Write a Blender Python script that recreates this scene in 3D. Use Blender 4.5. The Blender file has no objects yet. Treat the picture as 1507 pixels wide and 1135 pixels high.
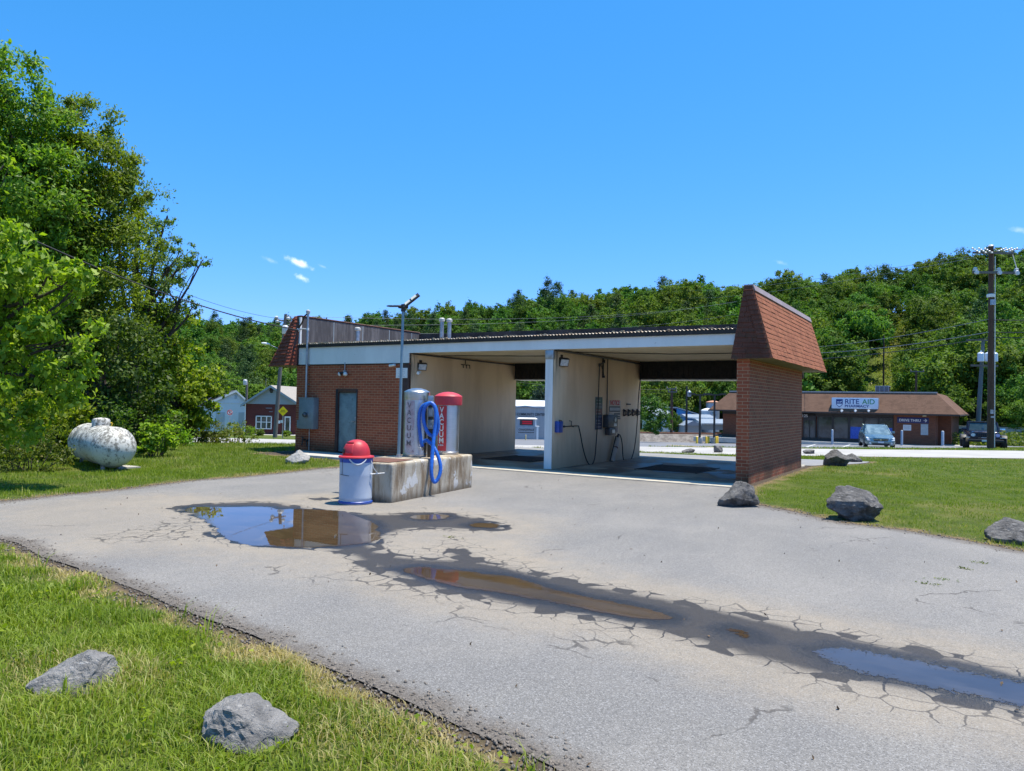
import bpy, bmesh, math, random
import numpy as np
from mathutils import Vector, Matrix

sc = bpy.context.scene
COL = sc.collection
random.seed(11)
rng = np.random.default_rng(11)
PI = math.pi

# ------------------------------------------------------------------ camera (fitted to the brick courses and edges of the wash)
FPX = 1090.5
_y, _p, _r = [math.radians(a) for a in (-31.858, 1.329, 1.071)]
CAM = np.array([8.112, -14.808, 1.514])
_fw = np.array([math.sin(_y)*math.cos(_p), math.cos(_y)*math.cos(_p), math.sin(_p)])
_rt = np.array([math.cos(_y), -math.sin(_y), 0.0])
_up = np.cross(_rt, _fw)
_R = _rt*math.cos(_r) + _up*math.sin(_r)
_U = -_rt*math.sin(_r) + _up*math.cos(_r)
FW2 = np.array([math.sin(_y), math.cos(_y)])
RT2 = np.array([math.cos(_y), -math.sin(_y)])

def ray(px, py): return _fw + _R*(px-753.5)/FPX + _U*(567.5-py)/FPX
def atd(px, py, d): return CAM + ray(px, py)*d
def atz(px, py, z=0.0):
    v = ray(px, py); return CAM + v*(z-CAM[2])/v[2]
def atY(px, py, Y):
    v = ray(px, py); return CAM + v*(Y-CAM[1])/v[1]
def atX(px, py, X):
    v = ray(px, py); return CAM + v*(X-CAM[0])/v[0]
def proj(P):
    q = np.atleast_2d(P) - CAM
    z = q@_fw
    zz = np.where(np.abs(z) < 1e-6, 1e-6, z)
    return np.stack([753.5+FPX*(q@_R)/zz, 567.5-FPX*(q@_U)/zz, z], 1)

cd = bpy.data.cameras.new('camera'); co = bpy.data.objects.new('camera', cd); COL.objects.link(co)
cd.sensor_fit = 'HORIZONTAL'; cd.sensor_width = 36.0; cd.lens = FPX/1507*36.0
cd.clip_start = 0.05; cd.clip_end = 3000
M = Matrix.Identity(4)
for i in range(3):
    M[i][0] = _R[i]; M[i][1] = _U[i]; M[i][2] = -_fw[i]; M[i][3] = CAM[i]
co.matrix_world = M
sc.camera = co
sc.render.resolution_x = 1024; sc.render.resolution_y = 771

# ------------------------------------------------------------------ terrain
def sstep(a, b, x):
    t = np.clip((x-a)/(b-a), 0, 1); return t*t*(3-2*t)
def road_y(x): return 17 + 0.175*(x+30)            # far edge of the street
ROADW = 6.2
def zroad(x): return np.interp(x, [-90, -50, -29.6, -12.6, 4.4, 9.8, 40, 90], [-1.7, -1.4, -1.08, -.80, -.33, -.16, 0.05, 0.1])
def uw(x, y):
    dx, dy = x-CAM[0], y-CAM[1]
    return dx*RT2[0]+dy*RT2[1], dx*FW2[0]+dy*FW2[1]
def hill_base(u): return np.interp(u, [-200, -90, -30, 15, 45, 70, 200], [135, 128, 118, 104, 82, 74, 74])
def hill_top(u): return np.interp(u, [-300, -102, -40, 10, 60, 200], [245, 240, 225, 200, 170, 165])
def hill_z(u): return np.interp(u, [-300, -180, -102, -60, 0, 35, 60, 88, 106, 118, 200, 300], [16, 15, 17, 16, 21.5, 22.3, 21, 24, 29, 31, 34, 35])
def bumpn(x, y):
    return (np.sin(x*.9+1.3)*np.sin(y*.8+.4)+.6*np.sin(x*2.1+y*1.3)+.4*np.sin(y*2.9-x*1.7+2))
def H(x, y):
    x = np.asarray(x, float); y = np.asarray(y, float)
    ry = road_y(x); v = y-ry
    zr = zroad(x)
    start = np.where(x < -8, 6+1.2*(x+8), 6.0)
    start = np.maximum(start, -6)
    tl = np.clip((y-start)/np.maximum(ry-ROADW-start, 1.0), 0, 1)
    s = np.where(x < -8, .75*tl+.25*tl*tl*(3-2*tl), tl*tl*(3-2*tl))
    h = zr*s
    h = np.where(v > 0, zr-0.033*np.clip(v, 0, 38), h)
    # lawn at the right rises a hand's width above the lot
    lawn = sstep(5.0, 6.5, x)*sstep(-4.2, -2.2, y-0.0*(x))*(1-sstep(9, 15, y))
    h = h + 0.05*lawn
    u, w = uw(x, y)
    w0, D, Z = hill_base(u), hill_top(u), hill_z(u)
    t = np.clip((w-w0)/(D-w0), 0, 1)
    tt = .55*t+.45*t*t*(3-2*t)
    hh = h*(1-tt) + Z*tt
    h = np.where(w > w0, hh, h)
    h = np.where(w > D, Z-0.04*(w-D), h)
    return h
def ground(px, py):
    v = ray(px, py)
    ts = np.linspace(1.5, 160, 6000)
    P = CAM[None, :]+v[None, :]*ts[:, None]
    d = P[:, 2]-H(P[:, 0], P[:, 1])
    i = np.argmax(d < 0)
    if d[i] >= 0: return P[-1]
    t = ts[i-1]+(ts[i]-ts[i-1])*d[i-1]/(d[i-1]-d[i])
    p = CAM+v*t; p[2] = float(H(p[0], p[1])); return p
def gz(p): return float(H(p[0], p[1]))
def onground(px, d):
    """the spot under image column px at depth d, on the terrain"""
    p = atd(px, 600, d); p[2] = gz(p); return p

# ------------------------------------------------------------------ signed distance to polygons (negative inside)
def sdf(P, poly):
    P = np.asarray(P, float)[:, :2]; A = np.asarray(poly, float)[:, :2]; B = np.roll(A, -1, 0)
    best = np.full(len(P), 1e18); near = np.zeros_like(P); ins = np.zeros(len(P), bool)
    for a, b in zip(A, B):
        e = b-a; w = P-a
        t = np.clip((w@e)/max(e@e, 1e-12), 0, 1)
        q = a+t[:, None]*e; d = ((P-q)**2).sum(1)
        m = d < best; best[m] = d[m]; near[m] = q[m]
        c = ((a[1] <= P[:, 1]) & (b[1] > P[:, 1])) | ((b[1] <= P[:, 1]) & (a[1] > P[:, 1]))
        with np.errstate(divide='ignore', invalid='ignore'):
            xi = a[0]+(P[:, 1]-a[1])*(b[0]-a[0])/(b[1]-a[1])
        ins ^= c & (P[:, 0] < xi)
    d = np.sqrt(best)
    return np.where(ins, -d, d), near
def smooth_poly(pts, n=4):
    """Chaikin"""
    p = np.asarray(pts, float)
    for _ in range(n):
        q = np.roll(p, -1, 0)
        p = np.stack([p*.75+q*.25, p*.25+q*.75], 1).reshape(-1, p.shape[1])
    return p

# ------------------------------------------------------------------ object helpers
def tag(o, label=None, cat=None, group=None, kind=None):
    if label: o['label'] = label
    if cat: o['category'] = cat
    if group: o['group'] = group
    if kind: o['kind'] = kind
    return o
def thing(name, label, cat, loc=(0, 0, 0), rz=0.0, group=None):
    o = bpy.data.objects.new(name, None); COL.objects.link(o)
    o.empty_display_size = .2
    o.location = [float(c) for c in loc]; o.rotation_euler = (0, 0, rz)
    return tag(o, label, cat, group)
def copy_tree(o, parent=None):
    c = o.copy(); COL.objects.link(c)
    if parent: c.parent = parent
    for ch in list(o.children): copy_tree(ch, c)
    return c
def mesh_np(name, V, Fq, mat, parent=None, attrs=None, smooth=False, uvs=None):
    """V (n,3); Fq (m,k) faces of equal size, or a list of such arrays"""
    V = np.asarray(V, np.float32)
    if not isinstance(Fq, list): Fq = [Fq]
    Fq = [np.asarray(f, np.int32) for f in Fq if len(f)]
    me = bpy.data.meshes.new(name)
    me.vertices.add(len(V)); me.vertices.foreach_set('co', V.ravel())
    nl = sum(f.size for f in Fq); nf = sum(len(f) for f in Fq)
    me.loops.add(nl); me.loops.foreach_set('vertex_index', np.concatenate([f.ravel() for f in Fq]))
    me.polygons.add(nf)
    tot = np.concatenate([np.full(len(f), f.shape[1], np.int32) for f in Fq])
    st = np.concatenate([[0], np.cumsum(tot)[:-1]]).astype(np.int32)
    me.polygons.foreach_set('loop_start', st)
    try: me.polygons.foreach_set('loop_total', tot)
    except Exception: pass
    if smooth: me.polygons.foreach_set('use_smooth', np.ones(nf, bool))
    for k, a in (attrs or {}).items():
        at = me.attributes.new(k, 'FLOAT', 'POINT'); at.data.foreach_set('value', np.asarray(a, np.float32))
    me.update(calc_edges=True); me.validate()
    if mat:
        for m_ in (mat if isinstance(mat, (list, tuple)) else [mat]): me.materials.append(m_)
    o = bpy.data.objects.new(name, me); COL.objects.link(o)
    if parent: o.parent = parent
    return o

class MB:
    def __init__(s): s.v = []; s.f = []; s.mi = []; s.cur = 0
    def add(s, vs, fs):
        b = len(s.v); s.v += [tuple(float(c) for c in v) for v in vs]
        s.f += [tuple(b+i for i in f) for f in fs]; s.mi += [s.cur]*len(fs); return s
    def box(s, x0, x1, y0, y1, z0, z1):
        vs = [(x0,y0,z0),(x1,y0,z0),(x1,y1,z0),(x0,y1,z0),(x0,y0,z1),(x1,y0,z1),(x1,y1,z1),(x0,y1,z1)]
        return s.add(vs, [(0,3,2,1),(4,5,6,7),(0,1,5,4),(1,2,6,5),(2,3,7,6),(3,0,4,7)])
    def obox(s, c, size, mat3=None):
        """box centred at c, rotated by a 3x3 / euler matrix"""
        R3 = mat3 if mat3 is not None else Matrix.Identity(3)
        hx, hy, hz = [q/2 for q in size]
        vs = [(-hx,-hy,-hz),(hx,-hy,-hz),(hx,hy,-hz),(-hx,hy,-hz),(-hx,-hy,hz),(hx,-hy,hz),(hx,hy,hz),(-hx,hy,hz)]
        vs = [R3@Vector(v)+Vector([float(q) for q in c]) for v in vs]
        return s.add(vs, [(0,3,2,1),(4,5,6,7),(0,1,5,4),(1,2,6,5),(2,3,7,6),(3,0,4,7)])
    def hexa(s, b, t):
        """bottom quad and top quad, both counter-clockwise seen from above"""
        return s.add(list(b)+list(t), [(3,2,1,0),(4,5,6,7),(0,1,5,4),(1,2,6,5),(2,3,7,6),(3,0,4,7)])
    def cyl(s, p0, p1, r0, r1=None, n=14, caps=True):
        return s.tube([p0, p1], [r0, r0 if r1 is None else r1], n, caps)
    def tube(s, pts, r, n=8, caps=True):
        pts = [Vector([float(c) for c in p]) for p in pts]
        rs = r if isinstance(r, (list, tuple)) else [r]*len(pts)
        b = len(s.v); up = None
        for i, p in enumerate(pts):
            t = (pts[min(i+1, len(pts)-1)]-pts[max(i-1, 0)])
            if t.length < 1e-9: t = Vector((0, 0, 1))
            t.normalize()
            if up is None:
                up = Vector((0, 0, 1)) if abs(t.z) < .9 else Vector((1, 0, 0))
            a = t.cross(up)
            if a.length < 1e-6: a = t.orthogonal()
            a.normalize(); c = a.cross(t).normalized(); up = c
            for k in range(n):
                q = p+(a*math.cos(2*PI*k/n)+c*math.sin(2*PI*k/n))*rs[i]
                s.v.append(tuple(q))
        for i in range(len(pts)-1):
            for k in range(n):
                k2 = (k+1) % n
                s.f.append((b+i*n+k, b+i*n+k2, b+(i+1)*n+k2, b+(i+1)*n+k)); s.mi.append(s.cur)
        if caps:
            s.f.append(tuple(b+k for k in reversed(range(n)))); s.mi.append(s.cur)
            s.f.append(tuple(b+(len(pts)-1)*n+k for k in range(n))); s.mi.append(s.cur)
        return s
    def lathe(s, c, prof, n=28, axis='z', cap=True, a0=0, a1=2*PI):
        b = len(s.v); full = abs(a1-a0-2*PI) < 1e-6; m = n if full else n+1
        for (r, z) in prof:
            for k in range(m):
                a = a0+(a1-a0)*k/n
                x, y = r*math.cos(a), r*math.sin(a)
                q = (x, y, z) if axis == 'z' else ((z, x, y) if axis == 'x' else (y, z, x))
                s.v.append((c[0]+q[0], c[1]+q[1], c[2]+q[2]))
        for i in range(len(prof)-1):
            for k in range(n):
                k2 = (k+1) % m
                s.f.append((b+i*m+k, b+i*m+k2, b+(i+1)*m+k2, b+(i+1)*m+k)); s.mi.append(s.cur)
        if cap and full:
            s.f.append(tuple(b+k for k in reversed(range(m)))); s.mi.append(s.cur)
            s.f.append(tuple(b+(len(prof)-1)*m+k for k in range(m))); s.mi.append(s.cur)
        return s
    def prism(s, poly, z0, z1):
        n = len(poly); vs = [(p[0], p[1], z0) for p in poly]+[(p[0], p[1], z1) for p in poly]
        return s.add(vs, [tuple(reversed(range(n))), tuple(range(n, 2*n))]+[(i, (i+1) % n, n+(i+1) % n, n+i) for i in range(n)])
    def slab(s, poly3, d):
        """planar polygon in 3-D given thickness vector d (from back to front)"""
        n = len(poly3); P = [Vector([float(c) for c in p]) for p in poly3]; d = Vector([float(c) for c in d])
        vs = [p for p in P]+[p+d for p in P]
        return s.add(vs, [tuple(reversed(range(n))), tuple(range(n, 2*n))]+[(i, (i+1) % n, n+(i+1) % n, n+i) for i in range(n)])
    def quad(s, a, b, c, d): return s.add([a, b, c, d], [(0, 1, 2, 3)])
    def xf(s, Mx, start=0):
        s.v[start:] = [tuple(Mx@Vector(v)) for v in s.v[start:]]; return s
    def build(s, name, mat, parent=None, smooth=None, bevel=0, segs=2, loc=None):
        me = bpy.data.meshes.new(name); me.from_pydata(s.v, [], s.f)
        mats = mat if isinstance(mat, (list, tuple)) else [mat]
        for m_ in mats: me.materials.append(m_)
        if len(mats) > 1: me.polygons.foreach_set('material_index', s.mi)
        bm = bmesh.new(); bm.from_mesh(me)
        bmesh.ops.remove_doubles(bm, verts=bm.verts, dist=1e-5)
        bmesh.ops.recalc_face_normals(bm, faces=bm.faces)
        if bevel:
            es = [e for e in bm.edges if len(e.link_faces) == 2 and e.calc_face_angle(0) > .5]
            if es: bmesh.ops.bevel(bm, geom=es, offset=bevel, segments=segs, profile=.5, affect='EDGES', clamp_overlap=True)
        bm.to_mesh(me); bm.free()
        if smooth is not None or bevel:
            me.polygons.foreach_set('use_smooth', np.ones(len(me.polygons), bool))
            me.set_sharp_from_angle(angle=math.radians(smooth if smooth else 40))
        o = bpy.data.objects.new(name, me); COL.objects.link(o)
        if parent: o.parent = parent
        if loc is not None: o.location = loc
        return o

def text(name, s, org, right, up, size, mat, parent=None, align='CENTER', depth=.004, bold=0.0, squash=1.0, lead=1.0):
    """raised lettering as one mesh: org is where the baseline's anchor sits, right/up are unit vectors"""
    cu = bpy.data.curves.new(name, 'FONT'); cu.body = s; cu.size = size; cu.align_x = align
    cu.extrude = depth/2; cu.offset = bold; cu.space_line = lead
    t = bpy.data.objects.new(name, cu); COL.objects.link(t)
    dg = bpy.context.evaluated_depsgraph_get(); dg.update()
    me = bpy.data.meshes.new_from_object(t.evaluated_get(dg))
    bpy.data.objects.remove(t); bpy.data.curves.remove(cu)
    r = Vector([float(c) for c in right]).normalized(); u = Vector([float(c) for c in up]).normalized(); n = r.cross(u)
    Mx = Matrix.Identity(4)
    for i in range(3):
        Mx[i][0] = r[i]*squash; Mx[i][1] = u[i]; Mx[i][2] = n[i]; Mx[i][3] = float(org[i])
    me.transform(Mx); me.materials.clear(); me.materials.append(mat); me.name = name
    o = bpy.data.objects.new(name, me); COL.objects.link(o)
    if parent: o.parent = parent
    return o
def catenary(a, b, sag, n=18):
    a = np.asarray(a, float); b = np.asarray(b, float)
    return [a+(b-a)*t-np.array([0, 0, sag*4*t*(1-t)]) for t in np.linspace(0, 1, n)]
# ------------------------------------------------------------------ materials
class NT:
    def __init__(s, name):
        s.mat = bpy.data.materials.new(name); s.mat.use_nodes = True
        s.t = s.mat.node_tree; s.t.nodes.clear()
        s.out = s.t.nodes.new('ShaderNodeOutputMaterial')
    def n(s, kind, ins=None, **props):
        nd = s.t.nodes.new('ShaderNode'+kind)
        for k, v in props.items(): setattr(nd, k, v)
        for k, v in (ins or {}).items(): s.set(nd, k, v)
        return nd
    def set(s, nd, k, v):
        sock = nd.inputs[k]
        if hasattr(v, 'is_output') and v.is_output: s.t.links.new(v, sock)
        elif hasattr(v, 'outputs'): s.t.links.new(v.outputs[0], sock)
        else:
            if isinstance(v, tuple) and len(v) == 3 and sock.type == 'RGBA': v = v+(1,)
            sock.default_value = v
    def math(s, op, a, b=None, c=None, clamp=False):
        nd = s.n('Math', operation=op, use_clamp=clamp); s.set(nd, 0, a)
        if b is not None: s.set(nd, 1, b)
        if c is not None: s.set(nd, 2, c)
        return nd.outputs[0]
    def mix(s, f, a, b, blend='MIX'):
        nd = s.n('Mix', data_type='RGBA', blend_type=blend)
        s.set(nd, 0, f); s.set(nd, 6, a); s.set(nd, 7, b); return nd.outputs[2]
    def ramp(s, f, lo, hi, a=0.0, b=1.0):
        nd = s.n('MapRange', {0: f, 1: lo, 2: hi, 3: a, 4: b}, interpolation_type='SMOOTHSTEP'); return nd.outputs[0]
    def noise(s, vec, scale, detail=6.0, rough=.6, dist=0.0, out=0):
        nd = s.n('TexNoise', {'Scale': scale, 'Detail': detail, 'Roughness': rough, 'Distortion': dist})
        if vec is not None: s.set(nd, 'Vector', vec)
        return nd.outputs[out]
    def mapping(s, vec, sc_=(1, 1, 1), loc=(0, 0, 0), rot=(0, 0, 0)):
        return s.n('Mapping', {'Vector': vec, 'Scale': sc_, 'Location': loc, 'Rotation': rot}).outputs[0]
    def obj(s): return s.n('TexCoord').outputs['Object']
    def attr(s, name): return s.n('Attribute', attribute_name=name).outputs['Fac']
    def bump(s, h, dist=.01, strength=1.0, normal=None):
        nd = s.n('Bump', {'Height': h, 'Distance': dist, 'Strength': strength})
        if normal is not None: s.set(nd, 'Normal', normal)
        return nd.outputs[0]
    def bsdf(s, color, rough=.6, metal=0.0, spec=.5, normal=None, **kw):
        nd = s.n('BsdfPrincipled', {'Base Color': color, 'Roughness': rough, 'Metallic': metal, 'Specular IOR Level': spec})
        if normal is not None: s.set(nd, 'Normal', normal)
        for k, v in kw.items(): s.set(nd, k, v)
        return nd.outputs[0]
    def done(s, sh, disp=None):
        s.t.links.new(sh, s.out.inputs[0]); return s.mat

def nm(name, c1, c2=None, scale=4.0, rough=.6, metal=0.0, bump=0.0, bscale=None, stretch=(1, 1, 1), lo=.35, hi=.65, spec=.5, spots=None, detail=6.0):
    t = NT(name); o = t.obj(); v = t.mapping(o, stretch)
    c2 = c2 or tuple(c*.8 for c in c1)
    f = t.ramp(t.noise(v, scale, detail, .65), lo, hi)
    col = t.mix(f, c1, c2)
    if spots:   # (colour, scale, threshold)
        g = t.ramp(t.noise(o, spots[1], 5.0, .7), spots[2], spots[2]+.08)
        col = t.mix(g, col, spots[0])
    rr = t.ramp(t.noise(o, scale*2.3, 4.0), .3, .7, max(rough-.08, .02), min(rough+.08, 1))
    nrm = t.bump(t.noise(v, bscale or scale*6, 5.0, .7), bump, 1.0) if bump else None
    return t.done(t.bsdf(col, rr, metal, spec, nrm))

def facing_uv(t):
    """(along the wall, height) whichever way the wall faces"""
    tc = t.n('TexCoord'); g = t.n('NewGeometry')
    sep = t.n('SeparateXYZ', {0: tc.outputs['Object']}); sn = t.n('SeparateXYZ', {0: tc.outputs['Normal']})
    f = t.math('GREATER_THAN', t.math('ABSOLUTE', sn.outputs[0]), .6)
    h = t.math('ADD', t.math('MULTIPLY', f, sep.outputs[1]), t.math('MULTIPLY', t.math('SUBTRACT', 1.0, f), sep.outputs[0]))
    return t.n('CombineXYZ', {0: h, 1: sep.outputs[2], 2: 0.0}).outputs[0], tc, sep

def brick_mat(name, ca, cb, mortar, w=.203, h=.0677, stain=True):
    t = NT(name); uv, tc, sep = facing_uv(t)
    br = t.n('TexBrick', {'Vector': uv, 'Color1': ca, 'Color2': cb, 'Mortar': mortar, 'Scale': 1.0, 'Mortar Size': .0055, 'Mortar Smooth': .2,
             'Bias': -.1, 'Brick Width': w, 'Row Height': h}, offset=.5)
    # darker single bricks
    br2 = t.n('TexBrick', {'Vector': uv, 'Color1': (0, 0, 0), 'Color2': (1, 1, 1), 'Mortar': (0, 0, 0), 'Scale': 1.0, 'Mortar Size': 0.0, 'Bias': -.75,
              'Brick Width': w, 'Row Height': h}, offset=.5)
    col = t.mix(t.math('MULTIPLY', br2.outputs[0], .55), br.outputs[0], tuple(c*.45 for c in ca))
    n1 = t.noise(tc.outputs['Object'], 1.3, 6.0)
    col = t.mix(t.ramp(n1, .45, .75, 0, .35), col, tuple(c*.5 for c in ca))
    n2 = t.noise(tc.outputs['Object'], 60.0, 4.0)
    col = t.mix(t.ramp(n2, .4, .8, 0, .3), col, (.16, .10, .07))
    col = t.mix(br.outputs['Fac'], col, mortar)
    if stain:  # damp, mossy foot
        g = t.math('MULTIPLY', t.ramp(sep.outputs[2], .05, .55, 1, 0), t.ramp(n1, .3, .6))
        col = t.mix(t.math('MULTIPLY', g, .75), col, (.035, .035, .02))
    hgt = t.math('SUBTRACT', t.math('MULTIPLY', n2, .25), br.outputs['Fac'])
    return t.done(t.bsdf(col, .85, 0.0, .3, t.bump(hgt, .006)))

def shingle_mat(name, c1, c2, moss=None):
    t = NT(name); uv, tc, sep = facing_uv(t)
    br = t.n('TexBrick', {'Vector': uv, 'Color1': c1, 'Color2': c2, 'Mortar': tuple(c*.35 for c in c1), 'Scale': 1.0, 'Mortar Size': .004, 'Mortar Smooth': .1,
             'Bias': 0.0, 'Brick Width': .3, 'Row Height': .1}, offset=.37)
    g = t.noise(tc.outputs['Object'], 140.0, 3.0)
    col = t.mix(t.ramp(g, .35, .7, 0, .5), br.outputs[0], tuple(c*1.5 for c in c1))
    n = t.noise(tc.outputs['Object'], 2.2, 6.0)
    col = t.mix(t.ramp(n, .45, .7, 0, .45), col, tuple(c*.5 for c in c1))
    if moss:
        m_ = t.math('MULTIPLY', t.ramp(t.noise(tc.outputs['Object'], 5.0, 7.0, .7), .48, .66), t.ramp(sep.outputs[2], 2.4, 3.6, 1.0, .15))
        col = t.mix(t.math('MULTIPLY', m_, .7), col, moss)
    return t.done(t.bsdf(col, .95, 0.0, .2, t.bump(g, .003)))

def leaf_mat(name, ca, cb, cc, trans=.35, rough=.5, hue=.04, spec=.25):
    """ca..cb by the leaf's own random value, cc for odd leaves; shifted a little per tree"""
    t = NT(name); a = t.attr('var')
    col = t.mix(t.ramp(a, .1, .8), ca, cb); col = t.mix(t.ramp(a, .86, .98), col, cc)
    oi = t.n('ObjectInfo').outputs['Random']
    hs = t.n('HueSaturation', {'Color': col, 'Hue': t.math('ADD', .5-hue/2, t.math('MULTIPLY', oi, hue)), 'Saturation': 1.0,
              'Value': t.math('ADD', .75, t.math('MULTIPLY', t.math('FRACT', t.math('MULTIPLY', oi, 7.31)), .5))})
    d = t.bsdf(hs.outputs[0], rough, 0.0, spec)
    tr = t.n('BsdfTranslucent', {'Color': t.mix(1.0, hs.outputs[0], (1.5, 1.6, .5), 'MULTIPLY')}).outputs[0]
    mx = t.n('MixShader', {0: trans, 1: d, 2: tr})
    return t.done(mx.outputs[0])

MAT = {}
MAT['brick'] = brick_mat('red brick', (.40, .098, .042), (.28, .066, .030), (.47, .29, .165))
MAT['brick_far'] = brick_mat('far red brick', (.225, .080, .042), (.17, .060, .034), (.20, .11, .07), stain=False)
MAT['brick_wine'] = brick_mat('wine brick', (.135, .026, .02), (.10, .02, .017), (.15, .07, .06), stain=False)
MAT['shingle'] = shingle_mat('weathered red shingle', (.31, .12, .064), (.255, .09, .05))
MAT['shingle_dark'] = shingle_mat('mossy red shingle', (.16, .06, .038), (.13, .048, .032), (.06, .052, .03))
MAT['shingle_left'] = shingle_mat('dark red shingle', (.26, .075, .046), (.20, .058, .036))
MAT['shingle_far'] = shingle_mat('brown shingle', (.15, .088, .060), (.12, .07, .048))
MAT['fascia'] = nm('painted fascia', (.74, .75, .72), (.66, .67, .64), 1.2, .5, stretch=(1, 1, .4), spots=((.50, .48, .42), 9, .66))
MAT['drip'] = nm('dark drip edge', (.018, .015, .013), (.03, .024, .02), 6, .7)
MAT['roof_metal'] = nm('corrugated roof', (.45, .43, .38), (.30, .22, .15), 7, .5, .3)
MAT['felt'] = nm('black roofing felt', (.022, .021, .022), (.05, .047, .05), 2.5, .75, bump=.01, bscale=6, spec=.35)
MAT['plywood'] = nm('grey weathered boards', (.065, .06, .062), (.15, .14, .14), 1.6, .85, stretch=(3, 3, .5), bump=.004, lo=.4, hi=.7)
MAT['tin'] = nm('galvanised steel', (.42, .43, .44), (.30, .31, .32), 9, .42, .75)
MAT['greybox'] = nm('grey painted steel', (.20, .24, .25), (.155, .19, .20), 3, .5)
MAT['door'] = nm('faded blue green door', (.19, .27, .28), (.13, .185, .20), 3.5, .55, spots=((.07, .095, .10), 9, .60))
MAT['brown'] = nm('brown painted steel', (.075, .035, .025), (.05, .024, .018), 5, .6)
MAT['white'] = nm('white paint', (.78, .78, .76), (.68, .68, .66), 4, .5)
MAT['whitewall'] = nm('white boards', (.74, .77, .80), (.68, .71, .75), 2, .6, stretch=(.4, .4, 8))
MAT['black'] = nm('black rubber', (.012, .012, .013), (.02, .02, .02), 20, .55)
MAT['darkmetal'] = nm('dark bronze metal', (.03, .027, .025), (.05, .042, .035), 8, .45, .3)
MAT['rust'] = nm('rusty brown plate', (.17, .075, .05), (.10, .05, .035), 12, .9, bump=.003)
MAT['steel'] = nm('brushed stainless', (.56, .56, .56), (.48, .48, .48), 3, .36, 1.0, stretch=(2, 2, 40), lo=.3, hi=.7)
MAT['red'] = nm('red paint', (.55, .03, .045), (.43, .025, .035), 4, .5, spots=((.40, .05, .05), 20, .66))
MAT['redplastic'] = nm('faded red plastic', (.58, .05, .065), (.48, .035, .05), 3, .5)
MAT['blue'] = nm('blue paint', (.02, .075, .36), (.02, .06, .28), 4, .4)
MAT['hose'] = nm('blue vinyl hose', (.018, .13, .52), (.016, .10, .42), 6, .38)
MAT['binblue'] = nm('pale blue drum', (.44, .49, .55), (.38, .43, .50), 2.5, .42, spots=((.22, .26, .33), 13, .69))
MAT['rope'] = nm('white chain', (.72, .72, .70), (.5, .5, .48), 30, .5)
MAT['polepaint'] = nm('blue grey pole', (.20, .30, .34), (.17, .25, .29), 4, .4, .3)
MAT['led'] = nm('lamp lens', (.72, .68, .52), (.6, .56, .42), 40, .25)
MAT['lens'] = nm('clear lamp lens', (.70, .72, .72), (.5, .52, .52), 20, .15)
MAT['concrete'] = nm('concrete', (.40, .38, .34), (.32, .30, .27), 2.2, .85, bump=.003, spots=((.22, .2, .17), 3, .6))
MAT['kerb'] = nm('pale concrete', (.50, .48, .44), (.42, .40, .36), 3, .9, bump=.003)
MAT['yellow'] = nm('yellow paint', (.75, .50, .03), (.62, .40, .03), 5, .5)
MAT['signyellow'] = nm('sign yellow', (.98, .70, .0), (.94, .65, .0), 3, .4)
MAT['signblack'] = nm('sign lettering', (.30, .19, .01), (.25, .15, .01), 5, .5)
MAT['ink'] = nm('dark lettering', (.03, .03, .035), (.04, .04, .045), 10, .5)
MAT['navy'] = nm('navy panel', (.018, .025, .12), (.016, .02, .10), 3, .35)
MAT['signblue'] = nm('navy lettering', (.012, .04, .20), (.01, .035, .17), 5, .4)
MAT['signgreen'] = nm('green lettering', (.03, .26, .10), (.025, .22, .085), 5, .4)
MAT['signpale'] = nm('pale blue sign face', (.62, .70, .80), (.58, .66, .76), 2, .35)
MAT['posterblue'] = nm('blue window poster', (.015, .10, .50), (.015, .09, .44), 2, .3)
MAT['noticered'] = nm('red notice', (.55, .03, .05), (.48, .03, .04), 5, .5)
MAT['tanwood'] = nm('bare wood', (.34, .26, .17), (.26, .2, .13), 8, .8, stretch=(4, 4, .4))
MAT['polewood'] = nm('utility pole wood', (.105, .055, .033), (.065, .036, .023), 5, .9, stretch=(8, 8, .5), bump=.01)
MAT['greywood'] = nm('grey pole wood', (.17, .155, .14), (.11, .10, .095), 5, .9, stretch=(8, 8, .5), bump=.01)
MAT['bluepole'] = nm('weathered green pole', (.13, .16, .16), (.09, .11, .115), 5, .85, stretch=(6, 6, .5))
MAT['bark'] = nm('bark', (.085, .066, .05), (.045, .036, .028), 7, .95, stretch=(3, 3, .6), bump=.02)
MAT['insul'] = nm('glazed insulator', (.60, .62, .63), (.5, .52, .53), 9, .2)
MAT['wire'] = nm('black cable', (.015, .015, .016), (.022, .022, .022), 9, .6)
MAT['wirepale'] = nm('aluminium cable', (.20, .21, .22), (.16, .17, .18), 9, .5, .5)
MAT['roofgrey'] = nm('grey asphalt shingle', (.34, .31, .27), (.27, .25, .22), 3, .9, bump=.01)
MAT['roofblue'] = nm('dark slate shingle', (.075, .085, .105), (.055, .06, .075), 3, .9)
MAT['greyclad'] = nm('grey cladding', (.30, .34, .36), (.26, .30, .32), 2, .6, stretch=(.3, .3, 6))
MAT['whitemetal'] = nm('white metal roofing', (.80, .82, .82), (.74, .76, .76), 2, .4, stretch=(8, 1, 1))
MAT['bluemetal'] = nm('bright blue sheet metal', (.02, .20, .48), (.018, .16, .40), 2, .4)
MAT['greysheet'] = nm('grey sheet metal', (.33, .38, .44), (.28, .33, .39), 3, .45, .3)
MAT['glass'] = (lambda t: t.done(t.bsdf(t.mix(t.ramp(t.noise(t.obj(), 1.2, 3.0), .4, .6), (.028, .035, .04), (.07, .08, .085)), .06, 0.0, .7)))(NT('dark window glass'))
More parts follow.
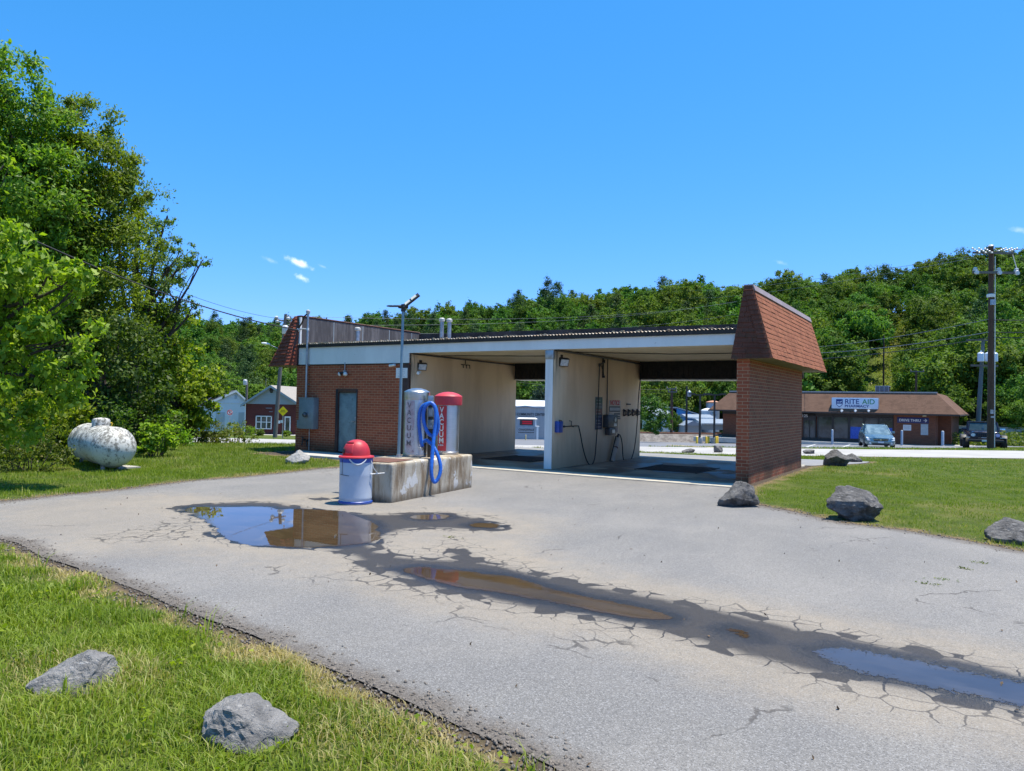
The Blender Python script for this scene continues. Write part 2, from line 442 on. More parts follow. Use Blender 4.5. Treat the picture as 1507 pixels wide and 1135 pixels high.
MAT['glasspale'] = (lambda t: t.done(t.bsdf(t.mix(t.ramp(t.noise(t.obj(), 3, 3.0), .4, .6), (.10, .16, .20), (.19, .27, .31)), .05, 0.0, .8)))(NT('bright car glass'))
MAT['carteal'] = nm('grey teal car paint', (.20, .29, .31), (.18, .265, .285), 2, .22, .6)
MAT['carblack'] = nm('black car paint', (.012, .014, .03), (.014, .016, .034), 2, .2, .1)
MAT['chrome'] = nm('chrome', (.7, .7, .7), (.6, .6, .6), 5, .15, 1.0)
MAT['tyre'] = nm('tyre rubber', (.014, .014, .014), (.022, .021, .02), 12, .8)
MAT['plate'] = nm('number plate', (.62, .66, .70), (.5, .54, .6), 30, .4)
MAT['headlight'] = nm('headlight', (.75, .78, .80), (.55, .58, .62), 14, .08)
MAT['purple'] = nm('violet headlight', (.55, .50, .80), (.45, .42, .7), 14, .08)
MAT['dumpster'] = nm('green dumpster', (.02, .10, .08), (.018, .08, .065), 4, .5)
MAT['line'] = nm('road paint white', (.72, .72, .70), (.5, .5, .5), 9, .7)
MAT['lineyellow'] = nm('road paint yellow', (.62, .47, .16), (.5, .4, .18), 9, .7)

def bay_mat():
    """cream paint, streaked, grimy towards the foot where the wash water splashes"""
    t = NT('cream wash bay paint'); o = t.obj(); sep = t.n('SeparateXYZ', {0: o})
    st = t.noise(t.mapping(o, (1.0, 1.0, .30)), 1.5, 7.0, .6)
    col = t.mix(t.ramp(st, .42, .68), (.84, .63, .41), (.72, .52, .325))
    st2 = t.noise(t.mapping(o, (4, 4, .35), (3, 1, 2)), 2.2, 7.0, .7)
    col = t.mix(t.ramp(st2, .56, .80, 0, .35), col, (.36, .27, .17))
    mould = t.math('MULTIPLY', t.math('MULTIPLY', t.ramp(sep.outputs[1], .12, .42, 1, 0), t.ramp(sep.outputs[2], 1.7, 2.5, 0, 1)), t.ramp(st2, .38, .60))
    col = t.mix(t.math('MULTIPLY', mould, .85), col, (.06, .055, .045))
    foot = t.math('MULTIPLY', t.ramp(t.math('ADD', sep.outputs[2], t.math('MULTIPLY', st2, -.8)), -.35, .75, 1, 0), .55)
    col = t.mix(foot, col, (.24, .185, .12))
    return t.done(t.bsdf(col, .55, 0.0, .4, t.bump(t.noise(o, 30, 4.0), .002)))
MAT['bay'] = bay_mat()
MAT['divider_end'] = nm('pale end of wall', (.70, .71, .69), (.60, .61, .58), 2.2, .55, stretch=(3, 3, .4), spots=((.40, .40, .36), 5, .62))
MAT['ceiling'] = nm('cream ceiling panels', (.70, .60, .43), (.62, .52, .36), 1.5, .6)
MAT['header'] = nm('black corrugated header', (.012, .011, .010), (.02, .018, .016), 8, .7)

def slab_mat():
    t = NT('wet stained wash slab'); o = t.obj(); sep = t.n('SeparateXYZ', {0: o})
    n = t.noise(o, 1.6, 7.0, .65)
    wet = t.ramp(t.noise(t.mapping(o, (1, .7, 1), (3.3, 1.2, 0)), .75, 5.0, .6), .44, .54)
    front = t.ramp(sep.outputs[1], -.5, .1, 0, 1); back = t.ramp(sep.outputs[1], 5.2, 5.7, 1, 0)
    wet = t.math('MULTIPLY', wet, t.math('MULTIPLY', front, back))
    dry = t.mix(t.ramp(n, .4, .65), (.33, .27, .20), (.24, .19, .14))
    rim = t.math('MAXIMUM', t.ramp(sep.outputs[1], -.30, -.05, 1, 0), t.ramp(sep.outputs[1], 5.25, 5.6, 0, 1))  # sunlit strips at front and back edges painted into the slab colour
    dry = t.mix(rim, dry, t.mix(t.ramp(n, .4, .65), (.50, .45, .36), (.40, .36, .29)))
    col = t.mix(wet, dry, (.075, .062, .05))
    col = t.mix(t.ramp(t.noise(o, 5, 6.0), .6, .72, 0, .6), col, (.10, .09, .08))
    return t.done(t.bsdf(col, t.ramp(wet, 0, 1, .85, .42), 0.0, .3, t.bump(t.noise(o, 40, 4.0), .002)))
MAT['slab'] = slab_mat()

def block_mat():
    t = NT('stained concrete block'); o = t.obj(); sep = t.n('SeparateXYZ', {0: o})
    st = t.noise(t.mapping(o, (2.4, 2.4, .5)), 2.4, 8.0, .7)
    col = t.mix(t.ramp(st, .40, .64), (.46, .41, .32), (.22, .16, .10))
    n3 = t.noise(t.mapping(o, (5, 5, .8), (1, 5, 2)), 2.0, 7.0)
    col = t.mix(t.ramp(n3, .54, .74, 0, .7), col, (.075, .058, .042))
    n = t.noise(o, 2.6, 6.0, .6)
    col = t.mix(t.ramp(n, .585, .625, 0, .9), col, (.56, .55, .52))
    col = t.mix(t.ramp(sep.outputs[2], .0, .16, .75, 0), col, (.10, .078, .055))
    return t.done(t.bsdf(col, .9, 0.0, .25, t.bump(t.noise(o, 25, 8.0, .7), .008)))
MAT['block'] = block_mat()

def tank_mat():
    t = NT('lichen stained white tank'); o = t.obj()
    g = t.n('TexCoord').outputs['Normal']; sz = t.n('SeparateXYZ', {0: g}).outputs[2]
    n = t.noise(o, 15.0, 9.0, .78); n2 = t.noise(t.mapping(o, (1, 3.5, 1)), 2.5, 6.0, .65)
    up = t.ramp(sz, -.55, .35, .0, .07)
    k = t.ramp(t.math('ADD', t.math('ADD', t.math('MULTIPLY', n, .65), t.math('MULTIPLY', n2, .35)), up), .53, .60)
    col = t.mix(k, (.62, .61, .56), (.20, .19, .165))
    col = t.mix(t.ramp(t.noise(o, 40, 4.0), .6, .7, 0, .5), col, (.12, .12, .10))
    return t.done(t.bsdf(col, .5, 0.0, .4))
MAT['tank'] = tank_mat()

def rock_mat(name, a, b, c):
    t = NT(name); o = t.obj()
    n = t.noise(o, 5.0, 9.0, .68, .4); col = t.mix(t.ramp(n, .36, .66), a, b)
    col = t.mix(t.ramp(t.noise(t.mapping(o, (1, 1, 3)), 14.0, 8.0, .7), .56, .66, 0, .75), col, c)
    col = t.mix(t.ramp(t.noise(o, 60.0, 4.0), .62, .7, 0, .6), col, tuple(q*.5 for q in b))
    h = t.math('ADD', t.noise(o, 16.0, 9.0, .7), t.math('MULTIPLY', t.noise(o, 70.0, 4.0), .3))
    return t.done(t.bsdf(col, .85, 0.0, .3, t.bump(h, .06, 1.0)))
MAT['rockpale'] = rock_mat('pale grey limestone', (.36, .345, .325), (.17, .165, .16), (.58, .56, .52))
MAT['rockdark'] = rock_mat('dark grey limestone', (.19, .18, .17), (.06, .057, .054), (.40, .385, .36))
MAT['rockwhite'] = rock_mat('bleached limestone', (.44, .43, .41), (.32, .31, .30), (.55, .54, .52))

MAT['leafA'] = leaf_mat('ash leaves', (.085, .165, .016), (.185, .295, .028), (.28, .37, .05), .45)
MAT['leafB'] = leaf_mat('locust leaves', (.075, .145, .022), (.145, .235, .036), (.21, .29, .06), .42)
MAT['leafbright'] = leaf_mat('young bright leaves', (.11, .185, .013), (.20, .29, .02), (.29, .36, .05), .45)
MAT['leafdark'] = leaf_mat('dark vine leaves', (.034, .076, .012), (.075, .135, .02), (.12, .18, .03), .4)  # deeper greens than the other broad leaves
MAT['weed'] = leaf_mat('weeds', (.07, .11, .02), (.13, .175, .03), (.24, .23, .06), .4)
MAT['oak'] = leaf_mat('oak woodland leaves', (.058, .116, .019), (.118, .196, .030), (.15, .22, .04), .3, .6, hue=.06, spec=.1)
MAT['poplar'] = leaf_mat('tulip poplar leaves', (.075, .14, .024), (.135, .22, .035), (.17, .25, .055), .35, .6, hue=.05, spec=.1)
MAT['pine'] = leaf_mat('pine needles', (.036, .074, .026), (.068, .118, .040), (.08, .13, .045), .2, .6, hue=.03, spec=.1)
MAT['spruce'] = leaf_mat('blue green needles', (.030, .060, .040), (.058, .096, .066), (.08, .12, .085), .2, .6, hue=.02, spec=.1)
MAT['silver'] = leaf_mat('silvery leaves', (.085, .125, .06), (.14, .19, .10), (.2, .24, .14), .3, .6, hue=.02, spec=.1)

def grass_mat():
    t = NT('grass blades'); a = t.attr('var'); d = t.attr('dry')
    col = t.mix(a, (.10, .172, .009), (.265, .342, .026))
    col = t.mix(t.ramp(d, .45, .95), col, (.46, .38, .17))
    df = t.bsdf(col, .5, 0.0, .3)
    tr = t.n('BsdfTranslucent', {'Color': t.mix(1.0, col, (1.3, 1.35, .7), 'MULTIPLY')}).outputs[0]
    return t.done(t.n('MixShader', {0: .35, 1: df, 2: tr}).outputs[0])
MAT['grass'] = grass_mat()
# ------------------------------------------------------------------ sun, sky
SUN = Vector((0.205, 0.17, 1.0)).normalized()
ld = bpy.data.lights.new('sun', 'SUN'); ld.energy = 5.0; ld.angle = math.radians(.5); ld.color = (1.0, .93, .80)
lo_ = bpy.data.objects.new('sun', ld); COL.objects.link(lo_)
lo_.rotation_euler = SUN.to_track_quat('Z', 'Y').to_euler(); lo_.location = (10, 10, 40)
w = bpy.data.worlds.new('World'); sc.world = w; w.use_nodes = True
wt = w.node_tree; wt.nodes.clear()
def wn(k, ins=None, **p):
    nd = wt.nodes.new('ShaderNode'+k)
    for a, b in p.items(): setattr(nd, a, b)
    for a, b in (ins or {}).items():
        if hasattr(b, 'is_output'): wt.links.new(b, nd.inputs[a])
        else: nd.inputs[a].default_value = b
    return nd
sky = wn('TexSky', sky_type='NISHITA'); sky.sun_disc = False
sky.sun_elevation = math.asin(SUN.z); sky.sun_rotation = math.atan2(SUN.x, SUN.y)
sky.altitude = 500; sky.air_density = 1.0; sky.dust_density = .25; sky.ozone_density = 2.2
tint = wn('Mix', {0: 1.0, 6: sky.outputs[0], 7: (.42, .925, 1.42, 1)}, data_type='RGBA', blend_type='MULTIPLY')
hs = wn('HueSaturation', {'Color': tint.outputs[2], 'Saturation': 1.0, 'Value': 1.0})
sep_ = wn('SeparateColor', {0: hs.outputs[0]})
r_n = wn('Math', {0: wn('Math', {0: sep_.outputs[0], 1: .56}, operation='DIVIDE').outputs[0], 1: 1.4}, operation='POWER')
g_n = wn('Math', {0: wn('Math', {0: sep_.outputs[1], 1: 2.03}, operation='DIVIDE').outputs[0], 1: .68}, operation='POWER')
hs = wn('CombineColor', {0: wn('Math', {0: r_n.outputs[0], 1: .43}, operation='MULTIPLY').outputs[0], 1: wn('Math', {0: g_n.outputs[0], 1: 2.20}, operation='MULTIPLY').outputs[0], 2: sep_.outputs[2]})
tc = wn('TexCoord')
def cloud(px, py, sx, sy, dens, prev, seed):
    d = Vector(ray(px, py)).normalized(); right = Vector(_rt); upv = d.cross(right).normalized()*-1
    a = wn('VectorMath', {0: tc.outputs['Generated'], 1: tuple(d)}, operation='SUBTRACT')
    x = wn('VectorMath', {0: a.outputs[0], 1: tuple(right)}, operation='DOT_PRODUCT')
    y_ = wn('VectorMath', {0: a.outputs[0], 1: (0, 0, 1)}, operation='DOT_PRODUCT')
    # slanted puffs: lower towards the east
    yy = wn('Math', {0: x.outputs['Value'], 1: .35, 2: y_.outputs['Value']}, operation='MULTIPLY_ADD')
    xs = wn('Math', {0: x.outputs['Value'], 1: 1/sx}, operation='MULTIPLY'); ys = wn('Math', {0: yy.outputs[0], 1: 1/sy}, operation='MULTIPLY')
    l2 = wn('VectorMath', {0: wn('CombineXYZ', {0: xs.outputs[0], 1: ys.outputs[0], 2: 0.0}).outputs[0]}, operation='LENGTH')
    nz = wn('TexNoise', {'Vector': tc.outputs['Generated'], 'Scale': 1.6/sx, 'Detail': 7.0, 'Roughness': .65})
    s_ = wn('Math', {0: nz.outputs[0], 1: -1.9, 2: l2.outputs['Value']}, operation='MULTIPLY_ADD')
    mr = wn('MapRange', {0: s_.outputs[0], 1: .30, 2: -1.05, 3: 0.0, 4: dens}, interpolation_type='SMOOTHSTEP')
    return wn('Mix', {0: mr.outputs[0], 6: prev, 7: (9.0, 9.4, 9.8, 1)}, data_type='RGBA').outputs[2]
c = hs.outputs[0]
for k in ((440, 387, .015, .005, .8), (444, 409, .008, .004, .5), (397, 383, .009, .003, .16), (474, 392, .006, .002, .15), (1150, 387, .008, .0025, .12), (1502, 339, .010, .003, .2)):
    c = cloud(*k, c, 0)
bg = wn('Background', {0: c, 1: .115}); wo = wn('OutputWorld', {0: bg.outputs[0]})
sc.view_settings.view_transform = 'Standard'; sc.view_settings.look = 'None'
sc.view_settings.exposure = .6; sc.view_settings.gamma = 1.0

# ------------------------------------------------------------------ outlines of the paving (world coordinates, found on the ground under the photo)
g0 = lambda x, y: atz(x, y, 0.0)[:2]
lower_edge = [g0(*p) for p in [(0, 793), (28, 800), (60, 819), (120, 838), (200, 868), (250, 890), (300, 910), (370, 934), (430, 963), (520, 999), (600, 1033), (680, 1072), (760, 1104), (830, 1137)]]
upper_edge = [g0(*p) for p in [(1507, 813), (1420, 796), (1330, 781), (1240, 770), (1180, 757), (1120, 745), (1075, 735)]]
grass_edge = [g0(*p) for p in [(505, 688), (470, 690), (420, 696), (350, 703), (290, 707), (240, 713), (170, 722), (90, 729), (40, 735), (0, 739)]]
LOT = np.array(lower_edge+[(7.5, -12.7), (9.5, -14.3), (12.5, -17), (26, -20), (26, -13), (14, -8.4), (10.2, -5.9)]+upper_edge
               + [(4.75, -1.2), (4.45, -.4), (4.4, -.75), (-4.35, -.75), (-4.7, -1.25)]+grass_edge+[(-6.2, -11.2), (-10, -13.8), (-12, -15), (-10.5, -16.8), (-6.2, -15), (-2.6, -12.6)])
REAR = smooth_poly([(-8.4, 5.6), (4.45, 5.6), (4.75, 6.5), (5.3, 7.6), (5.6, 9.0), (5.3, 11.2), (2.5, 10.4), (-.2, 9.0), (-4, 8.7), (-8, 8.6), (-10, 7.2)], 2)
def strip(x0, x1, off0, off1, step=2.0):
    xs = np.arange(x0, x1+.01, step)
    return np.array([(x, road_y(x)+off0) for x in xs]+[(x, road_y(x)+off1) for x in xs[::-1]])
ROAD = strip(-90, 60, -ROADW, 0)
gp = lambda L: np.array([ground(*p)[:2] for p in L])
FARLOT = gp([(700, 656.5), (700, 641), (790, 640.5), (850, 642), (950, 647.5), (985, 641.5), (1003, 641), (1017, 647), (1048, 638), (1085, 638), (1110, 646), (1180, 648.5), (1300, 653), (1390, 656), (1507, 655.5), (1507, 658.0), (1420, 659.5), (1300, 659.5), (1180, 659.5), (1085, 658.5), (950, 657.5)])
PAVED = [LOT, REAR, ROAD, FARLOT, np.array([(-8.5, -1.2), (4.5, -1.2), (4.5, 5.9), (-8.5, 5.9)])]
def sd_paved(P):
    d = None
    for q in PAVED:
        a = sdf(P, q)[0]; d = a if d is None else np.minimum(d, a)
    return d

# ------------------------------------------------------------------ ground: one sheet to the horizon, hill included
def graded(a, b, lo, hi, step, grow=1.10):
    mid = list(np.arange(a, b+1e-6, step)); s = step; x = b
    while x < hi: s *= grow; x += s; mid.append(x)
    s = step; x = a; left = []
    while x > lo: s *= grow; x -= s; left.append(x)
    return np.array(left[::-1]+mid)
def grid_faces(nx, ny):
    i, j = np.meshgrid(np.arange(nx-1), np.arange(ny-1), indexing='ij')
    a = (i*ny+j).ravel(); return np.stack([a, a+ny, a+ny+1, a+1], 1)
gx = graded(-22, 22, -1500, 1500, .3); gy = graded(-18, 24, -400, 1500, .3)
X, Y = np.meshgrid(gx, gy, indexing='ij'); P = np.stack([X.ravel(), Y.ravel()], 1)
near = (np.abs(P[:, 0]) < 120) & (P[:, 1] > -40) & (P[:, 1] < 120)
sd = np.full(len(P), 50.0); sd[near] = sd_paved(P[near])
Z = H(P[:, 0], P[:, 1])-0.05*sstep(.05, -.5, sd)
u_, w_ = uw(P[:, 0], P[:, 1])
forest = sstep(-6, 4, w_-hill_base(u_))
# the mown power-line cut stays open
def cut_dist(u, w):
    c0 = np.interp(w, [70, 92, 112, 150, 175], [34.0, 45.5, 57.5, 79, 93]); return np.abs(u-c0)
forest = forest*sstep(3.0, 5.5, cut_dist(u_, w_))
def ground_mat():
    t = NT('lawn soil'); o = t.obj(); sdn = t.attr('edge'); fo = t.attr('forest')
    n = t.noise(o, .35, 7.0, .6); n2 = t.noise(o, 3.0, 7.0, .65); n3 = t.noise(o, 40.0, 5.0, .7)
    col = t.mix(t.ramp(n2, .35, .65), (.06, .095, .012), (.11, .145, .02))
    col = t.mix(t.ramp(n3, .4, .7, 0, .6), col, (.030, .050, .012))
    col = t.mix(t.ramp(n, .5, .68, 0, .6), col, (.19, .17, .06))
    e = t.math('ADD', sdn, t.math('MULTIPLY', t.math('SUBTRACT', n2, .5), -1.1))
    straw = t.mix(t.ramp(n3, .35, .65), (.27, .20, .11), (.14, .10, .06))
    col = t.mix(t.ramp(e, .05, .30, 1, 0), col, straw)
    dirt = t.mix(t.ramp(n3, .35, .65), (.060, .047, .037), (.12, .095, .072))
    col = t.mix(t.ramp(t.math('ADD', sdn, t.math('MULTIPLY', t.math('SUBTRACT', n2, .5), -.25)), .02, .10, 1, 0), col, dirt)
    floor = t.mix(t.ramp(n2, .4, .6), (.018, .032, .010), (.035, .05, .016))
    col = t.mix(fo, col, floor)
    return t.done(t.bsdf(col, .95, 0.0, .15, t.bump(t.math('ADD', n3, n2), .03)))
g = mesh_np('ground', np.stack([P[:, 0], P[:, 1], Z], 1), grid_faces(len(gx), len(gy)), ground_mat(), attrs={'edge': sd, 'forest': forest}, smooth=True)
tag(g, 'grassy ground around the wash rising into a wooded hill', 'ground', kind='structure')

def paved_sheet(name, poly, step, mat, lift=.004, attrs=None, label=None, cat=None, smooth=True):
    poly = np.asarray(poly); lo, hi = poly.min(0)-step, poly.max(0)+step
    xs = np.arange(lo[0], hi[0]+step, step); ys = np.arange(lo[1], hi[1]+step, step)
    X, Y = np.meshgrid(xs, ys, indexing='ij'); P = np.stack([X.ravel(), Y.ravel()], 1)
    d, nr = sdf(P, poly)
    F = grid_faces(len(xs), len(ys)); inn = d < 0
    keep = inn[F].any(1); F = F[keep]
    out = ~inn; P[out] = nr[out]
    used = np.unique(F); remap = np.full(len(P), -1); remap[used] = np.arange(len(used)); F = remap[F]; P = P[used]; d = np.where(out, 0, d)[used]
    A = {'edge': d}
    if attrs: A.update(attrs(P))
    o = mesh_np(name, np.stack([P[:, 0], P[:, 1], H(P[:, 0], P[:, 1])+lift], 1), F, mat, attrs=A, smooth=smooth)
    return tag(o, label, cat, kind='structure')

# ------------------------------------------------------------------ wet patches and puddles on the lot
WET = [smooth_poly([g0(*p) for p in L], 2) for L in (
    [(235, 748), (295, 741), (397, 737), (453, 747), (509, 754), (564, 757), (611, 754), (671, 755), (722, 765), (765, 778), (722, 784), (657, 780), (610, 779), (575, 790), (560, 802), (575, 815), (602, 818), (640, 822), (690, 822), (740, 830),
     (820, 848), (900, 865), (950, 871), (1000, 882), (1060, 893), (1140, 912), (1250, 934), (1330, 949), (1400, 961), (1507, 988), (1600, 1010), (1600, 1085), (1507, 1058), (1400, 1040), (1300, 1019), (1200, 1000), (1130, 985), (1060, 962), (1000, 945), (940, 930),
     (880, 916), (800, 905), (740, 895), (680, 881), (620, 869), (570, 852), (525, 832), (490, 812), (455, 810), (400, 808), (345, 802), (312, 792), (296, 786), (310, 776), (296, 764), (270, 757)],
    [(448, 733), (475, 731), (490, 735), (470, 738)],
    [(652, 812), (668, 800), (664, 790), (671, 791), (674, 802), (700, 815), (720, 826), (690, 828), (650, 824)])]
POOLS = [smooth_poly([g0(*p) for p in L], 2) for L in (
    [(266, 750), (290, 746), (330, 747), (395, 746), (408, 751), (440, 749), (505, 752), (522, 760), (556, 772), (556, 786), (560, 796), (520, 803), (470, 807), (428, 806), (380, 804), (345, 800), (325, 789), (318, 777), (300, 766)],
    [(588, 836), (622, 835), (660, 840), (700, 843), (760, 850), (800, 866), (860, 879), (930, 891), (1003, 911), (965, 915), (880, 901), (800, 886), (740, 873), (680, 865), (640, 857), (605, 846)],
    [(1190, 955), (1235, 953), (1300, 964), (1400, 984), (1507, 1004), (1620, 1026), (1620, 1062), (1507, 1042), (1420, 1022), (1330, 1005), (1260, 990), (1215, 972)],
    [(598, 761), (620, 758), (652, 758), (664, 761), (650, 765), (615, 766)],
    [(690, 772), (712, 769), (738, 773), (730, 778), (700, 777)],
    [(1060, 925), (1085, 926), (1110, 935), (1120, 943), (1090, 940)])]
def densify(p, step=.03):
    out = []
    for a, b in zip(p, np.roll(p, -1, 0)):
        n = max(1, int(np.linalg.norm(b-a)/step)); out += [a+(b-a)*i/n for i in range(n)]
    return np.array(out)
def jitter_poly(p, amp, sc_=9.0, seed=0):
    p = np.asarray(p); a = np.arctan2(p[:, 1]-p[:, 1].mean(), p[:, 0]-p[:, 0].mean())
    return p+amp*np.stack([np.sin(p[:, 0]*sc_+seed)+.7*np.sin(p[:, 1]*sc_*2.3+1), np.sin(p[:, 1]*sc_+2+seed)+.7*np.sin(p[:, 0]*sc_*2.1)], 1)
# dusty silt left where bigger puddles dried
SILT = smooth_poly([g0(*p) for p in [(0, 745), (200, 726), (300, 728), (420, 733), (560, 735), (760, 752), (850, 772), (780, 800), (900, 838), (1100, 880), (1507, 960), (1507, 1082), (1150, 1000), (900, 945), (700, 905), (520, 868), (380, 838), (250, 815), (90, 830), (40, 800), (-60, 775)]], 2)
CRAZE = [smooth_poly([g0(*p) for p in L], 2) for L in (
    [(120, 799), (140, 783), (215, 776), (255, 760), (300, 758), (330, 775), (320, 796), (220, 798), (165, 803)], [(470, 842), (560, 835), (660, 860), (780, 890), (720, 902), (600, 880), (520, 858), (420, 862)],
    [(640, 825), (672, 795), (720, 822), (800, 838), (900, 862), (880, 868), (760, 838)], [(1000, 878), (1100, 892), (1200, 912), (1210, 926), (1100, 908), (1010, 890)], [(780, 960), (830, 925), (900, 930), (960, 950), (900, 958)], [(1240, 925), (1420, 955), (1507, 975), (1507, 992), (1400, 968), (1260, 942)], [(1150, 995), (1300, 1020), (1480, 1058), (1470, 1072), (1280, 1036), (1160, 1008)])]
def lot_attrs(P):
    near = P[:, 0] < 14
    r = {}
    for k, polys in (('wet', WET), ('pool', POOLS), ('silt', [SILT]), ('craze', CRAZE)):
        v = np.full(len(P), 5.0)
        for q in polys: v[near] = np.minimum(v[near], sdf(P[near], q)[0])
        r[k] = v
    return r
def asphalt_mat():
    t = NT('old grey asphalt'); o = t.obj(); sw = t.attr('wet'); sp = t.attr('pool'); ss = t.attr('silt'); ed = t.attr('edge')
    n = t.noise(o, .55, 6.0, .6); n2 = t.noise(o, 4.0, 7.0, .65); n3 = t.noise(t.mapping(o, (1, .35, 1), rot=(0, 0, .6)), 1.6, 5.0)
    vo = t.n('TexVoronoi', {'Vector': o, 'Scale': 175.0, 'Randomness': 1.0}, feature='F1'); grit = vo.outputs['Color']
    gs = t.n('SeparateColor', {0: grit}).outputs[0]
    col = t.mix(t.ramp(n, .35, .65), (.228, .214, .196), (.186, .177, .165))
    col = t.mix(t.ramp(n3, .42, .66, 0, .45), col, (.152, .148, .146))
    silt = t.math('MULTIPLY', t.ramp(t.math('ADD', ss, t.math('MULTIPLY', t.math('SUBTRACT', n2, .5), 1.1)), -.65, .45, 1, 0), t.ramp(n, .25, .6, 1.0, .55))
    ring = t.ramp(t.math('ADD', sw, t.math('MULTIPLY', t.math('SUBTRACT', n2, .5), .5)), .08, .75, 1, 0)
    silt = t.math('MAXIMUM', t.math('MULTIPLY', silt, .8), t.math('MULTIPLY', ring, .62))
    col = t.mix(silt, col, t.mix(t.ramp(n2, .35, .65), (.325, .268, .195), (.285, .24, .18)))
    # aggregate showing through
    amt = t.math('SUBTRACT', 1.0, t.math('MULTIPLY', silt, .6))
    col = t.mix(t.math('MULTIPLY', t.ramp(gs, .74, .94, 0, .42), amt), col, (.44, .43, .42))
    col = t.mix(t.math('MULTIPLY', t.ramp(gs, .30, .08, 0, .6), amt), col, (.075, .073, .072))
    # hairline cracks over the whole lot, and the alligator cracking that drinks the water
    wv = t.n('VectorMath', {0: o, 1: t.n('VectorMath', {0: t.n('TexNoise', {'Vector': o, 'Scale': 2.6, 'Detail': 5.0}).outputs['Color'], 3: .5}, operation='SCALE').outputs[0]}, operation='ADD').outputs[0]
    big = t.n('TexVoronoi', {'Vector': wv, 'Scale': .42}, feature='DISTANCE_TO_EDGE').outputs[0]
    hair = t.math('MULTIPLY', t.ramp(big, .006, .001), t.ramp(t.noise(o, .8, 4.0), .56, .62))
    col = t.mix(t.math('MULTIPLY', hair, .75), col, (.07, .062, .055))
    wv2 = t.n('VectorMath', {0: o, 1: t.n('VectorMath', {0: t.n('TexNoise', {'Vector': o, 'Scale': 5.0, 'Detail': 4.0}).outputs['Color'], 3: .11}, operation='SCALE').outputs[0]}, operation='ADD').outputs[0]
    ce = t.n('TexVoronoi', {'Vector': wv2, 'Scale': 5.5}, feature='DISTANCE_TO_EDGE').outputs[0]
    cv = t.n('SeparateColor', {0: t.n('TexVoronoi', {'Vector': wv2, 'Scale': 5.5}, feature='F1').outputs['Color']}).outputs[1]
    wn_ = t.math('ADD', sw, t.math('MULTIPLY', t.math('SUBTRACT', n2, .5), .20))
    core = t.ramp(wn_, .015, -.015)
    reach = t.ramp(t.math('ADD', wn_, t.math('MULTIPLY', t.math('SUBTRACT', n, .5), 1.4)), .0, .26, .022, -.016)
    creep = t.math('MULTIPLY', t.ramp(t.math('SUBTRACT', ce, reach), .006, -.003), t.math('LESS_THAN', wn_, .30))
    isle = t.math('MULTIPLY', t.math('MULTIPLY', t.ramp(ce, .022, .04), t.math('GREATER_THAN', cv, .45)), t.ramp(wn_, -.20, -.06))
    cz = t.ramp(t.math('ADD', t.attr('craze'), t.math('MULTIPLY', t.math('SUBTRACT', n2, .5), .5)), .06, -.16)
    web = t.math('MULTIPLY', cz, t.ramp(t.math('ADD', ce, t.math('MULTIPLY', t.math('SUBTRACT', n2, .5), .22)), .050, .022))
    creep = t.math('MAXIMUM', creep, web)
    wet = t.math('MAXIMUM', t.math('MULTIPLY', core, t.math('SUBTRACT', 1.0, t.math('MULTIPLY', isle, .85))), t.math('MULTIPLY', creep, .72))
    soak = t.ramp(t.math('ADD', sp, t.math('MULTIPLY', t.math('SUBTRACT', n2, .5), .3)), .02, .22, 1, 0)
    wc = t.mix(t.ramp(gs, .2, .9), (.028, .023, .019), (.052, .044, .037))
    wc = t.mix(t.math('MULTIPLY', t.ramp(ce, .02, .004), .6), wc, (.03, .026, .022))
    wc = t.mix(soak, wc, t.mix(t.ramp(gs, .1, .9), (.012, .011, .011), (.030, .029, .030)))
    col = t.mix(wet, col, wc)
    er = t.math('ADD', ed, t.math('MULTIPLY', t.math('SUBTRACT', n2, .5), .4))
    col = t.mix(t.ramp(er, -.26, -.03, 0, .8), col, t.mix(t.ramp(gs, .2, .8), (.075, .062, .05), (.15, .125, .10)))
    rough = t.mix(wet, (.85, .85, .85), t.mix(soak, (.55, .55, .55), (.30, .30, .30)))
    hgt = t.math('ADD', t.math('MULTIPLY', vo.outputs['Distance'], -1.2), t.math('ADD', t.math('MULTIPLY', n2, .5), t.math('MULTIPLY', hair, -2.0)))
    rv = t.n('SeparateColor', {0: rough}).outputs[0]
    return t.done(t.bsdf(col, rv, 0.0, .45, t.bump(hgt, .003)))
MAT['asphalt'] = asphalt_mat()
paved_sheet('parking_lot', LOT, .1, MAT['asphalt'], .004, lot_attrs, 'cracked grey asphalt lot with puddles in front of the wash', 'lot')
MAT['asphalt2'] = nm('far asphalt', (.185, .19, .205), (.15, .155, .17), .8, .9, bump=.004, bscale=60)
MAT['streetpale'] = nm('pale worn street', (.40, .385, .36), (.34, .325, .305), .7, .9, bump=.004, bscale=60)
paved_sheet('rear_pavement', REAR, .3, nm('rear asphalt', (.25, .25, .25), (.20, .20, .205), 1.2, .9, bump=.004, bscale=60), .006, None, 'grey asphalt apron behind the wash bays', 'pavement')
paved_sheet('street', ROAD, .6, MAT['streetpale'], .010, None, 'pale two lane street passing behind the wash', 'street')
paved_sheet('far_parking_lot', FARLOT, .8, MAT['asphalt2'], .006, None, 'blue grey parking lot across the street', 'lot')

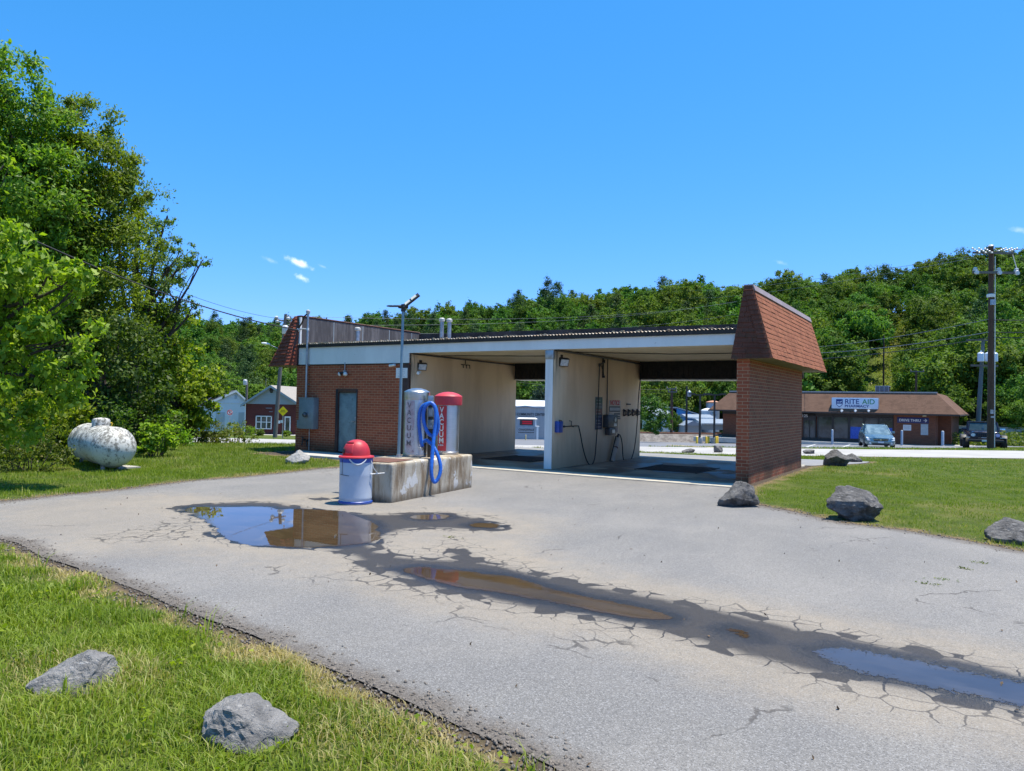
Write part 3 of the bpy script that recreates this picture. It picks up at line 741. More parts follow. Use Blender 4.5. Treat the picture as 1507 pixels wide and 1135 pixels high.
def water_mat(name, base, rough, bumpd, grit=0.0, spec=.5):
    """a film of water whose ragged rim follows the dips in the paving"""
    t = NT(name); o = t.obj(); pd = t.attr('rim')
    n = t.noise(o, 1.8, 5.0); col = t.mix(t.ramp(n, .35, .65), base, tuple(c*.7 for c in base))
    col = t.mix(t.ramp(t.noise(t.mapping(o, (1, 3, 1)), 2.3, 6.0), .5, .7, 0, .5), col, tuple(c*1.5 for c in base))
    d = t.math('ADD', pd, t.math('MULTIPLY', t.math('SUBTRACT', t.noise(o, 3.0, 8.0, .7), .5), .26))
    d = t.math('ADD', d, t.math('MULTIPLY', t.math('SUBTRACT', t.noise(o, 22.0, 5.0, .7), .5), .10+grit*.4))
    cover = t.ramp(d, .004, -.006)
    if grit:
        st = t.n('TexVoronoi', {'Vector': o, 'Scale': 34.0}, feature='F1').outputs[0]
        cover = t.math('MULTIPLY', cover, t.ramp(t.math('ADD', st, t.ramp(d, -.16, 0.0, .25, -.12)), .10, .16))
    rg_ = t.ramp(d, -.10, .0, rough, rough+.12)
    w_ = t.bsdf(col, rg_, 0.0, spec, t.bump(t.noise(o, 7.0, 3.0), bumpd, .3), IOR=1.36)
    tr = t.n('BsdfTransparent').outputs[0]
    return t.done(t.n('MixShader', {0: cover, 1: tr, 2: w_}).outputs[0])
muddy = water_mat('muddy water', (.075, .050, .026), .012, .0004); dark = water_mat('clear shallow water', (.055, .050, .047), .12, .003, .35)
silty = water_mat('silty brown water', (.060, .038, .018), .03, .0008, 0.0, .22)
def grow(p, d):
    c = np.array(p); n = np.roll(c, -1, 0)-np.roll(c, 1, 0); n = np.stack([n[:, 1], -n[:, 0]], 1); n /= np.linalg.norm(n, axis=1)[:, None]+1e-9
    A = .5*np.sum(c[:, 0]*np.roll(c[:, 1], -1)-np.roll(c[:, 0], -1)*c[:, 1]); return c+n*d*(1 if A > 0 else -1)
for k, q in enumerate(POOLS):
    o = paved_sheet('puddle', grow(q, .13), .05, dark if k == 2 else (silty if k in (1, 5) else muddy), .0054, lambda P, q=q: {'rim': sdf(P, q)[0]}, smooth=True)
    tag(o, ('broad puddle mirroring sky and brick beside the concrete island', 'long muddy brown puddle along the middle of the wet streak', 'blue shallow puddle at the wide end of the wet streak',
            'small puddle right under the concrete island', 'tiny brown puddle beyond the small island puddle', 'reddish brown puddle between the muddy and the blue puddle')[k], 'puddle', kind='structure')
# ------------------------------------------------------------------ wash slab
m = MB(); m.prism([(-4.42, -.84), (4.385, -.84), (4.385, 5.9), (-4.42, 5.9)], -.15, .022); o = m.build('slab', MAT['slab'], bevel=.01)
tag(o, 'stained concrete slab under both wash bays', 'slab', kind='structure')
m = MB(); m.prism([(-7.1, -1.15), (-4.45, -1.15), (-4.45, -.002), (-8.3, -.002)], -.15, .05); o = m.build('walkway', MAT['kerb'], bevel=.01)
tag(o, 'pale concrete strip at the foot of the brick room', 'walkway', kind='structure')
# floor grates; a flat black sheet paints the dark of the pit below
for x0 in (-2.1, 2.2):
    m = MB()
    fm = [(x0-.72, 1.35), (x0+.72, 3.1)]
    for y_ in np.arange(1.40, 3.08, .07): m.box(x0-.70, x0+.70, y_, y_+.035, .012, .030)
    m.box(x0-.74, x0-.70, 1.33, 3.12, .010, .034); m.box(x0+.70, x0+.74, 1.33, 3.12, .010, .034)
    t_ = thing('drain_grate', 'rusty steel drain grate in the floor of the '+('bay nearer the brick room' if x0 < 0 else 'bay nearer the brick pier'), 'drain grate', (0, 0, 0), group='drain grates in the bays')
    m.build('grate', nm('dark rusty grate', (.035, .022, .016), (.06, .035, .022), 9, .8, .3), t_)
    mm = MB(); mm.box(x0-.70, x0+.70, 1.37, 3.08, .0225, .0255); mm.build('pit_shade_sheet', MAT['black'], t_)
# ------------------------------------------------------------------ the car wash itself
B = thing('car_wash', 'brick two bay self service car wash with shingled mansard ends', 'car wash', (0, 0, 0))
XL, X1, DW, XP0, XP1, L, ZT, ZF = -8.37, -4.21, -.19, 4.147, 4.398, 5.275, 2.465, 3.0
# brick room, with a recess for the door
m = MB()
dx0, dx1, dz = -6.80, -5.99, 1.80
m.box(XL, dx0, 0, L, -.15, ZT+.02); m.box(dx1, X1-.02, 0, L, -.15, ZT+.02); m.box(dx0, dx1, 0, L, dz, ZT+.02); m.box(dx0, dx1, .25, L, -.15, dz)
m.build('brick_room', MAT['brick'], B)
m = MB(); m.box(dx0+.002, dx0+.085, -.02, .12, .07, dz-.002); m.box(dx1-.03, dx1-.002, -.02, .12, .07, dz-.002); m.box(dx0+.085, dx1-.03, -.02, .12, dz-.09, dz-.002)
fr = m.build('door_frame', MAT['brown'], B, bevel=.004)
m = MB(); m.box(dx0+.09, dx1-.034, .045, .09, .085, dz-.095); dr = m.build('door', MAT['door'], B, bevel=.004)
m = MB(); m.tube([(dx1-.11, .045, .93), (dx1-.11, -.01, .93), (dx1-.20, -.012, .93)], .011, 8); m.box(dx1-.135, dx1-.085, .038, .045, .85, 1.05); m.build('handle', MAT['tin'], dr, smooth=40)
m = MB(); m.box(X1-.02, X1, .06, L-.01, .02, 2.765); m.build('bay_wall', MAT['bay'], B)
m = MB(); m.box(X1-.24, X1+.003, -.012, .058, .02, ZT-.01); m.build('corner_trim', MAT['brown'], B)
m = MB(); m.box(DW, 0, 0, L, -.1, 2.765); m.build('divider_wall', MAT['bay'], B, bevel=.012)
m = MB(); m.box(DW-.003, .003, -.006, .0-.001, .022, 2.52); m.build('divider_end_panel', MAT['divider_end'], B)
m = MB(); m.box(DW-.012, .012, -.014, .09, 2.525, 2.73); m.build('post_cap', MAT['tin'], B, bevel=.004)
m = MB(); m.box(XP0, XP1, 0, L, -.2, ZT); m.build('brick_pier_wall', MAT['brick'], B)
# fascia
m = MB(); m.box(XL+.1, X1-.0, -.035, -.002, ZT+.025, ZF); m.box(X1, XP0+.05, -.035, .03, 2.745, ZF)
for x in np.arange(XL+1.3, 4, 2.44): m.box(x, x+.006, -.037, -.034, 2.77 if x > X1 else ZT+.03, ZF-.01)
m.build('fascia', MAT['fascia'], B)
m = MB(); m.box(XL+.06, XP0+.02, -.085, -.037, ZF-.03, ZF+.056); m.box(XL+.1, X1-.02, -.03, -.001, ZT-.005, ZT+.025); m.build('drip_edge', MAT['drip'], B)
# ceiling of ribbed panels
m = MB(); m.box(X1, XP0, .03, L, 2.765, 2.80)
for y in np.arange(.25, L, .305): m.box(X1+.004, DW-.004, y, y+.025, 2.757, 2.766); m.box(.004, XP0-.004, y, y+.025, 2.757, 2.766)
m.build('ceiling', MAT['ceiling'], B)
m = MB(); m.box(X1, XP0, L-.10, L-.02, 2.26, 2.764)
for x in np.arange(X1+.05, XP0, .15): m.box(x, x+.05, L-.112, L-.10, 2.27, 2.76)
m.build('rear_header', MAT['header'], B)
m = MB(); m.box(X1, XP0, L-.13, L+.5, 2.225, 2.258); m.build('rear_soffit', MAT['fascia'], B)
# corrugated roof sheet
n = 1300; xs = np.linspace(XL+.05, XP0+.02, n); zz = .013*np.sin(xs/.0115*.5*.16*2*PI/ (2*PI)*6.2)
zz = .014*np.sin(2*PI*xs/.082)
V = []; 
for y, z0 in ((-.10, ZF+.068), (1.5, ZF+.045), (L+.1, ZF-.01)):
    V.append(np.stack([xs, np.full(n, y), z0+zz], 1))
V = np.concatenate(V); F = np.concatenate([np.stack([np.arange(n-1)+k*n, np.arange(1, n)+k*n, np.arange(1, n)+(k+1)*n, np.arange(n-1)+(k+1)*n], 1) for k in (0, 1)])
rf = mesh_np('roof_sheet', V, F, MAT['roof_metal'], B, smooth=True)
md = rf.modifiers.new('thick', 'SOLIDIFY'); md.thickness = .004
# leaves and grit caught along the eave
m = MB()
for k in range(170):
    x = random.uniform(XL+.4, XP0-.1); r = random.uniform(.012, .03)
    if random.random() < .5: x = XL+.3+abs(random.gauss(0, 1.2))
    m.obox((x, random.uniform(-.10, .02), ZF+.085+r*.3), (r*2.2, r*1.6, r), Matrix.Rotation(random.uniform(0, 3), 3, 'Z'))
o = m.build('roof_litter', nm('dry leaf litter', (.50, .40, .26), (.26, .17, .10), 20, .9), B); o['kind'] = 'stuff'

def courses(m, bl, br, tr, tl, n, t, lift=.004):
    """shingle rows with a real butt edge"""
    bl, br, tr, tl = [Vector(p) for p in (bl, br, tr, tl)]
    nrm = (br-bl).cross(tl-bl).normalized()
    for k in range(n):
        a, b = k/n, min((k+1.12)/n, 1)
        p0 = bl.lerp(tl, a); p1 = br.lerp(tr, a); q0 = bl.lerp(tl, b); q1 = br.lerp(tr, b)
        seg = max(1, int((p1-p0).length/.33))
        ph = random.uniform(.2, .8)
        cuts = [0]+[min(max((i+ph)/seg, 0), 1) for i in range(seg)]+[1]
        for i in range(len(cuts)-1):
            s0, s1 = cuts[i], cuts[i+1]
            if s1-s0 < .01: continue
            tt = t*random.uniform(.75, 1.35); g = .003/max((p1-p0).length, .05)
            A = p0.lerp(p1, s0+g); Bq = p0.lerp(p1, s1-g); Cq = q0.lerp(q1, s1-g); D = q0.lerp(q1, s0+g)
            dz = Vector((0, 0, random.uniform(-.006, .006)))
            vs = [A+nrm*lift+dz, Bq+nrm*lift+dz, Cq+nrm*lift, D+nrm*lift, A+nrm*(lift+tt)+dz, Bq+nrm*(lift+tt)+dz, Cq+nrm*(lift+.003), D+nrm*(lift+.003)]
            m.add(vs, [(0, 3, 2, 1), (4, 5, 6, 7), (0, 1, 5, 4), (1, 2, 6, 5), (2, 3, 7, 6), (3, 0, 4, 7)])
def hipcaps(m, p, q, wv, nv, n, t=.02):
    p, q, wv, nv = Vector(p), Vector(q), Vector(wv), Vector(nv).normalized()
    for k in range(n):
        a, b = k/n, min((k+1.25)/n, 1)
        A, D = p.lerp(q, a), p.lerp(q, b); tt = t*random.uniform(.8, 1.3); lf = .022
        sk = Vector((0, 0, random.uniform(-.008, .008)))
        vs = [A+nv*lf, A+wv+nv*lf+sk, D+wv+nv*lf, D+nv*lf, A+nv*(lf+tt), A+wv+nv*(lf+tt)+sk, D+wv+nv*(lf+.004), D+nv*(lf+.004)]
        m.add(vs, [(0, 3, 2, 1), (4, 5, 6, 7), (0, 1, 5, 4), (1, 2, 6, 5), (2, 3, 7, 6), (3, 0, 4, 7)])
# right hand mansard
A, Bb, Cc, D = (4.07, -.16, 2.46), (4.86, -.16, 2.46), (4.86, 6.0, 2.46), (4.07, 6.0, 2.46)
a, b, c, d = (4.28, -.02, 3.9), (4.44, -.02, 3.9), (4.42, 6.1, 3.9), (4.28, 6.1, 3.9)
m = MB(); m.hexa([A, Bb, Cc, D], [a, b, c, d]); m.build('mansard_core', nm('soffit board', (.20, .15, .12), (.15, .115, .09), 3, .8), B)
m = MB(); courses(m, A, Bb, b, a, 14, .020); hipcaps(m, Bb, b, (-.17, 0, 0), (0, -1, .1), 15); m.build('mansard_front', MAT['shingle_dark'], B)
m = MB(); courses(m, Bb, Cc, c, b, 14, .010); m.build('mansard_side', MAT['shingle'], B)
m = MB(); m.hexa([(4.475, -.03, 3.80), (4.50, -.03, 3.80), (4.48, 6.11, 3.80), (4.455, 6.11, 3.80)], [(4.26, -.05, 3.925), (4.455, -.05, 3.925), (4.435, 6.12, 3.925), (4.26, 6.12, 3.925)])
m.build('ridge_flashing', nm('grey brown flashing', (.32, .25, .24), (.26, .20, .19), 4, .6), B)
# left hand mansard: the front is two facets that meet in a hip
T = lambda px, py, Y: Vector([float(q) for q in atY(px, py, Y)])
tip, hip, inn = T(396, 537.5, .12), T(420, 536.5, -.38), T(436, 539.5, -.10)
t1, t2 = T(433.5, 465.5, .04), T(441.5, 466, -.03)
hip.z = tip.z = inn.z = 2.46; t1.z = t2.z = 3.89
tb1, tb2, bb = Vector((t1.x, 5.9, 3.88)), Vector((t2.x, 5.4, 3.88)), Vector((tip.x, 6.1, 2.46))
m = MB(); m.add([tip, hip, inn, Vector((inn.x, 5.9, 2.46)), bb, t1, t2, tb2, tb1], [(0, 4, 3, 2, 1), (0, 1, 5), (1, 2, 6, 5), (2, 3, 7, 6), (3, 4, 8, 7), (4, 0, 5, 8), (5, 6, 7, 8)])
m.build('mansard_core', MAT['brown'], B)
m = MB(); courses(m, tip, hip, t1.lerp(t2, .45), t1, 13, .022); courses(m, hip, inn, t2, t1.lerp(t2, .45), 13, .022); hipcaps(m, hip, t1.lerp(t2, .4), (.12, .04, 0), (.3, -1, .15), 15, .026)
m.build('mansard_front', MAT['shingle_left'], B)
m = MB(); courses(m, bb, tip, t1, tb1, 13, .012); m.build('mansard_side', MAT['shingle_left'], B)
m = MB(); m.box(-8.285, -8.235, .012, L+.05, ZF-.2, 3.85); m.build('parapet_boards', MAT['plywood'], B)
m = MB(); m.box(-8.40, -8.222, -.02, L+.08, 3.876, 3.905); m.build('parapet_coping', nm('red brown coping', (.23, .12, .085), (.17, .09, .065), 4, .7), B, bevel=.005)
m = MB(); m.box(-8.285, -8.225, -.05, .008, ZF+.03, 3.85); m.build('parapet_trim', MAT['white'], B)
m = MB()
for y in (1.25, 2.5, 3.75, 4.9): m.box(-8.236, -8.229, y, y+.03, ZF, 3.83)
m.build('board_joints', MAT['greyclad'], B)
# rear mansard: black felt on the inside, shingles outside
m = MB(); m.add([(-8.28, L+.06, 2.9), (4.28, L+.06, 2.9), (4.28, L+.06, 3.74), (-8.28, L+.06, 3.84), (-8.28, L+.9, 2.3), (4.28, L+.9, 2.3), (4.28, L+.16, 3.74), (-8.28, L+.16, 3.84)], [(0, 1, 2, 3), (4, 7, 6, 5), (0, 4, 5, 1), (3, 2, 6, 7), (0, 3, 7, 4), (1, 5, 6, 2)])
m.build('rear_parapet', MAT['felt'], B)
nx_ = 90; xs = np.linspace(-8.2, 4.2, nx_); V = []
top = 3.74+.10*(4.28-xs)/12.5
for i, x in enumerate(xs):   # felt that has slumped in swags
    sw = .10*abs(math.sin(x*.9+.4))**1.5+.05*math.sin(x*2.3)
    for zf, off in ((0, .0), (.35, .05+.05*math.sin(x*1.7)), (.7, .03), (1, .09)):
        V.append((x, L+.03-off-(.03 if zf == 1 else 0)*0, 2.95+(top[i]-.16-sw-2.95)*zf))
V = np.array(V); F = grid_faces(nx_, 4)
o = mesh_np('slumped_felt', V, F[:, ::-1], nm('sagging felt', (.06, .055, .065), (.035, .032, .038), 2.5, .6, bump=.01, bscale=5), B, smooth=True); md = o.modifiers.new('thick', 'SOLIDIFY'); md.thickness = .01
m = MB(); courses(m, (4.28, L+.92, 2.32), (-9.3, L+.92, 2.32), (-8.4, L+.18, 3.84), (4.28, L+.18, 3.74), 13, .012); m.build('rear_mansard', MAT['shingle'], B)
# crumpled flashing in the far corner of the roof
m = MB(); p0 = (-8.2, L-.1, ZF+.05)
for k in range(7):
    x = -8.2+k*.13; m.slab([(x, L-.05, 3.03), (x+.2, L-.35, 3.05), (x+.12, L-.12, 3.18+.08*math.sin(k*2.1)+.03*k)], (.01, -.02, .0))
m.build('loose_flashing', nm('pale torn felt', (.40, .38, .36), (.2, .19, .18), 6, .7), B)
# vent pipes on the roof
def vent(px, ytop, ybot, d, r, name='roof_vent'):
    p = atd(px, ytop, d); q = atd(px, ybot+14, d); q[0], q[1] = p[0], p[1]; q[2] = min(q[2], 3.0)
    v = m_ = MB(); m_.cyl((p[0], p[1], q[2]), (p[0], p[1], p[2]-.05), r, n=14); o = m_.build(name, MAT['tin'], B, smooth=40)
    m_ = MB(); m_.lathe((p[0], p[1], p[2]-.10), [(r*1.1, 0), (r*1.45, .012), (r*1.45, .07), (r*.9, .10)], 16); m_.build('vent_cap', nm('pale vent cap', (.5, .5, .48), (.4, .4, .38), 8, .5), o, smooth=30)
vent(650.5, 468, 505, 20.4, .056); vent(661.5, 469, 505, 20.2, .056); vent(526.5, 482, 507, 22.4, .066)
# ceiling conduits and lamps in the bays
def conduit(pts, r=.014, mat='darkmetal', name='conduit', nn=8):
    m = MB(); m.tube(pts, r, nn); return m.build(name, MAT[mat], B, smooth=40)
conduit([(X1+.05, .06, 2.73), (X1+.05, L-.15, 2.70)], .020); conduit([(.04, .06, 2.735), (.04, L-.12, 2.70)], .024)
conduit([(.05, 1.0, 2.75), (2.0, 2.2, 2.745), (XP0-.1, 2.4, 2.745)], .010); conduit([(X1+.1, 1.2, 2.75), (DW-.05, 2.4, 2.745)], .010)
conduit([(.02, 2.93, 2.74), (.02, 2.93, 1.24)], .014); conduit([(X1+.02, 2.45, 2.70), (X1+.02, 2.45, 2.60)], .012)
def mtag(o, label, cat, group=None): return tag(o, label, cat, group)

def floodlight(loc, aim, label):
    """square wall flood: bracket, finned housing, glass"""
    t = thing('floodlight', label, 'floodlight', loc, 0, 'floodlights in the bays')
    a = Vector(aim).normalized(); R3 = a.to_track_quat('Y', 'Z').to_matrix()
    m = MB(); m.obox(R3@Vector((0, .06, 0)), (.25, .10, .19), R3)
    for k in range(6): m.obox(R3@Vector((-.10+.04*k, -.005, 0)), (.008, .04, .15), R3)
    m.build('housing', MAT['darkmetal'], t, bevel=.008)
    m = MB(); m.obox(R3@Vector((0, .113, 0)), (.21, .01, .15), R3); m.build('lens', MAT['lens'], t)
    m = MB(); m.tube([(-.005, 0, .10), (.05, 0, .06), R3@Vector((0, .02, 0))], .015, 8); m.obox((0, -.02, .10), (.02, .10, .10)); m.build('bracket', MAT['darkmetal'], t, smooth=40)
    return t
floodlight((.005, .42, 2.50), (.85, -.45, -.35), 'black square floodlight high on the end of the dividing wall')
floodlight((X1+.006, .46, 2.44), (.85, -.45, -.35), 'black square floodlight in the top corner of the bay next to the brick room')
t = thing('security_camera', 'small white security camera under the floodlight in the bay beside the brick room', 'camera', (X1+.01, .30, 2.28))
m = MB(); m.cyl((.01, 0, 0), (.09, -.03, -.01), .014); m.build('bracket', MAT['white'], t, smooth=40)
m = MB(); m.cyl((.08, .02, -.02), (.16, -.16, -.05), .038, n=14); m.build('body', MAT['white'], t, smooth=40)
t = thing('security_camera', 'white bullet camera on the brick front just above the small white sign', 'camera', (-4.72, -.01, 2.44))
m = MB(); m.cyl((0, 0, 0), (0, -.05, 0), .02); m.build('bracket', MAT['white'], t, smooth=40)
m = MB(); m.cyl((.08, -.06, 0), (-.10, -.07, -.02), .032, n=14); m.build('body', MAT['white'], t, smooth=40)
t = thing('wall_sign', 'small white notice on the brick beside the bay corner', 'sign', (-4.45, -.012, 2.23))
m = MB(); m.box(-.19, .19, -.012, 0, -.13, .13); m.build('board', MAT['white'], t)
m = MB()
for k in range(5):
    wd = [.26, .20, .24, .16, .22][k]; m.box(-wd/2, wd/2, -.0145, -.012, .075-.042*k, .087-.042*k)
m.build('small_print', nm('faded print', (.42, .45, .5), (.5, .5, .55), 30, .6), t)
# double bulb security light over the door
t = thing('wall_light', 'twin bulb security light on the brick above the blue green door', 'wall light', (-6.45, -.01, 2.27))
m = MB(); m.cyl((0, -.03, 0), (0, -.03, .26), .012); m.cyl((0, 0, 0), (0, -.05, 0), .05, n=16); m.build('bracket', MAT['tin'], t, smooth=40)
for s_ in (-1, 1):
    m = MB(); m.lathe((0, 0, 0), [(.018, -.10), (.03, -.06), (.062, -.01), (.066, .01)], 16)
    Rr = Vector((s_*.55, -.75, -.5)).to_track_quat('Z', 'Y').to_matrix().to_4x4()
    m.xf(Matrix.Translation((s_*.10, -.11, -.06))@Rr); o = m.build('lamp_holder', MAT['darkmetal'], t, smooth=40)
    m = MB(); m.lathe((0, 0, 0), [(.064, .0), (.055, .03), (.02, .055), (.002, .06)], 16); m.xf(Matrix.Translation((s_*.10, -.11, -.06))@Rr); m.build('bulb', MAT['lens'], o, smooth=40)
# electricity: box, meter, mast
t = thing('meter_box', 'grey steel electricity box with a round meter on the brick front', 'meter box', (-7.74, -.005, .67))
m = MB(); m.box(-.29, .29, -.20, 0, 0, .87); m.build('cabinet', MAT['greybox'], t, bevel=.012)
m = MB(); m.box(-.31, .31, -.215, -.18, .845, .88); m.box(-.29, -.286, -.203, -.2, 0, .87); m.build('lid', MAT['greybox'], t, bevel=.006)
m = MB(); m.cyl((.03, -.2, .40), (.03, -.235, .40), .085, n=24); o = m.build('meter_ring', MAT['tin'], t, smooth=40)
m = MB(); m.lathe((0, 0, 0), [(.07, 0), (.068, .06), (.05, .085), (.002, .09)], 20); m.xf(Matrix.Translation((.03, -.235, .40))@Matrix.Rotation(PI/2, 4, 'X')); m.build('meter_dome', MAT['glass'], o, smooth=40)
m = MB(); m.box(-.11, -.05, -.225, -.2, .36, .44); m.build('tag_plate', MAT['plate'], t)
m = MB(); m.box(-.47, -.295, -.10, 0, .02, .24); m.build('junction_box', MAT['greybox'], t, bevel=.006)
m = MB(); m.tube([(.0, -.06, 0), (0, -.06, -.60)], .012); m.build('ground_pipe', MAT['tin'], t, smooth=40)
t = thing('service_mast', 'galvanised service mast with weatherhead rising above the roof', 'mast', (-7.87, -.10, 1.55))
m = MB(); m.cyl((0, 0, 0), (0, 0, 2.38), .032, n=14); m.cyl((0, 0, 1.44), (0, 0, 1.49), .04, n=14); m.build('pipe', MAT['tin'], t, smooth=40)
m = MB(); m.lathe((0, 0, 2.36), [(.04, 0), (.05, .03), (.06, .06), (.056, .10), (.035, .12), (.004, .13)], 16); m.build('weatherhead', nm('cast weatherhead', (.52, .50, .48), (.4, .39, .37), 8, .5), t, smooth=40)
m = MB(); m.tube([(0, 0, 1.93), (-.22, .02, 1.96), (-.42, .03, 1.93)], .018); m.cyl((0, 0, 1.90), (0, 0, 1.97), .042, n=12); m.cyl((-.36, .03, 1.90), (-.46, .03, 1.98), .035, n=10); m.build('bracket', MAT['insul'], t, smooth=40)
m = MB()
for k in range(3):
    y = .02*k; m.tube([(-.02, y, 2.40), (-.14, y-.03, 2.30), (-.26, y, 2.12), (-.40, y, 1.98)], .009, 6)
m.build('drip_loop', MAT['wire'], t, smooth=40)
m = MB(); m.box(-.02, .02, .03, .10, .35, .38); m.box(-.05, .05, .03, .1, .9, .93); m.build('strap', MAT['tin'], t)
t = thing('garden_tap', 'dark tap and valve low on the brick under the electricity box', 'tap', (-7.95, -.01, .36))
m = MB(); m.cyl((0, 0, 0), (0, -.12, 0), .022); m.cyl((0, -.10, -.03), (0, -.13, -.16), .02); m.tube([(-.05, -.1, .07), (.05, -.1, .07)], .014); m.cyl((0, -.1, 0), (0, -.1, .07), .012)
m.cyl((.14, 0, -.02), (.14, -.1, -.02), .03); m.cyl((.14, -.08, -.02), (.16, -.1, -.18), .016); m.build('valve', MAT['black'], t, smooth=40)

# ------------------------------------------------------------------ fittings on the dividing wall (they stand on its east face, X = 0)
t = thing('token_box', 'dark steel coin and selector box on the dividing wall', 'coin box', (.002, 3.02, .72))
m = MB(); m.box(0, .16, -.30, .30, .20, .52); m.build('selector_box', MAT['greybox'] if 0 else nm('dark grey steel', (.055, .055, .055), (.08, .08, .078), 6, .45, .3), t, bevel=.008)
m = MB(); m.box(0, .14, -.17, .24, 0, .19); m.build('coin_box', nm('dark grey steel two', (.05, .05, .05), (.075, .075, .073), 6, .45, .3), t, bevel=.008)
m = MB(); m.cyl((.16, .12, .40), (.175, .12, .40), .06, n=20); m.box(.16, .165, .05, .22, .23, .30); m.build('dial', MAT['tin'], t, smooth=40)
m = MB(); m.box(.14, .144, -.02, .16, .05, .14); m.build('coin_slot', MAT['tin'], t)
def notice(y0, y1, z0, z1, cols, label, name='notice_board', group=None):
    t = thing(name, label, 'sign', (.004, (y0+y1)/2, z0), 0, group)
    m = MB(); m.box(0, .008, y0-(y0+y1)/2, y1-(y0+y1)/2, 0, z1-z0); m.build('panel', cols[0], t)
    return t
t = notice(2.25, 2.66, .87, 1.70, [nm('dull teal panel', (.10, .14, .13), (.08, .11, .11), 3, .5)], 'tall many coloured instruction panel on the dividing wall beside the coin box')
hb = .83
for k, (z0, z1, c) in enumerate(((.0, .20, 'navy'), (.21, .36, 'navy'), (.37, .53, 'noticered'), (.55, .66, 'greybox'), (.67, .80, 'door'))):
    m = MB(); m.box(.008, .011, -.19, .19, z0+.01, z1); m.build('colour_band', nm('band%d' % k, *{'navy': ((.03, .04, .10), (.025, .035, .085)), 'noticered': ((.22, .09, .08), (.17, .07, .06)), 'greybox': ((.13, .15, .16), (.1, .12, .13)), 'door': ((.07, .13, .10), (.06, .1, .08))}[c], 6, .5), t)
m = MB()
for k in range(9): m.box(.011, .0125, -.15, .15-.04*(k % 3), .06+k*.085, .075+k*.085)
m.build('small_print', nm('pale print', (.4, .4, .38), (.3, .3, .3), 40, .6), t)
t = notice(3.08, 3.82, 1.12, 1.62, [nm('cream notice', (.56, .50, .44), (.48, .43, .37), 3, .5)], 'notice sign with red NOTICE heading and dark bars on the dividing wall', 'notice_sign')
text('lettering', 'NOTICE', (.0095, .0, .385), (0, 1, 0), (0, 0, 1), .175, MAT['noticered'], t, depth=.003, bold=.006, squash=.95)
m = MB(); m.box(.008, .011, -.36, .34, .20, .35); m.build('dark_bar', MAT['ink'], t)
m = MB()
for k in range(9): m.box(.011, .0125, -.31+.072*k, -.265+.072*k, .235, .315)
m.build('bar_print', MAT['plate'], t)
m = MB(); m.box(.008, .011, -.05, .34, .125, .165); m.box(.008, .011, -.02, .34, .06, .09); m.box(.008, .011, -.05, .34, .005, .03); m.build('small_print', MAT['ink'], t)
t = notice(3.32, 3.66, .78, 1.09, [nm('stained pink notice', (.42, .30, .25), (.35, .25, .2), 4, .6)], 'small pinkish notice under the NOTICE sign', 'paper_notice')
for k in range(4):
    y = 4.06+.31*k; z = 1.30
    t = thing('hose_hook', ('dark clip on the dividing wall nearest the NOTICE sign', 'second dark clip from the NOTICE sign with a short bar above it', 'third dark clip from the NOTICE sign', 'dark clip on the dividing wall nearest the rear opening')[k], 'clip', (.003, y, z), 0, 'clips on the dividing wall')
    m = MB(); m.box(0, .02, -.035, .035, -.10, .10); m.build('back_plate', MAT['darkmetal'], t, bevel=.004)
    m = MB(); m.tube([(.02, -.03, .07), (.07, -.05, .03), (.08, -.04, -.05), (.02, -.02, -.08)], .012); m.tube([(.02, .03, .07), (.07, .05, .03), (.08, .04, -.05), (.02, .02, -.08)], .012); m.build('jaw', MAT['darkmetal'], t, smooth=40)
t = thing('wall_bar', 'short dark bar above the clips on the dividing wall', 'bar', (.003, 4.36, 1.53))
m = MB(); m.box(0, .03, -.13, .13, -.018, .018); m.build('bar', MAT['darkmetal'], t, bevel=.004)
t = thing('spray_gun_holder', 'blue box with spray wand rod on the front of the dividing wall', 'wand holder', (.003, .22, .95))
m = MB(); m.box(0, .12, -.10, .09, -.10, .16); m.build('box', MAT['blue'], t, bevel=.01)
m = MB(); m.tube([(.09, .02, .03), (.10, .14, .035), (.10, .90, .04)], .013); m.cyl((.10, .12, .035), (.10, .20, .036), .024); m.build('wand', MAT['black'], t, smooth=40)
m = MB(); m.tube([(0, .62, .16), (.06, .62, .15), (.06, .62, .03), (.12, .62, .02)], .010); m.tube([(0, .10, .18), (.07, .10, .17), (.07, .10, .05)], .010); m.build('hook', MAT['darkmetal'], t, smooth=40)
def yz(L_, x=.10): return [(x, *atX(px, py, 0)[1:]) for px, py in L_]
hs1 = yz([(846, 627), (849, 640), (852, 658), (857, 676), (862, 684.5), (866, 684), (870, 676), (872, 655), (874, 620), (875.5, 580), (877, 540), (877, 536)])
def smooth_path(pts, n=3):
    p = [np.asarray(q, float) for q in pts]
    for _ in range(n):
        q = [p[0]]
        for a, b in zip(p[:-1], p[1:]): q += [a*.75+b*.25, a*.25+b*.75]
        q.append(p[-1]); p = q
    return p
t = thing('pressure_hose', 'black pressure hose looping from the wand down to the floor and up to the boom', 'hose', (0, 0, 0))
m = MB(); m.tube(smooth_path(hs1, 2), .014, 8); m.build('hose_line', MAT['black'], t, smooth=60)
t = thing('hose_boom', 'dark bracket with short boom arm high on the dividing wall', 'boom', (0, 0, 0))
m = MB(); m.box(.002, .03, 2.63, 2.69, 2.20, 2.70); m.build('wall_plate', MAT['darkmetal'], t)
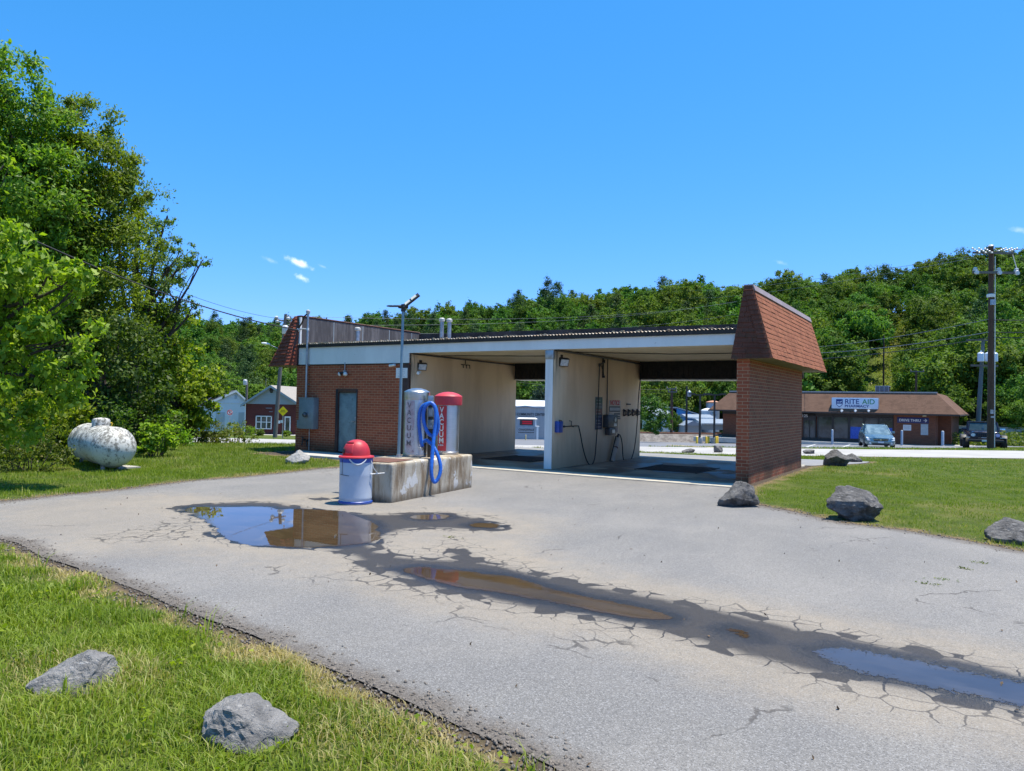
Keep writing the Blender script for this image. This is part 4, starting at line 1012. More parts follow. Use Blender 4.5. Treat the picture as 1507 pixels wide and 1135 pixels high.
m = MB(); m.tube([(.04, 2.66, 2.60), (.10, 2.26, 2.515)], .016); m.tube([(.04, 2.66, 2.28), (.09, 2.38, 2.53)], .012); m.cyl((.1, 2.26, 2.47), (.1, 2.26, 2.55), .03); m.cyl((.03, 2.66, 2.2), (.03, 2.66, 2.26), .04); m.cyl((.03, 2.66, 2.58), (.03, 2.66, 2.66), .04); m.build('arm', MAT['darkmetal'], t, smooth=40)
t = thing('brush_holder', 'leaning pale tube holding the foam brush at the foot of the dividing wall', 'brush holder', (.09, 3.14, .022))
m = MB(); m.cyl((0, 0, 0), (.0, .34, .60), .062, n=14); m.build('tube', nm('pale plastic pipe', (.45, .40, .33), (.36, .31, .25), 5, .6), t, smooth=40)
m = MB(); m.cyl((0, .20, .34), (0, .215, .372), .068, n=14); m.build('band', MAT['rust'], t, smooth=40)
m = MB(); m.tube([(0.0, .30, .52), (0, .36, .66), (.0, .40, .70)], .03); m.tube([(-.03, -.06, .02), (-.03, .30, .66)], .014); m.build('brush_handle', MAT['black'], t, smooth=40)
hs2 = yz([(903.5, 642), (906, 638.5), (909, 643), (911, 655), (911.5, 672), (914, 681), (919, 682), (925, 675), (930, 655), (933, 620), (935, 580), (938, 555), (941, 540), (943.5, 535)])
t = thing('pressure_hose', 'black brush hose looping from the brush tube to the rear of the ceiling', 'hose', (0, 0, 0))
m = MB(); m.tube(smooth_path(hs2, 2), .014, 8); m.build('hose_line', MAT['black'], t, smooth=60)
t = thing('wall_spout', 'small dark nozzle rack high on the cream wall of the bay beside the brick room', 'nozzle rack', (X1+.004, 2.45, 2.52))
m = MB()
for k in (-1, 0, 1): m.tube([(0, .16*k, .05), (.05, .16*k, .05), (.06, .16*k, -.05)], .012)
m.box(0, .02, -.2, .2, .04, .06); m.build('rack', MAT['darkmetal'], t, smooth=40)
# ------------------------------------------------------------------ vacuum island
O2 = np.array([.86, -6.44]); AL = np.array([-.106, .994]); SD = np.array([-.994, -.106])
IR = math.atan2(AL[1], AL[0])-PI/2            # local +Y along the island
def isl(al, sd, z=0): q = O2+AL*al+SD*sd; return (q[0], q[1], z)
BT = .585
t = thing('concrete_island', 'stained concrete block that carries the two vacuums', 'concrete block', isl(0, 0), IR)
m = MB(); m.box(-.95, 0, 0, 2.47, -.1, BT); o = m.build('block', MAT['block'], t, bevel=.03, segs=3)
# weathered arrises
bm = bmesh.new(); bm.from_mesh(o.data); bmesh.ops.subdivide_edges(bm, edges=[e for e in bm.edges if e.calc_length() > .3], cuts=14, use_grid_fill=True)
for v in bm.verts:
    k = math.sin(v.co.x*17+v.co.y*11)*math.sin(v.co.z*13+v.co.y*7); v.co += Vector((k, k*.6, 0))*.004
bm.to_mesh(o.data); bm.free()
m = MB(); m.box(-.80, -.10, .05, .72, BT+.002, BT+.012); m.build('rusty_lid', MAT['rust'], t, bevel=.003)

def vacuum(px_c, al, sd, r, h, capr, caph, capm, label, strip_mat, text_mat, a0, a1, extra=None):
    t = thing('vacuum_cleaner', label, 'vacuum', isl(al, sd, BT), 0, 'vacuums on the island')
    zc = h-caph
    m = MB(); m.lathe((0, 0, 0), [(r*1.0, 0), (r*1.02, .01), (r*1.02, .05), (r, .055), (r, zc+.01)], 48); m.build('body', MAT['steel'], t, smooth=30)
    m = MB(); m.lathe((0, 0, zc), [(r*.9, 0), (capr*.985, .0), (capr, .015), (capr, caph*.66), (capr*.97, caph*.70), (capr*.7, caph*.86), (capr*.35, caph*.97), (.004, caph)], 48); m.build('cap', capm, t, smooth=25)
    m = MB(); m.lathe((0, 0, 0), [(r+.002, .07), (r+.005, .072), (r+.005, zc-.015), (r+.002, zc-.013)], 12, cap=False, a0=math.radians(a0), a1=math.radians(a1)); lab = m.build('label_strip', strip_mat, t, smooth=30)
    am = math.radians((a0+a1)/2); nrm = Vector((math.cos(am), math.sin(am), 0)); rg = Vector((-math.sin(am), math.cos(am), 0))
    return t, lab, nrm, rg, zc
whitestrip = nm('weathered white label', (.55, .52, .51), (.46, .33, .33), 9, .55, spots=((.16, .13, .14), 34, .58))
t1_, lab, nv, rg, zc = vacuum(612, 1.44, .53, .213, 1.145, .218, .20, MAT['steel'], 'stainless vacuum with steel cap and weathered white label', whitestrip, MAT['ink'], -108, -60)
for k, ch in enumerate('VACUUM'):
    text('lettering', ch, nv*.222+Vector((0, 0, zc-.13-.125*k)), rg, (0, 0, 1), .125, nm('faded lettering', (.07, .055, .06), (.30, .25, .25), 40, .6), lab, depth=.003, bold=.001)
redstrip = nm('faded red label', (.58, .035, .03), (.46, .05, .07), 5, .45, spots=((.5, .25, .25), 22, .68))
t2_, lab, nv, rg, zc = vacuum(659, 2.19, .36, .197, 1.10, .243, .235, MAT['redplastic'], 'stainless vacuum with red domed cap and red VACUUM label', redstrip, MAT['white'], -112, -60)
for k, ch in enumerate('VACUUM'):
    text('lettering', ch, nv*.2065+Vector((0, 0, zc-.125-.107*k)), rg, (0, 0, 1), .135, MAT['white'], lab, depth=.003, bold=.003)
m = MB(); 
for k in range(3): 
    p = nv*.2035+rg*(-.04+.035*k); m.obox((p.x, p.y, .17), (.02, .02, .02+.01*(k % 2)), Matrix.Rotation(math.atan2(rg.y, rg.x), 3, 'Z'))
m.build('lettering', MAT['plate'], lab)
# post with coin mechanisms between the vacuums, and the hose that hangs on it
pc = atd(633.5, 640, 12.30); pz = pc.copy()
t = thing('coin_post', 'dark coin post with hose hanger standing between the vacuums', 'coin post', (pc[0], pc[1], BT))
ang = math.atan2(_rt[1], _rt[0])
R3 = Matrix.Rotation(ang, 3, 'Z'); R4 = R3.to_4x4()
m = MB(); m.box(-.045, .045, -.02, .05, 0, .94); m.xf(R4); m.build('post', MAT['darkmetal'], t, bevel=.004)
m = MB(); m.box(-.045, .045, -.075, -.022, .90, 1.02); m.box(-.055, .055, -.10, -.07, .90, .93); m.xf(R4); m.build('hanger', MAT['tin'], t, bevel=.006)
m = MB(); m.box(-.045, .045, -.05, -.021, .67, .82); m.box(-.045, .045, -.05, -.021, .47, .62); m.xf(R4); m.build('coin_box', MAT['greybox'], t, bevel=.005)
m = MB(); m.box(-.03, .03, -.056, -.05, .69, .80); m.box(-.03, .03, -.056, -.05, .50, .53); m.xf(R4); m.build('coin_plate', MAT['tin'], t)
hp = [(225, 690), (212, 640), (200, 560), (188, 470), (190, 360), (212, 280), (262, 243), (318, 236), (356, 262), (380, 360), (392, 470), (375, 560), (330, 590), (275, 545), (236, 440), (232, 330), (262, 256), (318, 226),
      (362, 280), (368, 400), (350, 540), (337, 660), (324, 820), (314, 960), (332, 1050), (360, 1066), (398, 1010), (418, 920), (402, 830), (368, 740), (335, 680), (300, 648), (268, 622), (244, 636)]
dd = np.interp(np.arange(len(hp)), [0, 6, 8, 12, 17, 20, 23, 26, 30, 33], [12.10, 12.10, 12.07, 12.02, 12.06, 11.96, 11.72, 11.80, 11.98, 12.12])
path = [atd(590+x/7.09, 560+y/7.09, d_) for (x, y), d_ in zip(hp, dd)]
t = thing('vacuum_hose', 'blue corrugated vacuum hose looped over the hanger and down the block', 'hose', (0, 0, 0))
sp = smooth_path(path, 3)
m = MB(); m.tube(sp, [.0300+.0022*math.sin(i*2.4) for i in range(len(sp))], 12); m.build('hose_line', MAT['hose'], t, smooth=80)
p0, p1 = Vector(path[0]), Vector(atd(622.3, 662, 12.2))
m = MB(); m.tube([p0, p0.lerp(p1, .5), p1], [.024, .021, .016], 10); m.build('nozzle', MAT['chrome'], t, smooth=40)
# hose shadow comes from the sun.  Lamp post on the island
lb = isl(1.04, .60, BT)
t = thing('lamp_post', 'thin blue grey lamp post with two flat solar heads on the concrete island', 'lamp post', lb)
m = MB(); m.cyl((0, 0, 0), (.02, .01, 2.42), .026, .022, n=12); m.build('pole', MAT['polepaint'], t, smooth=40)
m = MB(); m.cyl((0, 0, 0), (0, 0, .02), .06, n=14); m.cyl((0, 0, .02), (0, 0, .06), .035, n=14); m.build('base_plate', MAT['tin'], t, smooth=40)
rtv, fwv = Vector(_rt), Vector((FW2[0], FW2[1], 0))
top = Vector((.02, .01, 2.42))
m = MB(); m.cyl(top-Vector((0, 0, .03)), top+Vector((0, 0, .09)), .036, n=12); m.obox(top+Vector((0, 0, .05)), (.16, .05, .05), Matrix.Rotation(ang, 3, 'Z')); m.build('bracket', MAT['darkmetal'], t, smooth=40)
def head(ctr, xdir, ydir, lens_side, nm_, sz=(.33, .17, .03)):
    """flat panel: xdir runs along its length"""
    x = Vector(xdir).normalized(); y = Vector(ydir); y = (y-x*y.dot(x)).normalized(); z = x.cross(y)
    R = Matrix((x, y, z)).transposed()
    m = MB(); m.obox(ctr, sz, R); o = m.build('lamp_head', MAT['darkmetal'], t, bevel=.006)
    m = MB()
    for k in (-.085, .045): m.obox(Vector(ctr)+R@Vector((k+.02, 0, lens_side*(sz[2]/2+.003))), (.10, sz[1]*.72, .008), R)
    m.build('lens', MAT['led'], o)
head(top+rtv*.13+Vector((0, 0, .15))-fwv*.02, rtv*.75+Vector((0, 0, .62)), fwv*.8+Vector((0, 0, .35))-rtv*.2, 1, 'a')
head(top-rtv*.15+Vector((0, 0, .055)), -rtv*1.0+fwv*.75+Vector((0, 0, .08)), fwv*.8+rtv*.7, -1, 'b', (.27, .09, .02))

# ------------------------------------------------------------------ litter bin
t = thing('trash_can', 'pale blue drum bin with red dome lid chained to the island', 'trash can', (.455, -6.765, .006))
r = .236
m = MB(); m.lathe((0, 0, 0), [(r*.985, .0), (r*.985, .06), (r, .065), (r*1.01, .09), (r, .11), (r, .40), (r*1.008, .42), (r, .44), (r, .60), (r*.985, .63)], 48); m.build('drum', MAT['binblue'], t, smooth=30)
m = MB(); m.lathe((0, 0, 0), [(r*1.0, .012), (r*1.05, .014), (r*1.05, .035), (r*1.0, .045)], 48, cap=False); m.lathe((0, 0, 0), [(r*1.0, .60), (r*1.015, .605), (r*1.015, .66), (r*.98, .67)], 48); m.build('blue_bands', MAT['blue'], t, smooth=30)
m = MB(); m.lathe((0, 0, 0), [(r*.95, .665), (r*1.07, .665), (r*1.10, .674), (r*1.07, .688), (r*.92, .696), (r*.835, .70), (r*.825, .745), (r*.775, .80), (r*.655, .86), (r*.46, .902), (r*.23, .922), (.003, .927)], 48); lid = m.build('lid', MAT['red'], t, smooth=30)
# push flap: a slightly raised quarter of the dome facing the drive, with a black smear
ca = math.radians(-100)
m = MB()
prof = [(r*.838, .708), (r*.838, .745), (r*.79, .80), (r*.675, .855), (r*.585, .880)]
m.lathe((0, 0, 0), prof, 14, cap=False, a0=ca-.75, a1=ca+.65); o = m.build('flap', MAT['red'], lid, smooth=60); md = o.modifiers.new('thick', 'SOLIDIFY'); md.thickness = .006
m = MB(); m.lathe((0, 0, 0), [(r*.852, .725), (r*.852, .745), (r*.832, .775), (r*.808, .80)], 6, cap=False, a0=ca-.42, a1=ca-.06); o = m.build('smear', MAT['black'], lid, smooth=60); md = o.modifiers.new('thick', 'SOLIDIFY'); md.thickness = .006; md.offset = 1
m = MB(); m.tube([(math.cos(a)*r*.58, math.sin(a)*r*.58, .886) for a in np.linspace(ca-.75, ca+.65, 10)], .008, 6); m.build('flap_hinge', MAT['red'], lid, smooth=60)
cdir = math.atan2(CAM[1]+6.765, CAM[0]-.455)
def rim(a, z, o_=.012): return (math.cos(a)*(r+o_), math.sin(a)*(r+o_), z)
m = MB(); m.tube([rim(cdir+.10+(k/10-.5)*1.0, .655-.075*(1-(2*k/10-1)**2), .014) for k in range(11)], .010, 7); m.build('rope_loop', MAT['rope'], t, smooth=60)
m = MB(); m.tube([rim(cdir-1.15+k*.08, .43-.0015*k, .004) for k in range(10)], .004, 6); m.tube([rim(cdir-.95, .64-.026*k, .006) for k in range(9)], .003, 5); m.build('chain', MAT['darkmetal'], t, smooth=60)
t = thing('tether_bar', 'thin white bar and cord tying the bin to the island', 'tether', (.455, -6.765, .006))
a_ = np.array(isl(.0, .12, .44))-np.array([.455, -6.765, .006]); b_ = np.array(rim(cdir+1.05, .43, .0))
m = MB(); m.tube([b_, a_+np.array([.0, -.015, .0])], .009, 7); m.build('bar', MAT['rope'], t, smooth=60)
m = MB(); m.tube([np.array(rim(cdir+1.05, .64, .0)), np.array(rim(cdir+1.05, .52, .05)), (b_+a_)/2], .006, 6); m.build('cord', MAT['rope'], t, smooth=60)
# ------------------------------------------------------------------ boulders
def rock(name, label, px, py, wpx, hpx, seed, mat, planes=None, flat=.0, depth_ratio=.8, group=None, turn=None):
    """a faceted stone: ball cut by random planes, roughened; px,py = foot of the stone in the photograph"""
    p = ground(px, py); d = float(np.dot(p-CAM, _fw)); W, Hh = wpx*d/FPX, hpx*d/FPX
    rg_ = np.random.default_rng(seed)
    bm = bmesh.new(); bmesh.ops.create_icosphere(bm, subdivisions=5, radius=1)
    V = np.array([v.co[:] for v in bm.verts]); D = V/np.linalg.norm(V, axis=1)[:, None]
    pl = [(np.array(n, float), o) for n, o in (planes or [])]
    for _ in range(16 if not planes else 8):
        n = rg_.normal(size=3); n /= np.linalg.norm(n); pl.append((n, rg_.uniform(.62, .98)))
    r = np.full(len(D), 1.25)
    for n, o in pl:
        n = n/np.linalg.norm(n); c = D@n; m_ = c > .05; r[m_] = np.minimum(r[m_], o/c[m_])
    nz = np.zeros(len(D))
    for k in range(5):
        f = 2.2*1.9**k; A = rg_.normal(size=(3, 3)); ph = rg_.uniform(0, 6, 3)
        q = np.sin(D@(A*f*.6)+ph); nz += q.prod(1)*(.062/1.55**k)
    r = r*(1+nz*1.9)
    P = D*r[:, None]
    ext = P.max(0)-P.min(0)
    P = P/ext*np.array([W, W*depth_ratio, Hh*1.30]); P[:, 2] += -P[:, 2].min()-Hh*.30
    P[:, 0] -= (P[:, 0].max()+P[:, 0].min())/2
    rz = math.atan2(_rt[1], _rt[0]) if turn is None else turn
    c_, s_ = math.cos(rz), math.sin(rz); back = FW2*W*depth_ratio*.40; loc = np.array([p[0]+back[0], p[1]+back[1]])
    for _ in range(6):
        zg = gz(loc); Wd = np.stack([P[:, 0]*c_-P[:, 1]*s_+loc[0], P[:, 0]*s_+P[:, 1]*c_+loc[1], P[:, 2]+zg], 1); Wd = Wd[P[:, 2] > 0]; pj = proj(Wd)
        x0_, x1_, y0_, y1_ = pj[:, 0].min(), pj[:, 0].max(), pj[:, 1].min(), pj[:, 1].max()
        kx, ky = np.clip(wpx/(x1_-x0_), .7, 1.4), np.clip(hpx/(y1_-y0_), .7, 1.4); P = P*np.array([kx, kx**.7, ky])
        loc = loc+RT2*((px-(x0_+x1_)/2)*d/FPX)-FW2*np.clip((py-y1_)*d*d/(FPX*1.5), -.15, .15)*.6
    for v, q in zip(bm.verts, P): v.co = q
    me = bpy.data.meshes.new(name); bm.to_mesh(me); bm.free()
    me.polygons.foreach_set('use_smooth', np.ones(len(me.polygons), bool)); me.set_sharp_from_angle(angle=math.radians(28)); me.materials.append(mat)
    o = bpy.data.objects.new(name, me); COL.objects.link(o)
    o.location = (loc[0], loc[1], gz(loc)); o.rotation_euler = (0, 0, rz)
    return tag(o, label, 'boulder', group)
ROCKS = []
def R_(*a, **k):
    o = rock(*a, **k); ROCKS.append((o.location.x, o.location.y, max(o.dimensions.x, o.dimensions.y)*.5)); return o
# planes are given in the stone's own frame: x to its east, y away, z up
R_('boulder', 'pale wedge shaped boulder tapering to a low tip in the near lawn', 110, 1028, 145, 72, 3, MAT['rockpale'], planes=[((-.55, -.1, .83), .50), ((.15, -.75, .65), .52), ((.95, -.1, .25), .72), ((.35, .2, .93), .74), ((.7, -.6, .4), .74), ((0, .9, .4), .7)], depth_ratio=.75)
R_('boulder', 'pale boulder with broken ridge sloping down in the near lawn corner', 369, 1113, 144, 94, 8, MAT['rockpale'], planes=[((.62, -.1, .78), .60), ((-.75, -.45, .45), .80), ((-.1, -.96, .22), .70), ((-.55, .1, .83), .74), ((.55, -.75, .35), .76), ((.2, .9, .4), .7)], depth_ratio=.85)
R_('boulder', 'dark boulder with pale top beside the foot of the brick pier', 1087, 746, 63, 38, 21, MAT['rockdark'], planes=[((-.55, -.3, .78), .62), ((.85, -.3, .4), .72), ((.25, -.9, .3), .72), ((.3, .1, .95), .80)])
R_('boulder', 'large dark overhanging boulder on the lawn edge', 1258, 767, 85, 53, 5, MAT['rockdark'], planes=[((-.3, -.35, .89), .60), ((.35, -.55, .76), .68), ((.9, -.2, .38), .85), ((-.5, -.85, .05), .66), ((.3, -.85, -.42), .74), ((.55, .2, .81), .86)])
R_('boulder', 'dark jagged boulder on the lawn edge cut off by the picture side', 1494, 803, 92, 42, 14, MAT['rockdark'], planes=[((-.5, -.3, .81), .50), ((.1, -.7, .7), .64)])
R_('boulder', 'long grey boulder at the far lawn corner behind the pier', 1232, 686, 42, 25, 31, MAT['rockdark'], planes=[((-.55, -.2, .81), .6), ((.5, -.5, .7), .62)])
R_('boulder', 'low tail of rock against the long grey boulder', 1257, 681, 26, 14, 32, MAT['rockdark'], planes=[((.6, -.2, .77), .5)])
R_('boulder', 'small dark stone by the curved pavement behind the pier', 1190, 668.5, 18, 7, 41, MAT['rockdark'])
R_('boulder', 'dark round boulder by the street seen through the bay beside the pier', 1057, 666.5, 14, 11, 52, MAT['rockdark'])
R_('boulder', 'low grey wedge stone by the street seen through the bay beside the pier', 1013, 667, 20, 7, 53, MAT['rockdark'], planes=[((-.5, -.2, .84), .45)])
R_('boulder', 'bleached white boulder in the grass before the electricity box', 438, 683, 37, 21, 61, MAT['rockwhite'], planes=[((-.6, -.2, .77), .6), ((.6, -.3, .7), .62), ((0, -.8, .6), .6)])

# ------------------------------------------------------------------ propane tank
pa, pb = atd(168, 662, 14.9), atd(130, 653.5, 16.6)
c0 = (pa+pb)/2; ax = pb-pa; La = float(np.hypot(ax[0], ax[1])); rzt = math.atan2(ax[1], ax[0])
zt_ = gz(c0); R0 = .405
tk = thing('propane_tank', 'mildewed white propane tank with dome lid in the grass', 'propane tank', (c0[0], c0[1], zt_), rzt)
prof = [(.004, -La/2-R0*.92)]+[(R0*math.sin(a), -La/2-R0*.92*math.cos(a)) for a in np.linspace(.12, PI/2, 12)]
weld = []
for s_ in np.linspace(-La/2+.02, La/2-.02, 15): prof.append((R0, s_))
prof += [(R0*math.sin(a), La/2+R0*.92*math.cos(a)) for a in np.linspace(PI/2, .12, 12)]+[(.004, La/2+R0*.92)]
m = MB(); m.lathe((0, 0, .47), prof, 48, axis='x'); m.build('vessel', MAT['tank'], tk, smooth=60)
m = MB()
for s_ in (-La/2+.02, -.12, La/2-.05): m.lathe((s_, 0, .47), [(R0-.004, -.02), (R0+.006, -.012), (R0+.006, .012), (R0-.004, .02)], 48, axis='x', cap=False)
m.build('weld_seams', MAT['tank'], tk, smooth=60)
m = MB(); m.lathe((.02, 0, .47+R0-.05), [(.17, 0), (.175, .05), (.175, .15), (.16, .18), (.10, .20), (.003, .21)], 32); m.build('dome_lid', MAT['tank'], tk, smooth=40)
for s_ in (-1, 1):
    m = MB()
    for y in (-.16, .16): m.box(s_*La*.42-.035, s_*La*.42+.035, y-.03, y+.03, -.05, .14)
    m.box(s_*La*.42-.035, s_*La*.42+.035, -.19, .19, .10, .15); m.build('leg', MAT['tin'], tk)
m = MB(); m.tube([(-.40, -.10, .47+R0-.02), (-.42, -.12, .47+R0+.05), (-.36, -.10, .47+R0+.06)], .012); m.build('valve_pipe', MAT['yellow'], tk, smooth=40)
m = MB(); m.prism([(-.25, -.2), (.25, -.2), (.25, .2), (-.25, .2)], -.04, .03)
pp = ground(183, 688.5); o = m.build('paving_slab', MAT['concrete'], None, loc=(pp[0], pp[1], gz(pp))); tag(o, 'small pale paving slab lying by the propane tank', 'paving slab')

# ------------------------------------------------------------------ leaves
def leaves(P, size, asp, up=.6, seed=0, droop=0.0, nrm=None):
    """one leaf-shaped face (two facets) per point, with its own random value"""
    r_ = np.random.default_rng(seed); n = len(P)
    d = r_.normal(size=(n, 3)); d[:, 2] -= droop; d /= np.linalg.norm(d, axis=1)[:, None]
    nr = r_.normal(size=(n, 3)); nr[:, 2] = np.abs(nr[:, 2])+up
    if nrm is not None: nr = nr*.55+nrm*1.25
    s = np.cross(d, nr); s /= np.linalg.norm(s, axis=1)[:, None]+1e-9
    nn = np.cross(s, d)
    L_ = size*r_.uniform(.65, 1.3, n)[:, None]; W = L_*asp*.5
    V = np.stack([P-d*L_*.5, P+s*W+nn*L_*.08, P+d*L_*.5-nn*L_*.05, P-s*W+nn*L_*.08], 1).reshape(-1, 3)
    F = np.arange(4*n).reshape(-1, 4)
    var = np.repeat(r_.uniform(0, 1, n), 4)
    return V, F, var
def shell_points(c, r3, n, r_, inner=.35):
    d = r_.normal(size=(n, 3)); d /= np.linalg.norm(d, axis=1)[:, None]
    rad = inner+(1-inner)*r_.uniform(0, 1, n)**.45
    return np.asarray(c)+d*rad[:, None]*np.asarray(r3)
def clumpy(c, r, n, r_, sub=None, subr=.32, flat=.75, normals=False):
    """points of a crown lobe: small flattened sprays scattered over its shell"""
    sub = sub or max(6, int(n/55))
    cc = shell_points(c, (r, r, r*.85), sub, r_, .45)
    k = r_.integers(0, sub, n); sr = r*subr*r_.uniform(.6, 1.3, sub)[k]
    q = r_.normal(size=(n, 3))*np.array([.55, .55, .55*flat])
    P = cc[k]+q*sr[:, None]
    if normals: return P, (P-np.asarray(c))/r*.45+q*.75+np.array([0, 0, .15])
    return P
def limb(m, a, b, r0, r1, r_, bend=.12, n=5):
    a, b = np.asarray(a, float), np.asarray(b, float); Ln = np.linalg.norm(b-a)
    off = r_.normal(size=3)*Ln*bend; pts = []
    for t in np.linspace(0, 1, n): pts.append(a+(b-a)*t+off*4*t*(1-t)*.5+np.array([0, 0, -.06*Ln*4*t*(1-t)*.3]))
    m.tube(pts, [r0+(r1-r0)*t for t in np.linspace(0, 1, n)], 7, caps=False)
    return pts
def lobe_tree(name, label, cat, group, base, trunk_r, fork, lobes, leaf, asp, dens, mat, seed, up=.6, droop=.2, subr=.27, twigs=2, flat=.75):
    """trunk, limbs to every lobe, and leaves massed in the lobes; lobes are (x,y,z,r) in world space"""
    r_ = np.random.default_rng(seed)
    base = np.asarray(base, float); t = thing(name, label, cat, base, 0, group)
    m = MB(); top = np.array([fork[0]-base[0], fork[1]-base[1], fork[2]-base[2]])
    pts = limb(m, (0, 0, -.15), top, trunk_r, trunk_r*.7, r_, .05, 7)
    for (x, y, z, r) in lobes:
        c = np.array([x, y, z])-base; st = pts[int(r_.integers(4, 7))] if len(lobes) > 2 else top
        q = limb(m, st, c, trunk_r*.42, trunk_r*.10, r_, .14, 6)
        for _ in range(twigs):
            e = c+r_.normal(size=3)*r*.36; limb(m, q[int(r_.integers(3, 6))], e, trunk_r*.12, trunk_r*.03, r_, .15, 4)
    m.build('trunk', MAT['bark'], t, smooth=60)
    Ps, Ns = zip(*[clumpy(np.array([x, y, z])-base, r, int(dens*r**2), r_, max(8, int(16*r*r)), subr, flat, True) for (x, y, z, r) in lobes])
    V, F, var = leaves(np.concatenate(Ps), leaf, asp, up, seed+1, droop, np.concatenate(Ns))
    mesh_np('crown', V, F, mat, t, {'var': var})
    return t
def LB(L_, d):   # lobes: photo column, row, metres nearer(-)/farther(+), radius in metres
    out = []
    for px, py, dd_, r in L_:
        p = atd(px, py, d+dd_); out.append((p[0], p[1], p[2], r))
    return out
G = 'trees along the overgrown bank'
def FK(px, py, d): return atd(px, py, d)
# tall ash at the picture edge
lobe_tree('ash_tree', 'tallest broad leafed tree whose crown runs out of the picture top corner', 'tree', G, onground(-20, 20), .26, FK(-10, 420, 20),
    LB([(-60, 110, 0, 1.5), (8, 125, -.4, 1.15), (-15, 190, 0, 1.6), (45, 195, .3, 1.2), (-70, 260, .5, 1.8), (30, 270, -.6, 1.5), (75, 260, .4, 1.15), (-20, 350, -.5, 1.6), (60, 350, .2, 1.5), (20, 430, -.3, 1.5), (-100, 180, 1, 1.8), (-90, 360, 0, 1.8), (0, 300, 1.5, 1.8)], 20), .145, .40, 2300, MAT['leafA'], 101, droop=.5)
lobe_tree('ash_tree', 'dense dark walnut like tree with a rounded top second from the picture side', 'tree', G, onground(95, 21.5), .22, FK(100, 460, 21.5),
    LB([(100, 180, 0, .95), (130, 190, -.4, .85), (75, 230, .2, 1.2), (128, 245, -.4, 1.2), (165, 240, .3, .9), (100, 310, -.8, 1.5), (160, 310, 0, 1.25), (185, 290, .6, .8), (60, 370, .4, 1.5), (130, 390, -.5, 1.5), (185, 375, .4, 1.2), (150, 460, -.3, 1.4), (90, 470, .2, 1.5), (120, 340, 1.6, 1.8)], 21.5), .13, .40, 2300, MAT['leafA'], 102, droop=.5)
lobe_tree('locust_tree', 'airy tree with one long limb reaching over the sky towards the wash', 'tree', G, onground(195, 24), .18, FK(205, 480, 24),
    LB([(185, 260, 0, .75), (205, 285, .2, .85), (215, 325, 0, .95), (232, 350, .2, .7), (200, 370, -.3, 1.1), (225, 400, .3, .9), (262, 392, 0, .65), (288, 378, .1, .48), (268, 375, .2, .5), (245, 425, -.2, .8), (215, 445, 0, 1.0), (262, 450, .2, .7), (283, 452, .3, .45), (235, 480, -.2, .7), (195, 480, .5, 1.0), (298, 383, .1, .25), (246, 318, 0, .3)], 24), .095, .5, 1350, MAT['leafB'], 103, droop=.1, subr=.26, twigs=3)
lobe_tree('mulberry_tree', 'bright green young tree at the inner end of the bank near the white house', 'tree', G, onground(268, 25), .12, FK(262, 590, 25),
    LB([(215, 470, 0, 1.15), (250, 480, -.2, .9), (200, 520, -.3, 1.2), (240, 530, 0, 1.1), (275, 545, .2, .95), (290, 575, 0, .75), (255, 580, -.3, 1.0), (225, 590, .2, 1.1), (285, 605, -.1, .75), (300, 590, .2, .5), (265, 620, -.2, .8)], 25), .16, .55, 1250, MAT['leafbright'], 104, droop=.3)
lobe_tree('mulberry_tree', 'leafy bright branch of a young tree hanging in from the picture side near the tank', 'tree', G, onground(-85, 11.8), .11, FK(-75, 470, 11.8),
    LB([(-12, 345, 0, 0.47), (-70, 370, 0, 0.62), (8, 240, .2, 0.15), (20, 395, .1, 0.72), (75, 395, .1, 0.52), (105, 410, .2, 0.37), (-30, 420, 0, 0.87), (55, 450, .3, 0.62), (120, 412, .1, 0.25), (10, 500, -.1, 0.74), (70, 505, 0, 0.62), (115, 490, .1, 0.41), (50, 555, .1, 0.68), (0, 570, -.2, 0.74), (95, 560, .2, 0.47), (-60, 520, .2, 0.99), (-70, 430, .2, 0.99), (20, 615, .2, 0.62), (-20, 455, .6, 0.99)], 11.8), .12, .52, 1500, MAT['leafbright'], 105, droop=.9, subr=.3)
# darker trees and vines that close the bank behind
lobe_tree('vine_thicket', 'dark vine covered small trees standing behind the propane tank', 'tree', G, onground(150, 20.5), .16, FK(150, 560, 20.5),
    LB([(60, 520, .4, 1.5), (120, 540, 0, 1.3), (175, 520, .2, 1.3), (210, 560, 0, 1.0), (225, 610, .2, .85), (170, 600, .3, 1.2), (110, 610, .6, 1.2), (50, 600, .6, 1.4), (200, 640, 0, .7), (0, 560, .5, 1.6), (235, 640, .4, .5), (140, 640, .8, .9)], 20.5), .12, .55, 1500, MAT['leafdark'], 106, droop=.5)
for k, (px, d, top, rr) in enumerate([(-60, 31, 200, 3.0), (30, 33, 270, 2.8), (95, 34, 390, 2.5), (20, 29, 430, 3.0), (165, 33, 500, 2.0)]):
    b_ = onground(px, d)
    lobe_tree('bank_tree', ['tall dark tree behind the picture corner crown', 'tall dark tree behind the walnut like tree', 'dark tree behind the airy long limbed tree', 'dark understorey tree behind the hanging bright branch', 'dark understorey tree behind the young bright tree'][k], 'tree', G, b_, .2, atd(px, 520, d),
        LB([(px-50, top+90, 0, rr*.7), (px+20, top+50, .5, rr*.75), (px, top+170, 0, rr), (px+55, top+150, -.5, rr*.7), (px-60, top+260, 0, rr*.9), (px+50, top+270, .4, rr*.85), (px, min(top+380, 600), 0, rr*.9)], d), .22, .5, 520, MAT['leafdark'], 110+k, droop=.4)

